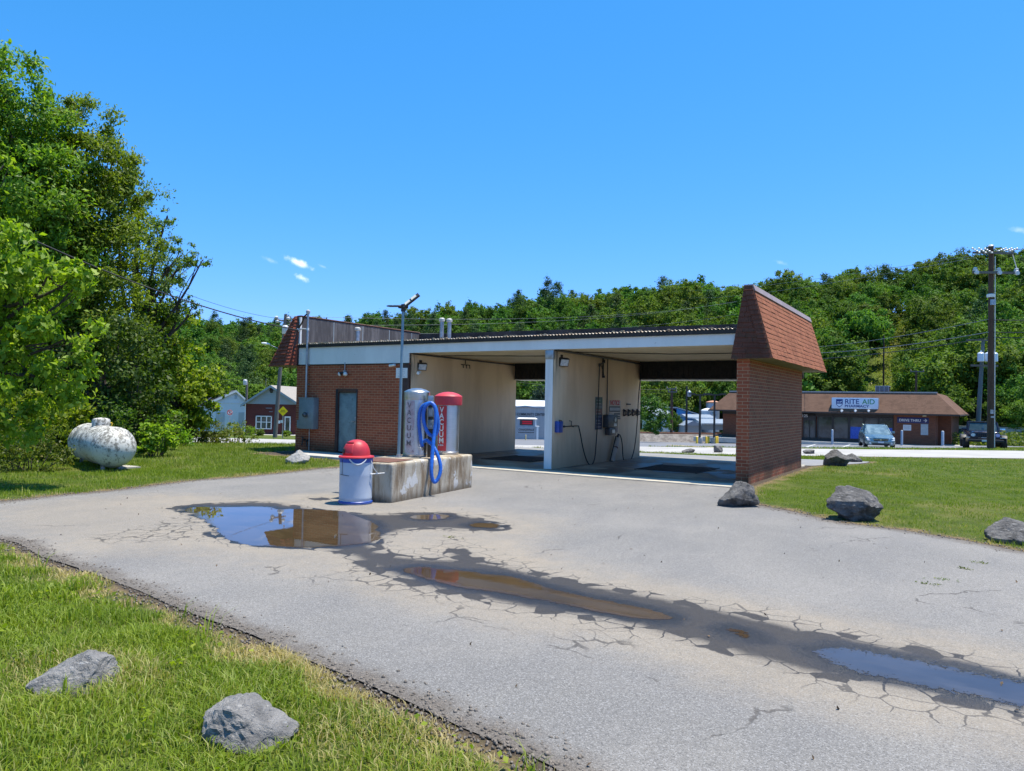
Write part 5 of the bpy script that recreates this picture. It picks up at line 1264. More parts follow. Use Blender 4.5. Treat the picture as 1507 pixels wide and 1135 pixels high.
# bushes and tall weeds along the foot of the bank
def bush(label, px, py, blobs, leaf, dens, mat, seed, cat='bush', name='bush', d_=None, asp=.5, up=.6, group='bushes along the bank'):
    p = ground(px, py); d = float(np.dot(p-CAM, _fw)) if d_ is None else d_
    if d_ is not None: p = onground(px, d)
    r_ = np.random.default_rng(seed); t = thing(name, label, cat, p, 0, group)
    Ps = []; m = MB()
    for bx, by, dd_, r in blobs:
        c = atd(bx, by, d+dd_)-p; Ps.append(clumpy(c, r, int(dens*r*r), r_, None, .36))
        for _ in range(3): limb(m, (c[0]*.4+r_.normal()*.05, c[1]*.4+r_.normal()*.05, -.05), c+r_.normal(size=3)*r*.5, .014, .004, r_, .1, 4)
    m.build('stems', MAT['bark'], t, smooth=60)
    V, F, var = leaves(np.concatenate(Ps), leaf, asp, up, seed+5, .1)
    keep = np.ones(len(F), bool)
    mesh_np('foliage', V, F, mat, t, {'var': var}); return t
bush('arching broad leafed bush behind the far end of the propane tank', 85, 668, [(60, 625, .3, .6), (100, 625, .2, .6), (25, 640, 0, .55), (75, 650, 0, .5), (115, 650, .5, .5), (40, 600, .6, .6)], .13, 2200, MAT['leafbright'], 201, d_=16.6)
bush('low weedy bush at the lawn edge by the picture side', 40, 690, [(15, 655, 0, .5), (55, 660, .2, .45), (0, 680, -.3, .4), (85, 672, .2, .33), (35, 682, -.3, .3), (70, 685, -.2, .25)], .07, 3300, MAT['weed'], 202, d_=14.6)
bush('dark leafy shrub right of the propane tank', 232, 655, [(228, 642, 0, .38), (248, 640, .3, .3), (214, 648, .1, .25), (240, 650, -.1, .28), (222, 655, -.2, .22)], .13, 2600, MAT['leafA'], 203, d_=18.5)
bush('yellow green bush in front of the white house', 300, 645, [(272, 628, .5, .7), (293, 630, 0, .65), (312, 637, 0, .5), (285, 645, -.4, .45), (312, 647, -.4, .4), (335, 645, .2, .4)], .09, 1900, MAT['weed'], 204, d_=25.5)
bush('feathery olive bush before the no dogs sign', 350, 648, [(338, 634, .3, .40), (354, 630, 0, .26), (345, 644, -.2, .38), (362, 643, .2, .30), (374, 648, .2, .2), (328, 648, -.3, .4)], .085, 1900, MAT['weed'], 205, d_=26.5)
bush('green bush between the tank shrub and the yellow bush', 262, 650, [(255, 630, .4, .6), (262, 645, 0, .45), (270, 652, -.2, .35)], .10, 1900, MAT['leafA'], 206, d_=23)
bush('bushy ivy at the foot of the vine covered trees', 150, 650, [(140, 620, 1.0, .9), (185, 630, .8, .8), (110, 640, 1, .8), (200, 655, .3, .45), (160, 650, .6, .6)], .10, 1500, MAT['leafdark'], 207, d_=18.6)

# ------------------------------------------------------------------ grass: one blade by one blade near, thinner farther off
def grass():
    r_ = np.random.default_rng(77); Vs, Fq, Ft, var, dry = [], [], [], [], []
    off = 0
    def blades(P, h, wd, lean, segs):
        nonlocal off
        n = len(P); a = r_.uniform(0, 2*PI, n); hh = h*r_.uniform(.55, 1.35, n)*P[:, 3]; ww = wd*r_.uniform(.7, 1.3, n)
        ln = lean*r_.uniform(.1, 1.0, n)*hh; la = a+PI/2+r_.normal(0, .5, n)
        s = np.stack([np.cos(a), np.sin(a), 0*a], 1)*ww[:, None]*.5; l = np.stack([np.cos(la), np.sin(la), 0*a], 1)*ln[:, None]
        b = P[:, :3]; z = np.zeros((n, 3)); z[:, 2] = hh
        v = np.clip(r_.uniform(0, 1, n)**1.3*.75+.30*(.5+.5*np.sin(P[:, 0]*3.7+1.3*np.sin(P[:, 1]*2.3))*np.sin(P[:, 1]*4.1+1.1*np.sin(P[:, 0]*1.9))), 0, 1); dd_ = P[:, 4]
        if segs == 2:
            V = np.stack([b-s, b+s, b+s*.75+l*.30+z*.58, b-s*.75+l*.30+z*.58, b+l+z*(1-.25*lean)], 1).reshape(-1, 3)
            k = np.arange(n)*5+off
            Fq.append(np.stack([k, k+1, k+2, k+3], 1)); Ft.append(np.stack([k+3, k+2, k+4], 1)); m = 5
        else:
            V = np.stack([b-s, b+s, b+l+z], 1).reshape(-1, 3); k = np.arange(n)*3+off; Ft.append(np.stack([k, k+1, k+2], 1)); m = 3
        Vs.append(V); var.append(np.repeat(v, m)); dry.append(np.repeat(dd_, m)); off += m*n
    def field(x0, x1, y0, y1, dens, dmin, dmax, h, wd, lean, segs, jit=None):
        n = int((x1-x0)*(y1-y0)*dens); P = np.stack([r_.uniform(x0, x1, n), r_.uniform(y0, y1, n)], 1)
        q = np.concatenate([P, np.zeros((n, 1))], 1); pr = proj(q)
        k = (pr[:, 2] > dmin) & (pr[:, 2] < dmax) & (pr[:, 0] > -260) & (pr[:, 0] < 1760) & (pr[:, 1] < 1420)
        P = P[k]; sd = sd_paved(P)
        n1 = np.sin(P[:, 0]*2.1+.7)*np.sin(P[:, 1]*1.7)+.6*np.sin(P[:, 0]*5.3+P[:, 1]*4.1)+.4*np.sin(P[:, 0]*11+1)*np.sin(P[:, 1]*12.7)
        n2 = np.sin(P[:, 0]*.55+2)*np.sin(P[:, 1]*.7+1)+.5*np.sin(P[:, 0]*1.3-P[:, 1]*1.1)
        pe = sstep(.0, .26, sd+.10*n1)       # ragged, thin towards the paving
        k = (sd > .015) & (r_.uniform(0, 1, len(P)) < .10+.90*pe) & (r_.uniform(0, 1, len(P)) < .93+.16*n1)
        for (rx, ry, rr) in ROCKS: k &= (P[:, 0]-rx)**2+(P[:, 1]-ry)**2 > (rr*.9)**2
        P, sd, n1, n2, pe = P[k], sd[k], n1[k], n2[k], pe[k]
        n3 = np.sin(P[:, 0]*4.3+2*np.sin(P[:, 1]*1.9))*np.sin(P[:, 1]*3.7+2*np.sin(P[:, 0]*2.3+1))
        hs_ = np.clip(.78+.34*n3+.12*n1+.1*n2, .32, 1.6)*(.35+.65*pe)
        right = P[:, 0] > 4.6
        hs_ = np.where(right & (P[:, 1] > -4.5), hs_*.62, hs_)
        n4 = np.sin(P[:, 0]*1.9+1.7*np.sin(P[:, 1]*1.3+.5))*np.sin(P[:, 1]*2.3+1.5*np.sin(P[:, 0]*.9+2))
        dr = np.clip(r_.uniform(0, 1, len(P))*.58+.09*n2+.26*sstep(.15, .8, n4)+.35*(1-pe)+.8*sstep(.38, .02, sd+.22*n3)+np.where(right & (P[:, 1] > 4), .14*sstep(4, 11, P[:, 1]), 0), 0, 1)
        z = H(P[:, 0], P[:, 1])-.01
        blades(np.stack([P[:, 0], P[:, 1], z, hs_, dr], 1), h, wd, lean, segs)
    field(-4, 9, -15.5, -8.5, 7600, 1.6, 5.2, .082, .0058, 1.0, 2)
    field(-8, 8, -15.5, -8.0, 3100, 5.2, 9.5, .078, .0085, .95, 2)
    field(-22, 14, -16, 16, 1100, 7.0, 16.5, .072, .013, .8, 1)
    field(-34, 20, -12, 24, 330, 16.5, 27, .085, .018, .7, 1)
    field(-60, 34, -5, 40, 75, 27, 48, .11, .04, .7, 1)
    # coarse tufts standing up out of the near lawn
    n = 520; P = np.stack([r_.uniform(-4, 8, n), r_.uniform(-15, -9, n)], 1); sd = sd_paved(P); P = P[(sd > .12)]
    T_ = []
    for x, y in P:
        k = int(r_.integers(8, 26)); T_.append(np.stack([x+r_.normal(0, .035, k), y+r_.normal(0, .035, k), np.full(k, gz((x, y))-.01), r_.uniform(.7, 1.3)*np.ones(k), np.clip(r_.uniform(-.1, .45)+r_.uniform(0, .3, k), 0, 1)], 1))
    blades(np.concatenate(T_), .15, .0065, .85, 2)
    o = mesh_np('grass', np.concatenate(Vs), [np.concatenate(Fq), np.concatenate(Ft)], MAT['grass'], None, {'var': np.concatenate(var), 'dry': np.concatenate(dry)})
    return tag(o, 'sunlit green lawn grass round the lot', 'grass', kind='stuff')
grass()
# clover and broad weeds in the near lawn
r_ = np.random.default_rng(5); n = 9000
P = np.stack([r_.uniform(-3, 8, n), r_.uniform(-15, -9.5, n)], 1); nn = np.sin(P[:, 0]*3.1+1)*np.sin(P[:, 1]*2.7+2); sd = sd_paved(P); P = P[(sd > .15) & (nn > .15)]
Pw = np.stack([P[:, 0], P[:, 1], H(P[:, 0], P[:, 1])+r_.uniform(.015, .06, len(P))], 1)
V, F, var = leaves(Pw, .035, .8, 2.5, 9); o = mesh_np('clover', V, F, MAT['leafbright'], None, {'var': var}); tag(o, 'clover and broad leafed weeds in the near lawn', 'weeds', kind='stuff')
# weeds rooted in the asphalt crack at the lawn side and at the puddle
for k, (px, py, s_, lb) in enumerate([(1368, 861, .05, 'tiny weed in the asphalt crack far from the lawn'), (1388, 854, .06, 'tiny weed in the middle of the asphalt crack'), (1445, 830, .06, 'tiny weed in the asphalt crack next to the lawn'), (664, 792, .05, 'tiny weed in the crack between the two long puddles'), (1418, 838, .04, 'tiny weed second from the lawn in the asphalt crack')]):
    p = ground(px, py); r_ = np.random.default_rng(k); q = r_.normal(size=(26, 3))*np.array([s_*.9, s_*.45, .006]); q[:, 2] = np.abs(q[:, 2])+.008
    V, F, var = leaves(q, .022, .5, 1.2, k); o = mesh_np('weed', V, F, MAT['weed'], None, {'var': var}); o.location = (p[0], p[1], p[2]); tag(o, lb, 'weed', 'weeds in the asphalt')
# gravel and crumbs along the paving edge
r_ = np.random.default_rng(15); le = np.array(lower_edge+[(7.5, -12.7)]); seg = r_.integers(0, len(le)-1, 2600); tt = r_.uniform(0, 1, 2600)[:, None]
P = le[seg]*(1-tt)+le[seg+1]*tt+r_.normal(0, .10, (2600, 2))
ue = np.array(upper_edge); seg = r_.integers(0, len(ue)-1, 500); tt = r_.uniform(0, 1, 500)[:, None]; P = np.concatenate([P, ue[seg]*(1-tt)+ue[seg+1]*tt+r_.normal(0, .10, (500, 2))])
ge = np.array(grass_edge); seg = r_.integers(0, len(ge)-1, 900); tt = r_.uniform(0, 1, 900)[:, None]; P = np.concatenate([P, ge[seg]*(1-tt)+ge[seg+1]*tt+r_.normal(0, .12, (900, 2))])
sz = r_.uniform(.004, .014, len(P)); oct_ = np.array([(1, 0, 0), (-1, 0, 0), (0, 1, 0), (0, -1, 0), (0, 0, 1), (0, 0, -1)], float)
of = np.array([(0, 2, 4), (2, 1, 4), (1, 3, 4), (3, 0, 4), (2, 0, 5), (1, 2, 5), (3, 1, 5), (0, 3, 5)])
V = (oct_[None]*r_.uniform(.5, 1.3, (len(P), 6, 1))*sz[:, None, None]+np.stack([P[:, 0], P[:, 1], sz*.4+H(P[:, 0], P[:, 1])], 1)[:, None]).reshape(-1, 3)
F = (of[None]+np.arange(len(P))[:, None, None]*6).reshape(-1, 3)
o = mesh_np('gravel', V, F, nm('loose gravel', (.22, .19, .16), (.10, .085, .07), 30, .9)); tag(o, 'loose gravel crumbs along the broken asphalt edge', 'gravel', kind='stuff')

# dead leaves and bits blown over the lot
r_ = np.random.default_rng(44); n = 200
P = np.stack([r_.uniform(-6, 10, n), r_.uniform(-13, -1.2, n)], 1); P = P[sdf(P, LOT)[0] < -.1]
V, F, var = leaves(np.concatenate([P, np.full((len(P), 1), .012)], 1), .030, .5, 9.0, 4); o = mesh_np('leaf_litter', V, F, nm('dead leaf bits', (.16, .10, .05), (.07, .05, .03), 40, .9), None, {'var': var}); tag(o, 'scattered dead leaf bits on the asphalt', 'leaf litter', kind='stuff')
# ------------------------------------------------------------------ pharmacy across the street
zb = -1.31
A = atd(1376.5, 656, 59.3); Bp = atd(1180, 648, 65.0)
pdir = (A-Bp)[:2]; pdir /= np.linalg.norm(pdir)             # local +x: towards the right hand corner
prz = math.atan2(pdir[1], pdir[0]); pnrm = np.array([pdir[1], -pdir[0]])   # towards the street
PH = thing('pharmacy', 'low brick pharmacy with brown shingled mansard and blue posters in its windows', 'shop', (A[0], A[1], zb), prz)
def face(px, py, out=0.0):
    """local (x, z) on the pharmacy's front wall under a photo position"""
    v = ray(px, py); o = A[:2]+pnrm*out; t = ((o-CAM[:2])@pnrm)/(v[:2]@pnrm); p = CAM+v*t
    return float((p[:2]-A[:2])@pdir), float(p[2]-zb)
xl = face(1062, 620)[0]; ev = 2.52; dep = 13.0
x0 = face(1315, 640)[0]
m = MB(); m.box(x0, 0, 0, dep, -.3, ev); m.box(0, .02, .6, dep, -.3, ev); m.box(xl, x0, .35, dep, -.3, ev); m.build('wall', MAT['brick_far'], PH)
m = MB(); m.box(.02, .95, 2.4, dep, -.3, ev); m.build('side_wing', MAT['brick_far'], PH)
m = MB(); m.box(xl, x0, .20, .345, ev-.35, ev); m.box(xl, x0, .15, .345, -.1, .28); m.build('shopfront_base', MAT['darkmetal'], PH)
# mansard: eave all round, flat top set back
oh = .95; rt_ = .62; tz = 4.25
eb = [(xl-oh, -oh, ev), (.75+oh, -oh, ev), (.75+oh, dep+oh, ev), (xl-oh, dep+oh, ev)]
et = [(xl+rt_, rt_, tz), (.95-rt_-.35, rt_, tz), (.95-rt_-.35, dep-rt_, tz), (xl+rt_, dep-rt_, tz)]
m = MB(); m.hexa(eb, et); m.build('mansard_roof', MAT['shingle_far'], PH)
m = MB(); m.box(xl-oh-.02, .75+oh+.02, -oh-.03, -oh+.02, ev-.10, ev+.03); m.box(.75+oh-.02, .75+oh+.03, -oh, dep+oh, ev-.10, ev+.03); m.box(xl-oh-.02, xl-oh+.02, -oh, dep+oh, ev-.10, ev+.03); m.box(xl-oh, .75+oh, -oh+.02, dep, ev-.03, ev-.005); m.build('eave', nm('dark eave', (.045, .03, .024), (.06, .04, .03), 3, .7), PH)
m = MB(); m.box(xl+rt_-.1, .95-rt_-.25, rt_-.10, rt_+.05, tz-.03, tz+.08); m.build('roof_edge', nm('pale gravel stop', (.42, .38, .36), (.34, .31, .29), 4, .6), PH)
for (px0, px1) in ((1204, 1224), (1227, 1248), (1251, 1270), (1273, 1291.5), (1294, 1313.5)):
    a_, b_ = face(px0, 630, -.2)[0], face(px1, 630, -.2)[0]
    m = MB(); m.box(a_, b_, .22, .26, .30, ev-.36); wdw = m.build('window', MAT['glass'], PH)
    m = MB(); m.box(a_-.09, a_, .14, .30, .26, ev-.3); m.box(b_, b_+.06, .14, .30, .26, ev-.3); m.box(a_, b_, .14, .30, ev-.42, ev-.36); m.build('frame', MAT['darkmetal'], wdw)
    if px0 in (1251, 1273, 1294):
        m = MB(); m.box(a_+.02, b_-.02, .205, .215, .32, 1.32); m.build('poster', MAT['posterblue'], wdw)
a_, b_ = face(1182, 630, -.2)[0], face(1200.5, 630, -.2)[0]
m = MB(); m.box(a_, b_, .24, .28, .02, ev-.75); dr = m.build('door', MAT['glass'], PH)
m = MB(); m.box(a_, a_+.08, .2, .3, 0, ev-.7); m.box(b_-.08, b_, .2, .3, 0, ev-.7); m.box((a_+b_)/2-.04, (a_+b_)/2+.04, .2, .3, 0, ev-.7); m.box(a_, b_, .2, .3, ev-.78, ev-.7); m.build('frame', MAT['darkmetal'], dr)
m = MB(); m.box(a_, b_, .2, .3, ev-.70, ev); m.build('door_head', MAT['darkmetal'], PH)
sx, sz_ = face(1184.5, 612, -.2)
text('house_number', '125', (sx, .19, sz_-.12), (1, 0, 0), (0, 0, 1), .34, MAT['white'], PH, depth=.02)
def signboard(name, label, px0, px1, py0, py1, out, mat, tilt=0.0, thick=.08):
    xa, za = face(px0, py1, out); xb_, zt2 = face(px1, py0, out)
    q = A[:2]+pdir*(xa+xb_)/2+pnrm*out
    t = thing(name, label, 'sign', (q[0], q[1], zb+min(za, zt2)), prz); w_, h_ = xb_-xa, abs(zt2-za)
    m = MB(); m.box(-w_/2, w_/2, 0, thick, 0, h_); m.build('panel', mat, t, bevel=.01)
    return t, w_, h_
t, W_, H_ = signboard('shop_sign', 'pale blue pharmacy sign with shield emblem on the brown mansard', 1224, 1292.2, 586.3, 601.2, .70, MAT['signpale'])
m = MB(); m.box(-W_/2-.03, W_/2+.03, .0805, .40, -.03, H_+.03); m.build('cabinet', MAT['greysheet'], t)
text('lettering', 'RITE', (-W_*.215, -.004, H_*.45), (1, 0, 0), (0, 0, 1), .58, MAT['signblue'], t, 'LEFT', depth=.012, bold=.006, squash=1.0)
text('lettering', 'AID', (W_*.165, -.004, H_*.45), (1, 0, 0), (0, 0, 1), .58, MAT['signgreen'], t, 'LEFT', depth=.012, bold=.006, squash=1.0)
text('lettering', 'PHARMACY', (-W_*.215, -.004, H_*.145), (1, 0, 0), (0, 0, 1), .285, MAT['signblue'], t, 'LEFT', depth=.012, bold=.006, squash=1.25)
def shield(cx, cz, w_, h_):
    return [(cx-w_/2, cz+h_/2), (cx-w_/2, cz-.12*h_), (cx-w_*.36, cz-.30*h_), (cx, cz-h_/2), (cx+w_*.36, cz-.30*h_), (cx+w_/2, cz-.12*h_), (cx+w_/2, cz+h_/2)]
m = MB(); cx_, cz_, sw_, sh_ = -W_*.33, H_*.50, W_*.145, H_*.76
m.slab([(x, -.003, z) for x, z in shield(cx_, cz_, sw_, sh_)], (0, -.010, 0)); m.build('emblem', MAT['signblue'], t)
m = MB(); m.slab([(cx_-sw_*.38, -.0135, cz_-.06*sh_), (cx_-sw_*.38, -.0135, cz_-.16*sh_), (cx_-sw_*.26, -.0135, cz_-.28*sh_), (cx_, -.0135, cz_-.40*sh_), (cx_+sw_*.26, -.0135, cz_-.28*sh_), (cx_+sw_*.38, -.0135, cz_-.16*sh_), (cx_+sw_*.38, -.0135, cz_-.06*sh_)], (0, -.004, 0))
m.slab([(cx_+sw_*.02, -.0135, cz_+.16*sh_), (cx_+sw_*.38, -.0135, cz_+.30*sh_), (cx_+sw_*.38, -.0135, cz_+.20*sh_), (cx_+sw_*.12, -.0135, cz_+.08*sh_)], (0, -.004, 0))
m.box(cx_-sw_*.36, cx_-sw_*.02, -.0175, -.0135, cz_+.10*sh_, cz_+.20*sh_); m.build('emblem_bowl', MAT['signpale'], t)
for k, px in enumerate((1237.5, 1257.5, 1277)):
    xa, za = face(px, 605.0, .9); q = A[:2]+pdir*xa+pnrm*.9
    l = thing('sign_lamp', ['swan neck lamp below the shield emblem of the pharmacy sign', 'swan neck lamp below the middle of the pharmacy sign', 'swan neck lamp below the green letters of the pharmacy sign'][k], 'lamp', (q[0], q[1], zb+za), prz, 'lamps below the pharmacy sign')
    m = MB(); m.tube([(-.30, .25, -.12), (-.28, -.05, -.02), (-.05, -.1, .02)], .035, 8); m.build('arm', MAT['darkmetal'], l, smooth=40)
    m = MB(); m.lathe((0, 0, 0), [(.04, -.12), (.08, -.06), (.12, .05), (.11, .06)], 14); m.xf(Matrix.Translation((.08, -.08, .0))@Matrix.Rotation(-.9, 4, 'X')); m.build('shade', MAT['white'], l, smooth=40)
t, W_, H_ = signboard('drive_thru_sign', 'navy DRIVE THRU sign with arrow on the pharmacy brick', 1320.3, 1367, 615, 622.3, .01, MAT['navy'], thick=.06)
text('lettering', 'DRIVE THRU', (-W_*.44, -.004, H_*.28), (1, 0, 0), (0, 0, 1), .285, MAT['white'], t, 'LEFT', depth=.01, bold=.006, squash=.98)
m = MB(); ax_ = W_*.40; m.box(ax_-.14, ax_+.10, -.012, -.002, H_*.46, H_*.54)
for s_ in (-1, 1): m.slab([(ax_+.10, -.002, H_*.5), (ax_+.0, -.002, H_*.5+s_*.13), (ax_-.06, -.002, H_*.5+s_*.13), (ax_+.04, -.002, H_*.5)], (0, -.01, 0))
m.build('arrow', MAT['white'], t)
t, W_, H_ = signboard('notice_sign', 'small white notice under the DRIVE THRU sign', 1329, 1341, 625.5, 633.5, .01, MAT['white'], thick=.03)
m = MB()
for k in range(4): m.box(-W_*.4, W_*.4-.07*(k % 2), -.006, -.001, H_*(.75-.18*k), H_*(.82-.18*k))
m.build('small_print', nm('grey print', (.35, .35, .4), (.45, .45, .5), 30, .6), t)
t, W_, H_ = signboard('grey_panel', 'plain grey panel on the pharmacy brick under the arrow', 1355, 1366, 624.8, 640.3, .01, nm('grey panel', (.48, .50, .49), (.4, .42, .41), 5, .6), thick=.04)
m = MB(); m.box(-W_/2-.03, W_/2+.03, .005, .05, H_, H_+.04); m.build('top_rail', MAT['greybox'], t)
t, W_, H_ = signboard('exit_lamp', 'small yellow lit box high on the pharmacy brick', 1357.5, 1363.5, 611, 613.2, .01, MAT['lineyellow'], thick=.1)
m = MB(); m.box(-W_/2+.03, W_/2-.03, -.008, 0, .02, H_-.02); m.build('lens', MAT['led'], t)
# rooftop unit
xa, za = face(1288.5, 575, -2.0); xb_, _ = face(1307.5, 575, -2.0); q = A[:2]+pdir*(xa+xb_)/2-pnrm*2.0
t = thing('rooftop_unit', 'dark air conditioner box on the pharmacy roof', 'air conditioner', (q[0], q[1], zb+4.1), prz); w_ = xb_-xa
m = MB(); m.box(-w_/2, w_/2, 0, 1.2, .05, .72); m.build('housing', MAT['darkmetal'], t, bevel=.02)
m = MB(); m.box(-w_/2-.02, w_/2+.02, -.02, 1.22, .70, .76)
for k in range(6): m.box(-w_/2+.02, w_/2-.02, -.012, 0, .12+.1*k, .15+.1*k)
for x in (-.5, -.17, .17, .5): m.box(x*w_-.02, x*w_+.02, -.015, 0, .05, .72)
m.build('grille', MAT['greysheet'], t)
m = MB(); m.box(-w_/2-.1, w_/2+.1, -.1, 1.3, -.15, .05); m.build('curb', MAT['greysheet'], t)
# bollards at the shop front
def bollard(px, ybase, ytop, d, mat, r, label, group):
    p = onground(px, d); h_ = (ybase-ytop)*d/FPX
    t = thing('bollard', label, 'bollard', p, 0, group)
    m = MB(); m.lathe((0, 0, 0), [(r, -.1), (r, h_-.03), (r*.75, h_), (.003, h_+.02)], 14); m.build('post', mat, t, smooth=40)
    m = MB(); m.lathe((0, 0, 0), [(r*1.9, -.05), (r*1.9, .02), (r, .03)], 14); m.build('footing', MAT['concrete'], t, smooth=40)
GB = 'bollards before the pharmacy'
bollard(1225.3, 653, 630.5, 60.5, MAT['greysheet'], .085, 'grey bollard in front of the plain dark pharmacy windows', GB)
bollard(1327.5, 656, 633.5, 57.5, MAT['greysheet'], .085, 'grey bollard beneath the DRIVE THRU sign beside the teal car', GB)
bollard(1387.5, 656.5, 634.5, 56.5, MAT['greysheet'], .10, 'grey bollard at the open corner of the pharmacy', GB)
# pale kerb and step at the pharmacy
m = MB(); m.box(xl-2, 1.2, -1.9, .1, -.4, .02); o = m.build('sidewalk', MAT['kerb'], None); o.location = (A[0], A[1], zb); o.rotation_euler = (0, 0, prz); tag(o, 'concrete walk along the pharmacy front', 'sidewalk', kind='structure')
m = MB(); m.box(.3, 2.6, -2.2, 3.5, -.4, .05); o = m.build('concrete_pad', MAT['kerb'], None); o.location = (A[0], A[1], zb); o.rotation_euler = (0, 0, prz); tag(o, 'pale concrete pad at the pharmacy corner', 'pad', kind='structure')
p = onground(1406, 70); t = thing('dumpster', 'green dumpster beyond the pharmacy corner', 'dumpster', p, prz)
m = MB(); m.hexa([(-.9, -.6, .05), (.9, -.6, .05), (.9, .6, .05), (-.9, .6, .05)], [(-1, -.7, 1.15), (1, -.7, 1.15), (1, .75, 1.35), (-1, .75, 1.35)]); m.build('bin', MAT['dumpster'], t, bevel=.02)
m = MB(); m.box(-1.03, 1.03, -.72, .0, 1.16, 1.21); m.box(-1.03, 1.03, .0, .78, 1.30, 1.36); m.build('lid', MAT['black'], t)
m = MB(); m.box(-1.1, -1.0, -.3, .3, .7, .85); m.box(1.0, 1.1, -.3, .3, .7, .85); m.build('fork_pocket', MAT['dumpster'], t)
p = onground(1413, 72); t = thing('low_wall', 'low pale wall behind the green dumpster', 'wall', p, prz)
m = MB(); m.box(-3, 9, 0, .25, -.3, 1.5); m.build('masonry', MAT['kerb'], t); m = MB(); m.box(-3.05, 9.05, -.05, .3, 1.5, 1.58); m.build('coping', MAT['concrete'], t)
# painted bay lines
def line(pts, wd, mat, label, group=None):
    P = np.array([ground(*q) for q in pts]); a_, b_ = P[0], P[-1]; dirn = (b_-a_)[:2]; dirn /= np.linalg.norm(dirn); nn = np.array([-dirn[1], dirn[0]])*wd/2
    n = 12; V = []
    for t_ in np.linspace(0, 1, n):
        c = a_[:2]+(b_-a_)[:2]*t_
        for s_ in (-1, 1): q = c+nn*s_; V.append((q[0], q[1], gz(q)+.014))
    F = [(2*i, 2*i+1, 2*i+3, 2*i+2) for i in range(n-1)]
    o = mesh_np('road_marking', np.array(V), np.array(F), mat); tag(o, label, 'marking', group, kind='structure')
    if o.data.polygons[0].normal.z < 0: o.data.flip_normals()
line([(1187, 658), (1203, 653)], .14, MAT['line'], 'white bay line near the pharmacy door'); line([(1241, 658), (1254, 653.5)], .14, MAT['line'], 'white bay line beside the teal car')
line([(1052, 651.3), (1077, 643.5)], .16, MAT['line'], 'white line in the far lot seen through the bay by the pier')
line([(983, 655.2), (1050, 659.0)], .35, MAT['lineyellow'], 'yellow line along the street edge seen through the bay by the pier')
line([(955, 649.5), (968, 649.3)], .4, MAT['line'], 'white dash nearer the dividing wall'); line([(1024, 650.2), (1037, 648.8)], .4, MAT['line'], 'white arrow stroke near the concrete traffic island')
m = MB(); p = np.array([ground(*q) for q in [(1017, 647.5), (994, 641.8), (1004, 640.8), (1024, 644.2), (1046, 638.6), (1072, 637.5), (1074, 639.5), (1050, 641.0), (1026, 645.5)]])
c_ = p.mean(0); pp = [(q[0]-c_[0], q[1]-c_[1]) for q in p]; m.prism(pp, -.4, .16); o = m.build('traffic_island', MAT['kerb'], None); o.location = (c_[0], c_[1], c_[2]); tag(o, 'pale kerbed traffic island in the far lot', 'island', kind='structure')

# ------------------------------------------------------------------ cars
def wheel(c, r, w_, car, nm_='wheel', inner=.62, rimmat=None):
    m = MB(); m.lathe(c, [(r*inner, -w_/2), (r*.93, -w_/2), (r, -w_*.32), (r, w_*.32), (r*.93, w_/2), (r*inner, w_/2)], 28, axis='x', cap=False); ty = m.build(nm_, MAT['tyre'], car, smooth=35)
    m = MB(); m.lathe(c, [(.01, -w_*.40), (r*inner, -w_*.42), (r*(inner+.03), -w_*.40), (r*(inner+.03), w_*.40), (r*inner, w_*.42), (.01, w_*.40)], 24, axis='x'); m.build('rim', rimmat or MAT['tin'], ty, smooth=35)
def loft(m, rings):
    n = len(rings[0]); V = [p for r in rings for p in r]
    F = [(i*n+k, i*n+(k+1) % n, (i+1)*n+(k+1) % n, (i+1)*n+k) for i in range(len(rings)-1) for k in range(n)]
    F.append(tuple(range(n-1, -1, -1))); F.append(tuple((len(rings)-1)*n+k for k in range(n)))
    m.add(V, F)
def car_ring(y, hw, z0, zt, crown=.03):
    h = [(hw*.86, z0), (hw*.97, z0+.10), (hw, z0+(zt-z0)*.45), (hw*.985, z0+(zt-z0)*.72), (hw*.93, zt-.04), (hw*.80, zt)]
    return [(x, y, z) for x, z in h]+[(0, y, zt+crown)]+[(-x, y, z) for x, z in reversed(h)]
# teal grey wagon
p = ground(1289.5, 658.2); dcar = float(np.dot(p-CAM, _fw)); sc_ = 46.0*dcar/FPX/2.03
tocam = math.atan2(CAM[1]-p[1], CAM[0]-p[0]); hd = tocam+PI/2+math.radians(7)
car = thing('parked_car', 'grey teal estate car parked facing the street before the pharmacy windows', 'car', onground(1289.5, dcar+1.3)-np.array([0, 0, .02]), hd)
car.scale = (sc_, sc_, sc_)
m = MB(); loft(m, [car_ring(y, hw, z0, zt) for y, hw, z0, zt in ((-2.32, .62, .30, .55), (-2.27, .78, .24, .68), (-2.05, .865, .22, .74), (-1.5, .89, .22, .86), (-.85, .90, .22, .96), (.2, .90, .22, .99), (1.4, .90, .22, 1.0), (2.1, .86, .24, .98), (2.32, .78, .30, .9))]); m.build('body', MAT['carteal'], car, smooth=32)
m = MB(); m.hexa([(-.78, -.95, .93), (.78, -.95, .93), (.76, 1.95, .95), (-.76, 1.95, .95)], [(-.60, -.05, 1.47), (.60, -.05, 1.47), (.58, 1.45, 1.46), (-.58, 1.45, 1.46)]); m.build('windscreen', MAT['glasspale'], car)
m = MB(); m.hexa([(-.61, -.08, 1.455), (.61, -.08, 1.455), (.59, 1.5, 1.45), (-.59, 1.5, 1.45)], [(-.54, .05, 1.515), (.54, .05, 1.515), (.52, 1.4, 1.505), (-.52, 1.4, 1.505)]); m.build('roof', MAT['carteal'], car, bevel=.015)
m = MB()
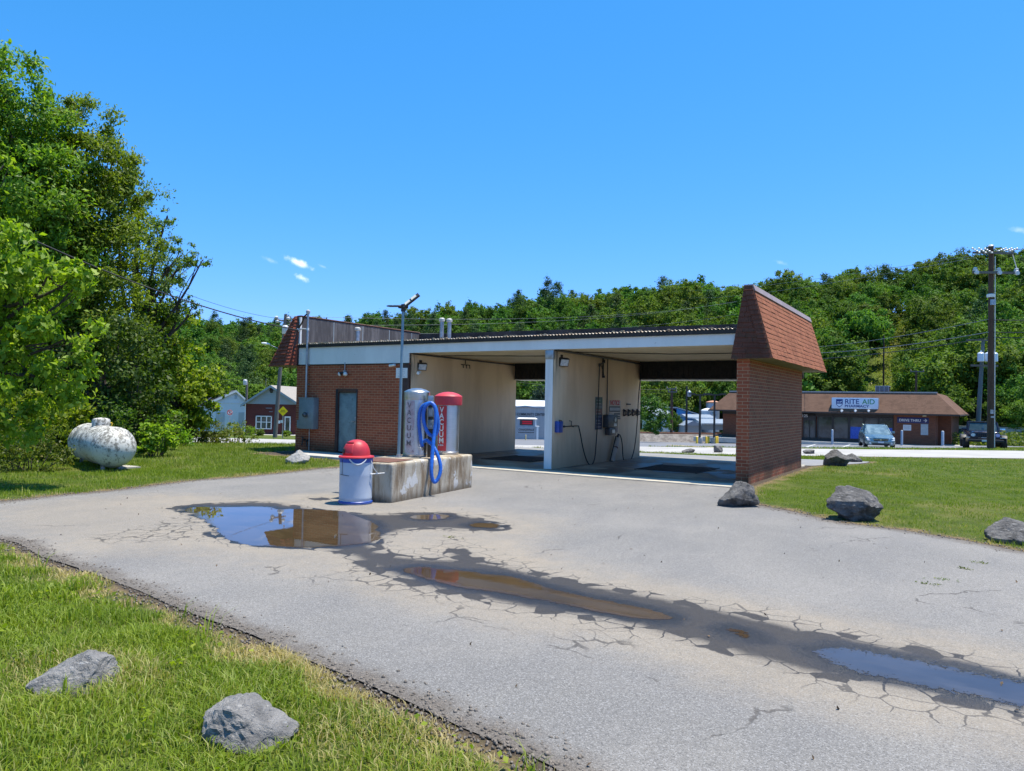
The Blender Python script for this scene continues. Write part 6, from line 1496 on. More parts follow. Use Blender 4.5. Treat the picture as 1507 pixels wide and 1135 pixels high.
for s_ in (-1, 1):
    m.tube([(s_*.785, -.97, .93), (s_*.605, -.05, 1.475)], .035, 6); m.tube([(s_*.80, .55, .96), (s_*.61, .55, 1.47)], .035, 6); m.tube([(s_*.77, 1.96, .95), (s_*.585, 1.45, 1.465)], .05, 6); m.tube([(s_*.61, -.05, 1.475), (s_*.59, 1.45, 1.465)], .03, 6)
m.build('pillar', MAT['carteal'], car, smooth=40)
m = MB()
for s_ in (-1, 1): m.tube([(s_*.52, .1, 1.50), (s_*.52, .2, 1.56), (s_*.50, 1.3, 1.55), (s_*.50, 1.4, 1.50)], .018, 6)
m.build('roof_rail', MAT['darkmetal'], car, smooth=40)
m = MB(); m.hexa([(-.40, -2.335, .50), (.40, -2.335, .50), (.40, -2.2, .50), (-.40, -2.2, .50)], [(-.44, -2.315, .655), (.44, -2.315, .655), (.44, -2.2, .655), (-.44, -2.2, .655)]); gr = m.build('grille', MAT['black'], car)
m = MB(); m.box(-.44, .44, -2.345, -2.31, .575, .60); m.cyl((0, -2.33, .585), (0, -2.36, .585), .05, n=12); m.build('grille_bar', MAT['chrome'], gr)
for s_ in (-1, 1):
    m = MB(); m.hexa([(s_*.47 if s_ > 0 else -.80, -2.31, .545), (s_*.80 if s_ > 0 else -.47, -2.31, .545), (.80 if s_ > 0 else -.47, -2.0, .60), (.47 if s_ > 0 else -.80, -2.0, .60)], [(.47 if s_ > 0 else -.78, -2.29, .66), (.78 if s_ > 0 else -.47, -2.24, .69), (.84 if s_ > 0 else -.47, -2.0, .735), (.47 if s_ > 0 else -.84, -2.0, .735)]); m.build('headlight', MAT['headlight'], car)
    m = MB(); m.box(s_*.93-.10, s_*.93+.10, -.72, -.60, .97, 1.11); m.box(min(s_*.80, s_*.9), max(s_*.80, s_*.9), -.70, -.62, .97, 1.01); m.build('mirror', MAT['carteal'], car, bevel=.02)
    m = MB(); m.cyl((s_*.62, -2.30, .37), (s_*.62, -2.335, .37), .055, n=14); m.build('fog_lamp', MAT['headlight'], car, smooth=40)
m = MB(); m.box(-.50, .50, -2.345, -2.28, .25, .36); m.build('lower_intake', MAT['black'], car)
m = MB(); m.box(-.17, .17, -2.365, -2.345, .385, .48); m.build('number_plate', MAT['plate'], car)
for s_ in (-1, 1):
    for y in (-1.42, 1.30): wheel((s_*.79, y, .335), .335, .22, car)
# black off-roader
# black off-roader behind the utility pole
p = ground(1448, 659.6); dj = float(np.dot(p-CAM, _fw)); sj = 55.5*dj/FPX/2.05
tocam = math.atan2(CAM[1]-p[1], CAM[0]-p[0]); hd = tocam+PI/2+math.radians(4)
jp = thing('off_road_truck', 'black boxy off road truck with round headlights behind the utility pole', 'off-roader', onground(1446, dj+1.3)-np.array([0, 0, .02]), hd); jp.scale = (sj, sj, sj*.80)
m = MB(); m.hexa([(-.72, -1.95, .62), (.72, -1.95, .62), (.80, 2.3, .55), (-.80, 2.3, .55)], [(-.66, -1.92, 1.16), (.66, -1.92, 1.16), (.80, 2.3, 1.20), (-.80, 2.3, 1.20)]); m.build('body', MAT['carblack'], jp, bevel=.05)
m = MB(); m.hexa([(-.58, -1.90, 1.16), (.58, -1.90, 1.16), (.70, -.62, 1.20), (-.70, -.62, 1.20)], [(-.50, -1.84, 1.22), (.50, -1.84, 1.22), (.64, -.62, 1.29), (-.64, -.62, 1.29)]); m.build('bonnet', MAT['carblack'], jp, bevel=.03)
m = MB(); m.hexa([(-.72, -.60, 1.18), (.72, -.60, 1.18), (.74, 1.2, 1.18), (-.74, 1.2, 1.18)], [(-.64, -.30, 1.80), (.64, -.30, 1.80), (.64, 1.1, 1.80), (-.64, 1.1, 1.80)]); m.build('windscreen', nm('dark teal glass', (.03, .055, .065), (.05, .08, .09), 3, .06), jp)
m = MB(); m.box(-.68, .68, -.34, 1.15, 1.79, 1.86)
for s_ in (-1, 1): m.tube([(s_*.73, -.62, 1.18), (s_*.65, -.30, 1.81)], .045, 6); m.tube([(s_*.75, .5, 1.18), (s_*.66, .5, 1.81)], .05, 6)
m.build('roof', MAT['carblack'], jp, smooth=40)
m = MB()
for k in range(7): m.box(-.33+.10*k-.028, -.33+.10*k+.028, -1.972, -1.955, .82, 1.10)
m.build('grille', MAT['black'], jp)
m = MB()
for k in range(8): m.box(-.385+.10*k-.012, -.385+.10*k+.012, -1.985, -1.955, .80, 1.12)
m.build('grille_bar', MAT['carblack'], jp)
for s_ in (-1, 1):
    m = MB(); m.cyl((s_*.56, -1.93, .98), (s_*.56, -1.985, .98), .105, n=20); m.build('headlight', MAT['purple'] if s_ > 0 else MAT['headlight'], jp, smooth=40)
    m = MB(); m.hexa([(s_*.93-.20, -2.02, .78), (s_*.93+.07, -2.02, .78), (s_*.93+.07, -.75, .80), (s_*.93-.20, -.75, .80)], [(s_*.93-.20, -1.80, .98), (s_*.93+.07, -1.80, .98), (s_*.93+.07, -.95, 1.0), (s_*.93-.20, -.95, 1.0)]); m.build('fender', MAT['black'], jp, bevel=.03)
    m = MB(); m.box(s_*.90-.13, s_*.90+.13, -.55, -.45, 1.22, 1.42); m.build('mirror', MAT['chrome'] if s_ > 0 else MAT['carblack'], jp, bevel=.03)
    m = MB(); m.box(s_*.80-.14, s_*.80+.10, -2.0, -1.97, .80, .84); m.build('indicator', MAT['headlight'], jp)
m = MB(); m.box(-.82, .82, -2.25, -2.02, .52, .70); m.box(-.35, .35, -2.12, -2.0, .66, .80); m.build('bumper', MAT['black'], jp, bevel=.03)
m = MB(); m.box(-.18, .18, -2.275, -2.252, .56, .68); m.build('number_plate', MAT['plate'], jp)
m = MB(); m.box(-.18, .18, -2.01, -1.985, .80, .825); m.build('light_bar', MAT['headlight'], jp)
m = MB(); m.box(-.05, .05, -.50, -.46, 1.30, 1.58); m.build('dash_ornament', MAT['glasspale'], jp)
for s_ in (-1, 1):
    for y in (-1.40, 1.50): wheel((s_*.86, y, .42), .42, .29, jp, inner=.5, rimmat=MAT['darkmetal'])

# ------------------------------------------------------------------ utility poles
def frame_at(p): return math.atan2(_rt[1], _rt[0])
pb_ = ground(1457.5, 661.0); dp = float(np.dot(pb_-CAM, _fw)); mpp = dp/FPX
def onpole(px, py, d): return atd(px, py, d)
up_ = thing('utility_pole', 'tall brown wooden utility pole with two crossarms in front of the black truck', 'utility pole', pb_, frame_at(0))
hp_ = 299*mpp
m = MB(); m.tube([(0, 0, -.3), (.01, 0, hp_*.5), (.0, 0, hp_)], [.165, .14, .115], 14); m.build('pole', MAT['polewood'], up_, smooth=50)
za1 = (661-401)*mpp; m = MB(); m.box(-1.05, 1.28, -.20, -.11, za1-.06, za1+.06); m.build('crossarm', MAT['greywood'], up_)
for x in (-.92, .30, 1.22): m = MB(); m.lathe((x, -.155, za1), [(.05, .05), (.11, .06), (.12, .12), (.07, .17), (.10, .19), (.09, .23), (.03, .26)], 14); m.build('insulator', MAT['insul'], up_, smooth=40)
for x in (-.92, .27, 1.18): m = MB(); m.cyl((x, -.22, za1-.03), (x, -.34, za1-.03), .10, n=16); m.build('insulator', MAT['insul'], up_, smooth=40)
za2 = (661-372)*mpp; m = MB(); m.box(-1.05, 1.05, -.2, -.11, za2-.05, za2+.05); m.build('crossarm', MAT['greywood'], up_)
for k, x in enumerate((-.95, -.62, -.30, .42, .72, 1.0)):
    m = MB(); m.tube([(x-.14, -.16, za2+.22-(.0 if x < 0 else .1)), (x+.20, -.26, za2+(-.02 if x < 0 else .24))], .02, 6)
    for j in range(4): m.lathe((x+.10*j-.12, -.16-.03*j, za2+.22-.075*j*(1 if x < 0 else -.5)-(.0 if x < 0 else .1)), [(.02, -.04), (.055, -.03), (.06, .01), (.03, .04)], 10)
    m.build('insulator', MAT['insul'], up_, smooth=40)
m = MB(); m.lathe((.0, 0, hp_), [(.13, 0), (.15, .04), (.10, .10), (.003, .13)], 14); m.build('pole_cap', MAT['insul'], up_, smooth=40)
m = MB(); m.lathe((0, 0, (661-434.5)*mpp), [(.02, -.10), (.19, -.09), (.20, .06), (.10, .10), (.02, .11)], 20, cap=True); m.build('cable_ring', MAT['white'], up_, smooth=40)
m = MB(); m.tube([(.10, -.12, hp_*.99), (.45, -.15, hp_*.96), (1.0, -.1, hp_*.98), (1.25, -.15, za1+.2)], .022, 7); m.tube([(.13, -.13, .1), (.13, -.13, hp_*.95)], .022, 6); m.build('drop_cable', MAT['rope'], up_, smooth=40)
m = MB(); m.box(-.10, .03, -.20, -.12, (661-609)*mpp, (661-603)*mpp); m.box(-.08, .06, -.19, -.13, (661-615)*mpp, (661-612.5)*mpp); m.box(-.12, .1, -.25, -.12, (661-449)*mpp, (661-441)*mpp); m.build('pole_tag', MAT['tin'], up_)
d2 = 66.0; p2 = onground(1437.5, d2); q2 = d2/FPX
u2 = thing('utility_pole', 'leaning grey green pole with pale transformers behind the black truck', 'utility pole', p2, frame_at(0))
m = MB(); m.tube([(0, 0, -.3), (.55, 0, (663-508)*q2)], [.22, .13], 12); m.build('pole', MAT['bluepole'], u2, smooth=50)
for x in (-.36, .30, .85): m = MB(); m.lathe((x+.45, -.4, (663-541)*q2), [(.22, 0), (.27, .05), (.27, .72), (.2, .80), (.06, .86), (.05, 1.0)], 16); m.build('transformer', MAT['signpale'], u2, smooth=40)
m = MB(); m.box(-.6, 1.8, -.15, -.05, (663-548)*q2, (663-545)*q2); m.box(-1.0, 1.1, -.15, -.05, (663-510)*q2, (663-508)*q2); m.build('crossarm', MAT['greywood'], u2)
def small_pole(px, ybase, ytop, d, r, mat, label, arms=(), lean=0.0, name='utility_pole', cat='utility pole', grp=None):
    p = onground(px, d); k = d/FPX; yb_ = proj(p)[0][1]
    t = thing(name, label, cat, p, frame_at(0), grp)
    m = MB(); m.tube([(0, 0, -.3), (lean*k, 0, (yb_-ytop)*k)], [r, r*.7], 10); m.build('pole', mat, t, smooth=50)
    for (y, w0, w1) in arms:
        m = MB(); f = (yb_-y)/(yb_-ytop)*lean; m.box((f+w0)*k, (f+w1)*k, -.12, -.02, (yb_-y)*k-.06, (yb_-y)*k+.06)
        for x in (w0+.6, w1-.6): m.lathe(((f+x)*k, -.07, (yb_-y)*k+.05), [(.04, 0), (.08, .04), (.05, .14), (.01, .2)], 8)
        m.build('crossarm', MAT['greywood'], t, smooth=40)
    return t, p, k, yb_
small_pole(1348, 600, 545, 78, .14, MAT['polewood'], 'dark pole with a crossarm rising behind the pharmacy roof', [(547, -9, 11)])
small_pole(1300, 520, 493, 108, .13, MAT['polewood'], 'short pole standing in the lower mown power line cut')
small_pole(1343, 470, 418, 150, .14, MAT['greywood'], 'thin pole high in the power line cut near the ridge')
small_pole(988.5, 640, 573, 74, .16, MAT['polewood'], 'dark crossarm pole seen through the bay beside the dividing wall', [(572.5, -8, 6), (577, -6, 7)])
small_pole(1010.5, 640, 568, 78, .13, MAT['darkmetal'], 'dark pole with a pale transformer seen through the bay', [])
pq = onground(1010.5, 78); t = thing('transformer', 'pale can transformer on the second dark pole in the bay view', 'transformer', (pq[0]+RT2[0]*.2-FW2[0]*.25, pq[1]+RT2[1]*.2-FW2[1]*.25, atd(1013, 584, 78)[2])); m = MB(); m.lathe((0, 0, 0), [(.17, 0), (.2, .05), (.2, .5), (.12, .58), (.04, .7)], 14); m.build('can', MAT['greysheet'], t, smooth=40); m = MB(); m.box(-.25, .05, .1, .25, .2, .3); m.build('bracket', MAT['darkmetal'], t)
for px, d, nm_ in ((1030.3, 62, 'dark lot light pole on a concrete foot with a bollard on its nearer side'), (1051.5, 64, 'dark lot light pole before the silos')):
    p = onground(px, d); k = d/FPX; t = thing('light_pole', nm_, 'light pole', p, frame_at(0), 'light poles in the far lot')
    m = MB(); m.tube([(0, 0, .3), (0, 0, 72*k)], [.10, .075], 10); m.build('pole', MAT['darkmetal'], t, smooth=40)
    m = MB(); m.lathe((0, 0, -.2), [(.26, 0), (.26, .68), (.22, .72)], 18); m.build('footing', MAT['concrete'], t, smooth=40)
    m = MB(); m.box(-.55, .55, -.08, .08, 71*k, 72.5*k); m.box(-.95, -.45, -.18, .18, 72*k, 74*k); m.box(.45, .95, -.18, .18, 72*k, 74*k); m.build('lamp_head', MAT['darkmetal'], t)
GY = 'yellow bollards in the far lot'
for px, d, lb in ((1026.3, 61, 'yellow bollard at the foot of the nearer lot light pole'), (1040, 62.5, 'yellow bollard between the two lot light poles nearer the dividing wall'), (1043.3, 64, 'yellow bollard between the two lot light poles nearer the pier'), (1054.5, 63.5, 'yellow bollard just past the second lot light pole'), (1056.5, 65.5, 'yellow bollard furthest past the second lot light pole')):
    bollard(px, 640, 629.5, d, MAT['yellow'], .09, lb, GY)

# ------------------------------------------------------------------ railway bank, blue workshop, silos
bnk = [onground(px, d) for px, d in ((900, 74), (975, 73), (1050, 72), (1130, 70), (1420, 78))]
m = MB()
V = []; 
for p in bnk:
    z0 = gz(p)-.3; q = p[:2]
    for off, dz in ((-1.6, 0.0), (-.2, 1.05), (2.6, 1.05), (4.2, 0)): V.append((q[0]+FW2[0]*off, q[1]+FW2[1]*off, z0+dz))
F = [(i*4+j, i*4+j+1, (i+1)*4+j+1, (i+1)*4+j) for i in range(len(bnk)-1) for j in range(3)]
m.add(V, F); o = m.build('railway_bank', nm('grey ballast', (.27, .245, .22), (.15, .13, .115), 2.5, .95, bump=.05, bscale=18), None); tag(o, 'gravel railway bank beyond the far lot', 'embankment', kind='structure')
m = MB()
for off in (.6, 2.0):
    pts = [(p[0]+FW2[0]*off, p[1]+FW2[1]*off, gz(p)-.3+1.14) for p in bnk]; m.tube(pts, .075, 6)
o = m.build('railway_track', MAT['rust'], None, smooth=40); tag(o, 'dark steel rails along the gravel bank', 'railway track')
d3 = 88.0; k3 = d3/FPX; zg = -1.0
def bld(px, d, z): p = atd(px, 600, d); return (p[0], p[1], z)
t = thing('blue_workshop', 'bright blue and white sheet metal workshop beyond the railway bank', 'workshop', bld(999, d3, zg-.6), frame_at(0))
w0, w1 = (963-999)*k3, (1023-999)*k3; eave = (627-608.5)*k3+.6; rid = (627-599.5)*k3+.6; xm = (999.5-999)*k3
m = MB(); m.prism([(xm-.3, 0), (w1, 0), (w1, 8), (xm-.3, 8)], 0, eave); m.add([(xm-.3, 0, eave), (w1, 0, eave), (xm-.3, 0, rid), (xm-.3, 8, eave), (w1, 8, eave), (xm-.3, 8, rid)], [(0, 1, 2), (3, 5, 4)]); m.build('gable_wall', MAT['bluemetal'], t)
m = MB(); m.slab([(xm-.4, -.3, rid+.06), (w1+.35, -.3, eave+.02), (w1+.35, 8.3, eave+.02), (xm-.4, 8.3, rid+.06)], (0, 0, .09)); m.build('roof', MAT['greysheet'], t)
m = MB(); m.box(w0, xm-.3, .15, 8, 0, eave-.2); m.build('wall', MAT['whitewall'], t)
m = MB(); m.slab([(w0-.2, -.1, eave-.2), (xm-.3, -.1, eave-.2), (xm-.3, 8, rid+.1), (w0-.2, 8, rid+.1)], (0, 0, .08)); m.build('side_roof', MAT['greysheet'], t)
m = MB()
for a_, b_ in ((971.5, 974.5), (996.5, 999)): m.box((a_-999)*k3, (b_-999)*k3, .06, .16, 0, eave-.2)
m.build('door_post', MAT['bluemetal'], t)
for a_, b_ in ((965, 971), (975, 995.5)):
    m = MB(); m.box((a_-999)*k3, (b_-999)*k3, .08, .145, .1, eave-.5); g_ = m.build('roller_door', MAT['white'], t)
    m = MB(); n_ = 2 if a_ == 965 else 4
    for j in range(n_): x = (a_+(j+.5)*(b_-a_)/n_-999)*k3; m.box(x-.16, x+.16, .06, .082, eave-1.55, eave-1.35)
    m.build('pane', MAT['glass'], g_)
t = thing('silo', 'tall pale silo with a rusty rim beyond the workshop', 'silo', bld(1049, 92, -1.6)); r_ = 9.6*92/FPX; hh = (627-591)*92/FPX+.6
m = MB(); m.lathe((0, 0, 0), [(r_, 0), (r_, hh)], 28); m.build('shell', MAT['greysheet'], t, smooth=30); m = MB(); m.lathe((0, 0, hh), [(r_+.05, -.12), (r_+.06, .02), (r_*.5, .16), (.01, .22)], 28); m.build('cap', nm('rusty rim', (.5, .2, .1), (.4, .25, .18), 5, .7), t, smooth=30)
t = thing('silo', 'lower wide pale silo beside the tall one', 'silo', bld(1041.5, 89, -1.6)); r_ = 9.3*89/FPX; hh = (627-602)*89/FPX+.6
m = MB(); m.lathe((0, 0, 0), [(r_, 0), (r_, hh)], 28); m.build('shell', nm('pale silo', (.40, .47, .53), (.33, .40, .46), 3, .4, .3, stretch=(6, 6, .5)), t, smooth=30); m = MB(); m.lathe((0, 0, hh), [(r_+.05, -.1), (r_+.06, .0), (r_*.5, .2), (.01, .28)], 28); m.build('cap', MAT['whitemetal'], t, smooth=30)
def shed(px0, px1, ye, yr, yb, d, label, wallm, roofm, name='shed', ridge=.5, deep=5):
    k = d/FPX; w_ = (px1-px0)*k; t = thing(name, label, 'shed', bld((px0+px1)/2, d, atd(px0, yb, d)[2]-.4), frame_at(0)); e = (yb-ye)*k+.4; r_ = (yb-yr)*k+.4
    m = MB(); m.box(-w_/2, w_/2, 0, deep, 0, e); m.build('wall', wallm, t)
    m = MB(); m.add([(-w_/2-.1, -.2, e), (w_/2+.1, -.2, e), (w_/2+.1, deep*ridge, r_), (-w_/2-.1, deep*ridge, r_), (-w_/2-.1, deep+.2, e), (w_/2+.1, deep+.2, e)], [(0, 1, 2, 3), (3, 2, 5, 4), (0, 3, 4), (1, 5, 2), (0, 4, 5, 1)]); m.build('roof', roofm, t)
    m = MB(); m.box(-w_/2-.12, w_/2+.12, -.24, -.18, e-.1, e+.03); m.build('gutter', MAT['white'], t)
shed(1012, 1052, 614.5, 610, 627, 84, 'long low grey shed beside the blue workshop', MAT['bluemetal'], MAT['greysheet'])
shed(1033, 1074, 623, 617, 627, 80, 'low grey roofed shed in front of the silos', MAT['greyclad'], MAT['greysheet'])
k = 79/FPX; t = thing('small_shed', 'small gabled shed roof just past the railway bank', 'shed', bld(1020, 79, -.9), frame_at(0)); w_ = 12.5*k
m = MB(); m.box(-w_, w_, 0, 3, -.5, .35); m.build('wall', MAT['greyclad'], t); m = MB(); m.add([(-w_-.1, -.2, .33), (w_+.1, -.2, .33), (0, -.2, .85), (-w_-.1, 3.2, .33), (w_+.1, 3.2, .33), (0, 3.2, .85)], [(0, 1, 2), (3, 5, 4), (0, 2, 5, 3), (1, 4, 5, 2), (0, 3, 4, 1)]); m.build('roof', MAT['greysheet'], t)
p = bld(1079, 82, -1.3); t = thing('tank_truck', 'white lorry nose between the sheds and the pier', 'lorry', p, frame_at(0)); 
m = MB(); m.hexa([(-.75, -.6, .45), (.85, -.6, .45), (.85, .9, .45), (-.75, .9, .45)], [(-.65, -.3, 1.75), (.85, -.3, 1.75), (.85, .9, 1.75), (-.65, .9, 1.75)]); m.build('cab', MAT['white'], t, bevel=.06)
m = MB(); m.box(-.45, .6, -.60, -.42, 1.05, 1.5); m.build('windscreen', MAT['glass'], t); m = MB(); m.cyl((1.0, .2, 1.3), (3.5, .2, 1.3), .75, n=20); m.build('tank', MAT['whitemetal'], t, smooth=40)
for s_ in (-.5, .6): wheel((s_, 0, .42), .42, .25, t)

# ------------------------------------------------------------------ community centre and its message board (through the bay by the brick room)
d4 = 76.0; k4 = d4/FPX; pz4 = -1.75; t = thing('community_center', 'blue grey ribbed metal community hall with white roof', 'hall', bld(774, d4, pz4), frame_at(0))
wl, wr = (728-774)*k4, (822-774)*k4; e1 = (640-603.5)*k4+.1; r1 = (640-600.5)*k4+.1
m = MB(); m.add([(wl, 0, -.6), (wr, 0, -.6), (wr, 0, e1-.1), (0, 0, r1), (wl, 0, e1-.1), (wl, 14, -.6), (wr, 14, -.6), (wr, 14, e1-.1), (0, 14, r1), (wl, 14, e1-.1)], [(0, 1, 2, 3, 4), (5, 9, 8, 7, 6), (0, 5, 6, 1), (1, 6, 7, 2), (4, 3, 8, 9), (0, 4, 9, 5), (3, 2, 7, 8)])
for x in np.arange(wl+.1, wr, .22): m.box(x, x+.07, -.035, 0, 0, e1-.14-abs(x)*.06)
m.build('wall', nm('blue grey ribbed metal', (.40, .41, .42), (.34, .355, .37), 1.5, .5, stretch=(4, 4, .3)), t)
m = MB(); m.slab([(wl-.2, -.2, e1-.12), (0, -.2, r1+.02), (0, 14, r1+.02), (wl-.2, 14, e1-.12)], (0, 0, .12)); m.slab([(0, -.2, r1+.02), (wr+.2, -.2, e1-.12), (wr+.2, 14, e1-.12), (0, 14, r1+.02)], (0, 0, .12)); m.build('roof', MAT['greysheet'], t)
m = MB(); m.box(wl-2, wr+2, 6, 20, -.5, (640-598.5)*k4); m.build('rear_wing', MAT['greyclad'], t)
m = MB(); m.hexa([(wl-2.2, 5.7, (640-598.2)*k4), (wr+2.2, 5.7, (640-598.2)*k4), (wr+2.2, 20, (640-598.2)*k4), (wl-2.2, 20, (640-598.2)*k4)], [(wl-2.2, 11, (640-588.5)*k4), (wr+2.2, 11, (640-588.5)*k4), (wr+2.2, 14, (640-588.5)*k4), (wl-2.2, 14, (640-588.5)*k4)]); m.build('rear_roof', MAT['whitemetal'], t)
text('lettering', 'CRAIGSVILLE COMMUNITY CENTER', ((802.5-774)*k4, -.045, (640-611.6)*k4), (1, 0, 0), (0, 0, 1), .37, MAT['ink'], t, 'RIGHT', depth=.02, bold=.006, squash=.78)
m = MB()
for j in range(16): x = (763.5+1.5*j-774)*k4; m.box(x, x+.065, -.045, -.036, (640-614.4)*k4, (640-613.2)*k4)
m.build('small_lettering', MAT['ink'], t)
d5 = 69.0; k5 = d5/FPX; t = thing('message_board', 'brick message board with white cap and red lit text before the community hall', 'sign', bld(776, d5, atd(776, 641.5, d5)[2]), frame_at(0))
X_ = lambda px: (px-776)*k5
Zz = lambda py: (641.5-py)*k5
m = MB(); m.box(X_(761), X_(790.5), -.2, .3, -.3, Zz(628)); m.build('base', nm('blue grey brick base', (.36, .38, .40), (.30, .32, .34), 5, .8), t)
m = MB(); m.box(X_(790), X_(793), -.25, .35, -.3, Zz(628)); m.box(X_(788), X_(794), -.28, .38, Zz(628.2), Zz(627)); m.box(X_(787.6), X_(789.8), -.2, .3, Zz(628), Zz(617)); m.build('pillar', MAT['white'], t)
m = MB(); m.box(X_(763), X_(787.6), -.15, .3, Zz(628), Zz(616.5)); m.build('cabinet', MAT['greysheet'], t)
m = MB(); m.box(X_(765.5), X_(785), -.19, -.151, Zz(626), Zz(617.8)); sc2 = m.build('screen', MAT['ink'], t)
ml = NT('red lit dots'); em = ml.n('Emission', {'Color': (.50, .02, .05), 'Strength': .55}); MAT['redled'] = ml.done(em.outputs[0])
m = MB(); m.box(X_(768), X_(784), -.196, -.191, Zz(625), Zz(618.8)); m.build('lit_field', nm('dim red field', (.16, .012, .025), (.12, .01, .02), 30, .5), sc2)
m = MB()
for row, y in enumerate((620.6, 623.3)):
    for j in range(9): m.box(X_(769.3+1.55*j), X_(770.3+1.55*j), -.201, -.197, Zz(y+.7), Zz(y-.7))
m.build('lit_text', MAT['redled'], sc2)
m = MB(); m.hexa([(X_(761), -.4, Zz(616.6)), (X_(791.5), -.4, Zz(616.6)), (X_(791.5), .5, Zz(616.6)), (X_(761), .5, Zz(616.6))], [(X_(763.5), -.3, Zz(614.8)), (X_(788.5), -.3, Zz(614.8)), (X_(788.5), .4, Zz(614.8)), (X_(763.5), .4, Zz(614.8))]); m.build('cap', MAT['white'], t)
text('lettering', 'CRAIGSVILLE', (X_(775), -.21, Zz(633.8)), (1, 0, 0), (0, 0, 1), .25, MAT['ink'], t, depth=.015, bold=.004)
m = MB()
for j in range(13): m.box(X_(763.5+1.8*j), X_(764.7+1.8*j), -.212, -.2, Zz(637.2), Zz(635.8))
m.build('small_lettering', MAT['ink'], t)
bollard(774.6, 641.5, 633.5, 66, MAT['lineyellow'], .045, 'thin pale yellow post before the message board', None)

# ------------------------------------------------------------------ houses beyond the left end
def gable_house(name, label, px0, pxr, px1, ye, yr, yb, d, deep, wallm, gablem, roofm, cat='house', oh=.35, extra=None, yaw=0.0):
    k = d/FPX; zb_ = atd(pxr, yb, d)[2]; p = bld(pxr, d, zb_-.3); t = thing(name, label, cat, p, frame_at(0)+yaw)
    a_, b_ = (px0-pxr)*k, (px1-pxr)*k; e = (yb-ye)*k+.3; r_ = (yb-yr)*k+.3
    m = MB(); m.box(a_, b_, 0, deep, 0, e); m.build('wall', wallm, t)
    m = MB(); m.add([(a_, -.02, e), (b_, -.02, e), (0, -.02, r_), (a_, deep, e), (b_, deep, e), (0, deep, r_)], [(0, 1, 2), (3, 5, 4), (0, 3, 4, 1), (0, 2, 5, 3), (1, 4, 5, 2)]); m.build('gable', gablem, t)
    sl = (r_-e)/abs(a_); sr = (r_-e)/abs(b_)
    m = MB(); m.slab([(a_-oh, -oh, e-oh*sl), (0, -oh, r_), (0, deep+oh, r_), (a_-oh, deep+oh, e-oh*sl)], (0, 0, .14)); m.slab([(0, -oh, r_), (b_+oh, -oh, e-oh*sr), (b_+oh, deep+oh, e-oh*sr), (0, deep+oh, r_)], (0, 0, .14)); m.build('roof', roofm, t)
    m = MB(); m.slab([(a_-oh, -oh-.02, e-oh*sl-.10), (0, -oh-.02, r_-.10), (0, -oh-.02, r_+.13), (a_-oh, -oh-.02, e-oh*sl+.13)], (0, -.04, 0)); m.slab([(0, -oh-.02, r_-.10), (b_+oh, -oh-.02, e-oh*sr-.10), (b_+oh, -oh-.02, e-oh*sr+.13), (0, -oh-.02, r_+.13)], (0, -.04, 0)); m.build('barge_board', gablem if gablem is not MAT['whitewall'] else MAT['white'], t)
    return t, k, zb_, e, r_
t, k, zb_, e, r_ = gable_house('brick_house', 'red brick house with grey gable beside the street', 361, 399, 441, 595, 569, 638, 74, 16, MAT['brick_wine'], MAT['greyclad'], MAT['roofgrey'])
hx = lambda px: (px-399)*k
hz = lambda py: (638-py)*k+.3
m = MB(); m.lathe((0, 0, 0), [(.16, 0), (.19, .03), (.17, .05)], 20); m.xf(Matrix.Translation((0, -.02, hz(575)))@Matrix.Rotation(PI/2, 4, 'X')@Matrix.Diagonal((1, 1.3, 1, 1))); m.build('gable_vent', MAT['darkmetal'], t, smooth=40)
m = MB(); m.box(hx(378), hx(400), -.05, .04, hz(631), hz(613)); wdw = m.build('window', MAT['glass'], t)
m = MB()
for px in (377.2, 384.5, 392.5, 399.5): m.box(hx(px), hx(px+1.3), -.09, .02, hz(631.5), hz(612.3))
m.box(hx(377.2), hx(400.8), -.09, .02, hz(613.6), hz(612.3)); m.box(hx(377.2), hx(400.8), -.09, .02, hz(631.8), hz(630.6)); m.box(hx(377.2), hx(400.8), -.085, .01, hz(622), hz(621)); m.build('frame', MAT['white'], wdw)
m = MB(); m.box(hx(421), hx(427), -.05, .04, hz(638), hz(614.5)); dr = m.build('door', MAT['glass'], t)
m = MB(); m.box(hx(419.6), hx(421), -.09, .02, hz(638), hz(612.5)); m.box(hx(427), hx(428.4), -.09, .02, hz(638), hz(612.5)); m.box(hx(421), hx(427), -.09, .02, hz(614.5), hz(612.5)); m.build('frame', MAT['white'], dr)
m = MB(); 
for j in range(7): m.box(hx(391.5+1.3*j), hx(392.3+1.3*j), -.03, 0, hz(601.3), hz(600.4))
for j in range(4): m.box(hx(396.5+1.3*j), hx(397.3+1.3*j), -.03, 0, hz(606.4), hz(605.5))
m.build('small_lettering', MAT['greysheet'], t)
m = MB(); m.tube([(hx(361.5), -.1, e), (hx(361.8), -.1, 0)], .06, 8); m.build('downpipe', MAT['white'], t, smooth=40)
for k_, (px, py, w_, h_) in enumerate(((411.5, 621, .20, .3),)):
    m = MB(); m.box(hx(px)-w_/2, hx(px)+w_/2, -.05, 0, hz(py)-h_/2, hz(py)+h_/2); m.build('mailbox', MAT['white'], t)
m = MB(); m.box(hx(355), hx(450), -2.2, -.0, -.3, .22); m.build('step', MAT['kerb'], t)
t, k, zb_, e, r_ = gable_house('white_house', 'white boarded gable house with dark roof behind the bushes', 312, 346.5, 366, 593.5, 576, 634, 86, 14, MAT['whitewall'], MAT['whitewall'], MAT['roofblue'], oh=.3, yaw=.42)
m = MB(); x = (346.5-346.5)*k; m.box(x-.13, x+.13, -.06, 0, (634-587)*k+.3, (634-581.5)*k+.3); m.build('gable_vent', nm('grey vent', (.45, .5, .55), (.4, .45, .5), 4, .6), t)
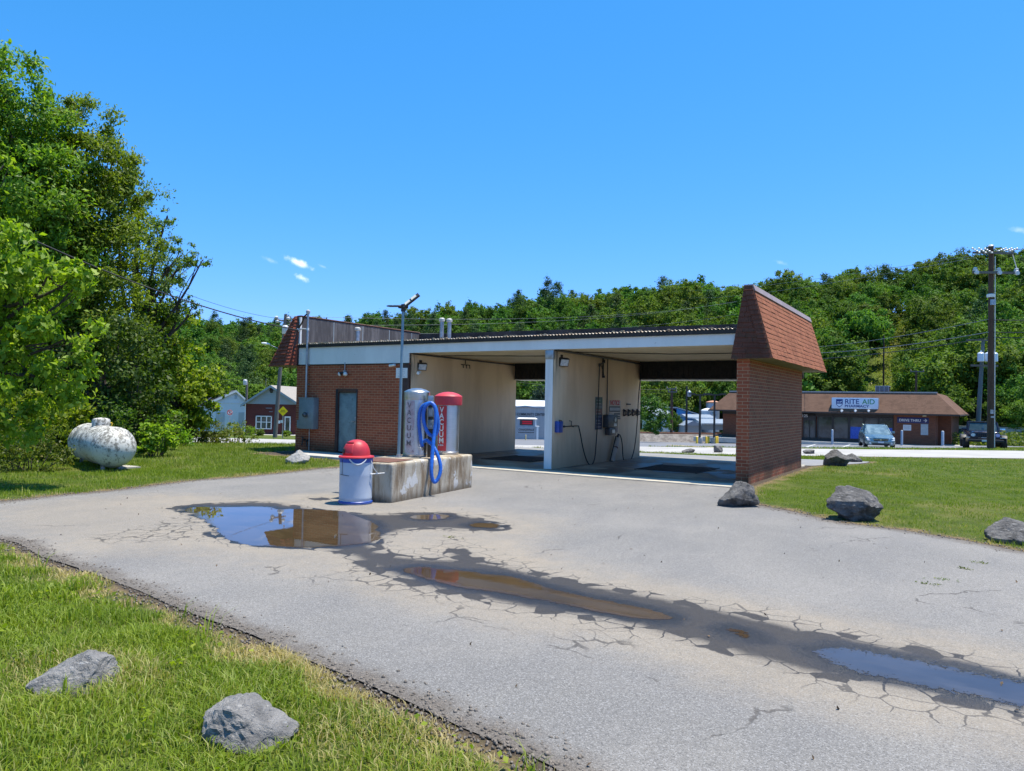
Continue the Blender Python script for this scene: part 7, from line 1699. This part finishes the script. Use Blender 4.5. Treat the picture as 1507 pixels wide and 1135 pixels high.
m = MB(); m.box((312-346.5)*k-.02, (366-346.5)*k+.02, -.05, -.0, e-.04, e+.05); m.build('trim', MAT['white'], t)
for a_, b_ in ((320, 332), (351, 360)):
    m = MB(); m.box((a_-346.5)*k, (b_-346.5)*k, -.04, 0, .5, (634-607)*k+.3); m.build('boarded_window', nm('grey boarded window', (.5, .53, .55), (.45, .48, .5), 3, .7), t)
m = MB(); m.box((298-346.5)*k, (312-346.5)*k, 1.5, 12, 0, e-.4); m.build('side_wing', MAT['whitewall'], t)
m = MB(); m.slab([((296-346.5)*k, 1.0, e-.5), ((314-346.5)*k, 1.0, e+.5), ((314-346.5)*k, 12.5, e+.5), ((296-346.5)*k, 12.5, e-.5)], (0, 0, .12)); m.build('side_roof', MAT['roofblue'], t)
# leaning street light pole
d6 = 55.0; p6 = onground(405.5, d6); k6 = d6/FPX; yb6 = proj(p6)[0][1]
t = thing('street_light', 'leaning grey wooden pole with a cobra head street light before the brick house', 'street light', p6, frame_at(0))
P6 = lambda px, py: ((px-405.5)*k6, 0, (yb6-py)*k6)
m = MB(); m.tube([(0, 0, -.3), P6(410, 560), P6(417, 462)], [.17, .14, .11], 12); m.build('pole', MAT['greywood'], t, smooth=50)
m = MB(); m.tube([P6(413.5, 516), P6(405, 512), P6(394, 507.5)], .03, 7); m.build('arm', MAT['tin'], t, smooth=40)
m = MB(); m.lathe((0, 0, 0), [(.01, -.36), (.08, -.30), (.12, -.1), (.11, .1), (.06, .24), (.04, .30)], 14); m.xf(Matrix.Translation(P6(389, 506))@Matrix.Rotation(PI/2+.12, 4, 'Y')@Matrix.Diagonal((.7, 1, 1, 1))); m.build('lamp_head', MAT['whitemetal'], t, smooth=40)
m = MB(); a_, b_ = P6(403, 470), P6(425, 474); m.tube([a_, b_], .06, 8); m.build('crossarm', MAT['greywood'], t, smooth=40)
for px, py in ((403.5, 468.5), (421, 469.5), (405, 474)): q = P6(px, py); m = MB(); m.lathe(q, [(.05, -.05), (.14, 0), (.15, .10), (.06, .18)], 12); m.build('insulator', MAT['insul'], t, smooth=40)
q = P6(418.5, 487); m = MB(); m.lathe((q[0], -.25, q[2]-.25), [(.2, 0), (.24, .05), (.24, .55), (.15, .65)], 14); m.build('transformer', MAT['insul'], t, smooth=40)
t, p, k, yb_ = small_pole(362.5, 640, 562, 80, .16, MAT['greywood'], 'grey pole with a pale transformer between the two houses', [])
m = MB(); m.lathe((-.1, -.25, (yb_-567)*k), [(.18, 0), (.22, .05), (.22, .5), (.12, .6)], 14); m.build('transformer', MAT['insul'], t, smooth=40)
small_pole(390.5, 600, 557, 88, .05, MAT['greywood'], 'thin pale mast above the brick house roof', [], name='mast', cat='mast')
# warning sign and no-entry style sign
d7 = 52.0; p7 = onground(416.7, d7); k7 = d7/FPX; yb7 = proj(p7)[0][1]
t = thing('warning_sign', 'yellow diamond warning sign on a thin post before the brick house', 'sign', p7, frame_at(0))
m = MB(); m.box(-.03, .03, 0, .04, -.2, (yb7-608)*k7); m.build('post', MAT['tin'], t)
m = MB(); zc = (yb7-605.3)*k7; r_ = 7.2*k7; m.slab([(-r_, -.01, zc), (0, -.01, zc-r_), (r_, -.01, zc), (0, -.01, zc+r_)], (0, -.012, 0)); pl = m.build('plate', MAT['signyellow'], t)
m = MB()
for row, (z, ws) in enumerate(((.055, (.05, .03, .04, .05, .05)), (-.045, (.05, .03, .05, .04, .04, .05)))):
    x = -sum(ws)/2-.015*(len(ws)-1)/2
    for w_ in ws: m.box(x, x+w_, -.026, -.022, zc+z-.03, zc+z+.03); x += w_+.015
m.build('lettering', MAT['signblack'], pl)
m = MB(); m.box(-.16, .02, -.012, -.002, (yb7-622.5)*k7, (yb7-618.5)*k7); m.build('small_plate', MAT['white'], t)
d8 = 48.0; p8 = onground(338.5, d8); k8 = d8/FPX; yb8 = proj(p8)[0][1]; zc = (yb8-607.2)*k8
t = thing('prohibition_sign', 'round white sign with red ring and slash on a post before the white house', 'sign', p8, frame_at(0))
m = MB(); m.cyl((0, .03, -.2), (0, .03, zc), .025, n=8); m.build('post', MAT['tin'], t, smooth=40)
m = MB(); m.cyl((0, 0, zc), (0, -.012, zc), .185, n=28); pl = m.build('plate', MAT['white'], t, smooth=40)
m = MB(); m.lathe((0, 0, 0), [(.125, .0), (.125, .006), (.175, .006), (.175, 0)], 28, cap=False); m.xf(Matrix.Translation((0, -.012, zc))@Matrix.Rotation(PI/2, 4, 'X')); m.slab([(-.12, -.012, zc+.09), (-.09, -.012, zc+.12), (.12, -.012, zc-.09), (.09, -.012, zc-.12)], (0, -.005, 0)); m.build('ring', MAT['noticered'], pl)
m = MB(); m.box(-.03, .03, -.0165, -.012, zc-.07, zc+.07); m.box(-.03, .07, -.0165, -.012, zc+.02, zc+.06); m.build('symbol', MAT['ink'], pl)
# yellow flowering shrubs by the brick house
for px, d, r_, lb in ((368, 66, .62, 'larger yellow green shrub under the brick house window'), (386.5, 66, .42, 'middle small yellow green shrub under the brick house window'), (422.5, 62, .32, 'small round yellow green shrub before the brick house door')):
    p = onground(px, d); q = np.random.default_rng(int(px)); t = thing('shrub', lb, 'shrub', p, 0, 'shrubs by the brick house')
    P = clumpy((0, 0, r_*.6), r_, 900, q, 14, .4); V, F, var = leaves(P, .12, .6, .6, int(px)); mesh_np('foliage', V, F, MAT['leafbright'] if px != 386.5 else MAT['weed'], t, {'var': var})
    m = MB(); m.cyl((0, 0, -.1), (0, 0, r_*.6), .04, n=6); m.build('stem', MAT['bark'], t)

# ------------------------------------------------------------------ wooded hill
def proto_broad(seed, mat, R=3.5, hgt=9.5, n=6400, leaf=.34, dark=False):
    q = np.random.default_rng(seed); P = []; NN = []; c0 = np.array([0, 0, hgt*.58]); nl = 15
    for k in range(nl):
        d = q.normal(size=3); d /= np.linalg.norm(d); d[2] = d[2]*.9+.12
        c = c0+d*np.array([R*.62, R*.62, hgt*.27]); rl = R*q.uniform(.36, .56); pp, pn = clumpy(c, rl, n//nl, q, 8, .33, .8, True); P.append(pp); NN.append((pp-c)/rl*.5+pn*.8)
    V, F, var = leaves(np.concatenate(P), leaf, .62, .7, seed+1, .1, np.concatenate(NN))
    me = mesh_np('proto', V, F, mat, None, {'var': var}); return me
def proto_pine(seed, mat, R=2.9, hgt=10.0, n=5200, leaf=.32):
    q = np.random.default_rng(seed); P = []
    nt = 11; NN = []
    for k in range(nt):
        f = k/(nt-1); z = hgt*(.22+.76*f); rr = R*(1-f**2.2)*q.uniform(.65, 1.15)+.55; nb = int(4+6*(1-f))
        for j in range(nb):
            a = q.uniform(0, 2*PI); c = np.array([math.cos(a)*rr*.62, math.sin(a)*rr*.62, z+q.normal()*.3]); g_ = q.normal(size=(n//85, 3)); P.append(c+g_*np.array([rr*.22+.16, rr*.22+.16, .26])); NN.append(g_*.6+np.array([math.cos(a)*.3, math.sin(a)*.3, .25]))
    V, F, var = leaves(np.concatenate(P), leaf, .5, .5, seed+1, .0, np.concatenate(NN))
    return mesh_np('proto', V, F, mat, None, {'var': var})
PROTO = {'oak': [proto_broad(301, MAT['oak']), proto_broad(302, MAT['oak'], 3.9, 9.0), proto_broad(303, MAT['oak'], 3.2, 10.5)],
         'poplar': [proto_broad(311, MAT['poplar'], 3.0, 10.0), proto_broad(312, MAT['poplar'], 3.5, 9.0)],
         'pine': [proto_pine(321, MAT['pine']), proto_pine(322, MAT['pine'], 3.3, 9.5), proto_pine(323, MAT['pine'], 2.5, 10.8)],
         'silver': [proto_broad(331, MAT['silver'], 3.0, 7.5)]}
protos = [o for L_ in PROTO.values() for o in L_]
cand = []
q = np.random.default_rng(99)
for w_ in np.arange(70, 262, 5.0):
    stp = 4.3 if w_ < 150 else 5.2
    for u_ in np.arange(-190, 175, stp):
        uu, ww = u_+q.uniform(-1.9, 1.9), w_+q.uniform(-2.2, 2.2)
        if ww < hill_base(uu)+1.5 or ww > hill_top(uu)+10: continue
        cl = 2.6 if ww < 118 else (1.2 if ww < 150 else -1.0)
        if cut_dist(uu, ww) < cl+1.2: continue
        x = CAM[0]+RT2[0]*uu+FW2[0]*ww; y = CAM[1]+RT2[1]*uu+FW2[1]*ww
        pine = np.interp(uu/ww, [-.45, -.2, .05, .3, .5], [.50, .42, .26, .12, .04])
        r0 = q.uniform()
        kind = 'pine' if r0 < pine else ('poplar' if r0 < pine+.27 else 'oak')
        s_ = q.uniform(.78, 1.22)*(1.0 if uu > 10 else .92)
        if kind == 'pine' and ww > hill_top(uu)-20: s_ *= q.uniform(.85, 1.1)
        hz_ = gz((x, y)); cpx = proj(np.array([x, y, hz_+5*s_]))[0]
        cand.append([ww, x, y, hz_, s_, kind, cpx[0], cpx[1], 3.6*s_*FPX/ww, int(q.integers(0, 99)), q.uniform(0, 6.28)])
cand.sort(key=lambda c: c[0])
# what each tree shows past the ones before it (and past the wash and the bank of trees)
msk = np.zeros((285, 380), bool)      # 4 px cells
yy, xx = np.mgrid[0:285, 0:380]; yy = yy*4+2; xx = xx*4+2
msk |= (xx > 440) & (xx < 1085) & (yy > 500) & ~((xx > 760) & (xx < 803) & (yy > 555)) & ~((xx > 945) & (yy > 555))
msk |= (xx > 1085) & (xx < 1200) & (yy > 425+(xx-1100)*.5); msk |= (xx < 300) & (yy > 150); msk |= (yy > 668); msk |= (xx > 1180) & (xx < 1395) & (yy > 578)
for c in cand:
    r = c[8]; m_ = ((xx-c[6])**2+((yy-c[7])*.8)**2 < r*r); vis = m_ & ~msk; c.append(int(vis.sum())); msk |= ((xx-c[6])**2+((yy-c[7])*.8)**2 < (r*.85)**2)
cand.sort(key=lambda c: -c[11])
things_ = [c for c in cand if c[11] > 0][:285]; rest = cand[len(things_):]
zones = [(330, 'behind the houses'), (450, 'above the dark mansard end'), (600, 'above the brick room roof'), (760, 'above the roof vents'), (930, 'above the dividing wall'), (1085, 'above the rear felt parapet'), (1215, 'behind the brick pier mansard'), (1275, 'between pier and power line cut'), (1345, 'along the power line cut'), (1430, 'between the cut and the tall pole'), (9999, 'beyond the tall utility pole')]
tone = {'pine': 'dark pine', 'oak': 'mid green oak', 'poplar': 'light green poplar', 'silver': 'silvery tree'}
for c in things_:
    o = PROTO[c[5]][c[9] % len(PROTO[c[5]])].copy(); COL.objects.link(o); o.name = {'pine': 'pine_tree', 'oak': 'oak_tree', 'poplar': 'poplar_tree'}[c[5]]
    o.location = (c[1], c[2], c[3]-.3); s_ = c[4]; o.scale = (s_*(.85+.3*(c[9] % 7)/7), s_, s_*(.88+.25*(c[9] % 5)/5)); o.rotation_euler = (0, 0, c[10])
    zn = next(z for lim, z in zones if c[6] < lim)
    ht = (c[0]-float(hill_base(uw(c[1], c[2])[0])))/(float(hill_top(uw(c[1], c[2])[0]))-float(hill_base(uw(c[1], c[2])[0])))
    lv = 'at the foot of the hill' if ht < .25 else ('on the lower slope' if ht < .5 else ('on the upper slope' if ht < .78 else 'on the ridge'))
    tag(o, '%s %s %s' % (tone[c[5]], lv, zn), 'tree', '%ss %s %s' % (tone[c[5]], lv, zn))
# the remaining wood behind and between them as one mass
Vs, Fs, vr = [], [], []; off = 0
def raw(o, stepn):
    me = o.data; V = np.empty(len(me.vertices)*3, np.float32); me.vertices.foreach_get('co', V); V = V.reshape(-1, 4, 3)[::stepn]
    a = np.empty(len(me.vertices), np.float32); me.attributes['var'].data.foreach_get('value', a); return V, a.reshape(-1, 4)[::stepn]
RAW = {k: [raw(o, 5) for o in L_] for k, L_ in PROTO.items()}
for c in rest:
    V, a = RAW[c[5]][c[9] % len(RAW[c[5]])]; s_ = c[4]; ca_, sa_ = math.cos(c[10]), math.sin(c[10])
    ctr = V.mean(1, keepdims=True); W = (V-ctr)*2.0+ctr
    X_, Y_ = W[..., 0]*ca_-W[..., 1]*sa_, W[..., 0]*sa_+W[..., 1]*ca_
    Vs.append(np.stack([X_*s_+c[1], Y_*s_+c[2], W[..., 2]*s_+c[3]-.3], -1).reshape(-1, 3)); vr.append(a.ravel()*(.5 if c[5] == 'pine' else 1))
V = np.concatenate(Vs); o = mesh_np('woodland', V, np.arange(len(V)).reshape(-1, 4), MAT['oak'], None, {'var': np.concatenate(vr)}); tag(o, 'deep mass of woodland filling the hill behind the nearer trees', 'woodland', kind='stuff')
# single trees nearer than the hill
def place(kind, i, px, d, s_, label, mat=None, sx=1.0, sz=1.0, name='tree', grp='trees across the street', zoff=-.3):
    p = onground(px, d); o = PROTO[kind][i].copy(); COL.objects.link(o); o.name = name; o.location = (p[0], p[1], p[2]+zoff); o.scale = (s_*sx, s_*sx, s_*sz); o.rotation_euler = (0, 0, px*.7)
    if mat: o.data = o.data.copy(); o.data.materials[0] = MAT[mat]
    tag(o, label, 'tree', grp)
place('oak', 2, 962, 66, .50, 'dark bushy cedar beside the dividing wall in the bay view', 'leafdark', 1.0, 1.0, 'cedar_tree', zoff=-.9)
place('oak', 0, 990, 82, .30, 'green tree just past the cedar in the bay view', None, 1.0, 1.25)
place('oak', 1, 1000, 96, .9, 'green tree behind the blue workshop'); place('poplar', 0, 1030, 98, .85, 'light green tree behind the silos'); place('oak', 2, 1066, 97, .85, 'green tree between the silos and the pier')
place('poplar', 1, 1078, 100, .8, 'light green tree behind the white lorry')
place('oak', 0, 770, 98, .75, 'dark green tree behind the community hall'); place('oak', 1, 800, 97, .75, 'dark green tree at the dividing wall side of the community hall'); place('oak', 2, 742, 99, .8, 'dark green tree at the brick room side of the community hall')
place('silver', 0, 815, 92, 1.0, 'round blue grey tree showing over the roof between the vents and the pier', 'spruce', 1.0, 1.16, 'spruce_tree'); place('silver', 0, 738, 96, .92, 'pale silvery tree showing over the roof beside the vents', None, 1, 1.05)
place('poplar', 0, 772, 97, .95, 'light green tree showing over the roof between the silvery and the blue grey tree'); place('silver', 0, 1232, 98, .95, 'silvery willow at the foot of the cut by the pier', None, 1.0, 1.25); place('silver', 0, 1252, 96, .8, 'smaller silvery willow at the cut', None, .8, 1.2)
place('poplar', 0, 350, 95, .8, 'light green tree behind the white house'); place('poplar', 1, 378, 97, .75, 'light green tree behind the brick house'); place('oak', 0, 325, 98, .9, 'green tree behind the white house roof'); place('oak', 2, 425, 98, .8, 'green tree behind the brick house ridge'); place('oak', 1, 300, 90, .9, 'green tree at the bank side of the white house')
place('poplar', 0, 1405, 78, .62, 'light green tree behind the dumpster'); place('poplar', 1, 1478, 74, .6, 'light green tree beside the tall utility pole', None, 1, .9); place('oak', 0, 1500, 70, .5, 'low green tree at the picture side beyond the truck', 'poplar'); place('oak', 1, 1520, 72, .8, 'green tree beyond the truck cut by the picture side')
for i_, o in enumerate(protos): bpy.data.objects.remove(o)
def rough_patch(name, label, pts_fn, n, leaf, mat, seed, kind='stuff', hmax=.8):
    q = np.random.default_rng(seed); P = pts_fn(q, n); z = H(P[:, 0], P[:, 1])+q.uniform(0, 1, len(P))**1.5*hmax
    V, F, var = leaves(np.stack([P[:, 0], P[:, 1], z], 1), leaf, .5, .5, seed); o = mesh_np(name, V, F, mat, None, {'var': var}); tag(o, label, 'undergrowth', kind=kind)
def cutpts(q, n):
    w_ = q.uniform(76, 165, n); c0 = np.interp(w_, [70, 92, 112, 150, 175], [34.0, 45.5, 57.5, 79, 93]); u_ = c0+q.normal(0, 2.2, n)
    return np.stack([CAM[0]+RT2[0]*u_+FW2[0]*w_, CAM[1]+RT2[1]*u_+FW2[1]*w_], 1)
rough_patch('brush', 'yellow green brush in the power line cut', cutpts, 9000, .35, MAT['weed'], 71)
def edgepts(q, n):
    px = q.uniform(1400, 1540, n); d = q.uniform(60, 72, n); p = np.stack([CAM[0]+FW2[0]*d+RT2[0]*(px-753)/FPX*d, CAM[1]+FW2[1]*d+RT2[1]*(px-753)/FPX*d], 1); return p
rough_patch('brush', 'yellow green brush beyond the black truck', edgepts, 4000, .28, MAT['weed'], 72, hmax=1.1)

# ------------------------------------------------------------------ wires
def wire(a, b, sag, r, mat, label, group='power lines'):
    m = MB(); m.tube(catenary(a, b, sag), r, 5); o = m.build('power_line', MAT[mat], None, smooth=60); tag(o, label, 'power line', group)
mast = np.array([-8.25, -.07, 3.47])
wire(atd(-140, 262, 12.5), mast, .35, .016, 'wire', 'thick black service cable from the bank trees to the mast')
wire(atd(150, 380, 30), atd(420, 470, 54.5), .45, .012, 'wire', 'thin wire above the thick service cable to the street light pole')
Tp = lambda px, py: atd(px, py, dp)
for (px, py, qx, qy, qd, sg, r, lb) in ((1440, 375, 1000, 428, 160, .6, .014, 'upper thin wire from the pole top across the sky to the ridge'), (1437, 379, 1000, 438, 160, .8, .014, 'second thin wire from the pole top across the ridge trees'),
                                   (1455, 470, 1180, 512, 70, .25, .022, 'pale wire crossing the hill to the pier mansard'), (1455, 489, 1195, 520, 62, .2, .028, 'dark thick cable crossing the hill below the pale wire'), (1455, 497, 1170, 530, 55, .2, .030, 'lowest dark cable crossing the hill above the pharmacy')):
    wire(Tp(px, py), atd(qx, qy, qd), sg, r*.8, 'wirepale' if 'pale' in lb or 'thin' in lb else 'wire', lb)
for (px, py, qx, qy, lb) in ((1462, 371, 1640, 345, 'thin wire from the pole top running off beyond the picture'), (1462, 471, 1640, 465, 'pale wire from the mid pole running off beyond the picture'), (1462, 489, 1640, 483, 'dark cable from the mid pole running off beyond the picture'), (1462, 497, 1640, 490, 'lowest dark cable running off beyond the picture')):
    wire(Tp(px, py), atd(qx, qy, dp*1.05), .1, .014 if 'thin' in lb else .02, 'wire', lb)
for k_, (y0, y1) in enumerate(((461, 462), (474, 455), (484, 468))):
    wire(atd(417, y0+4, 55), atd(1085, y1-18+6*k_, 120), 1.2, .012, 'wirepale', ['highest faint line crossing the hill behind the wash', 'middle faint line crossing the hill behind the wash', 'lowest faint line crossing the hill behind the wash'][k_])
for k_, (y0, y1) in enumerate(((547, 553), (556, 560))):
    wire(atd(200, y0, 78), atd(363, y1+6, 80), .25, .02, 'wire', ['upper dark line above the white house', 'lower dark line above the white house'][k_])
for k_, y in enumerate((562, 566)):
    wire(atd(740, y-2, 74), atd(988, 573+4*k_, 74), .3, .016, 'wire', ['upper wire seen through both bays', 'lower wire seen through both bays'][k_])
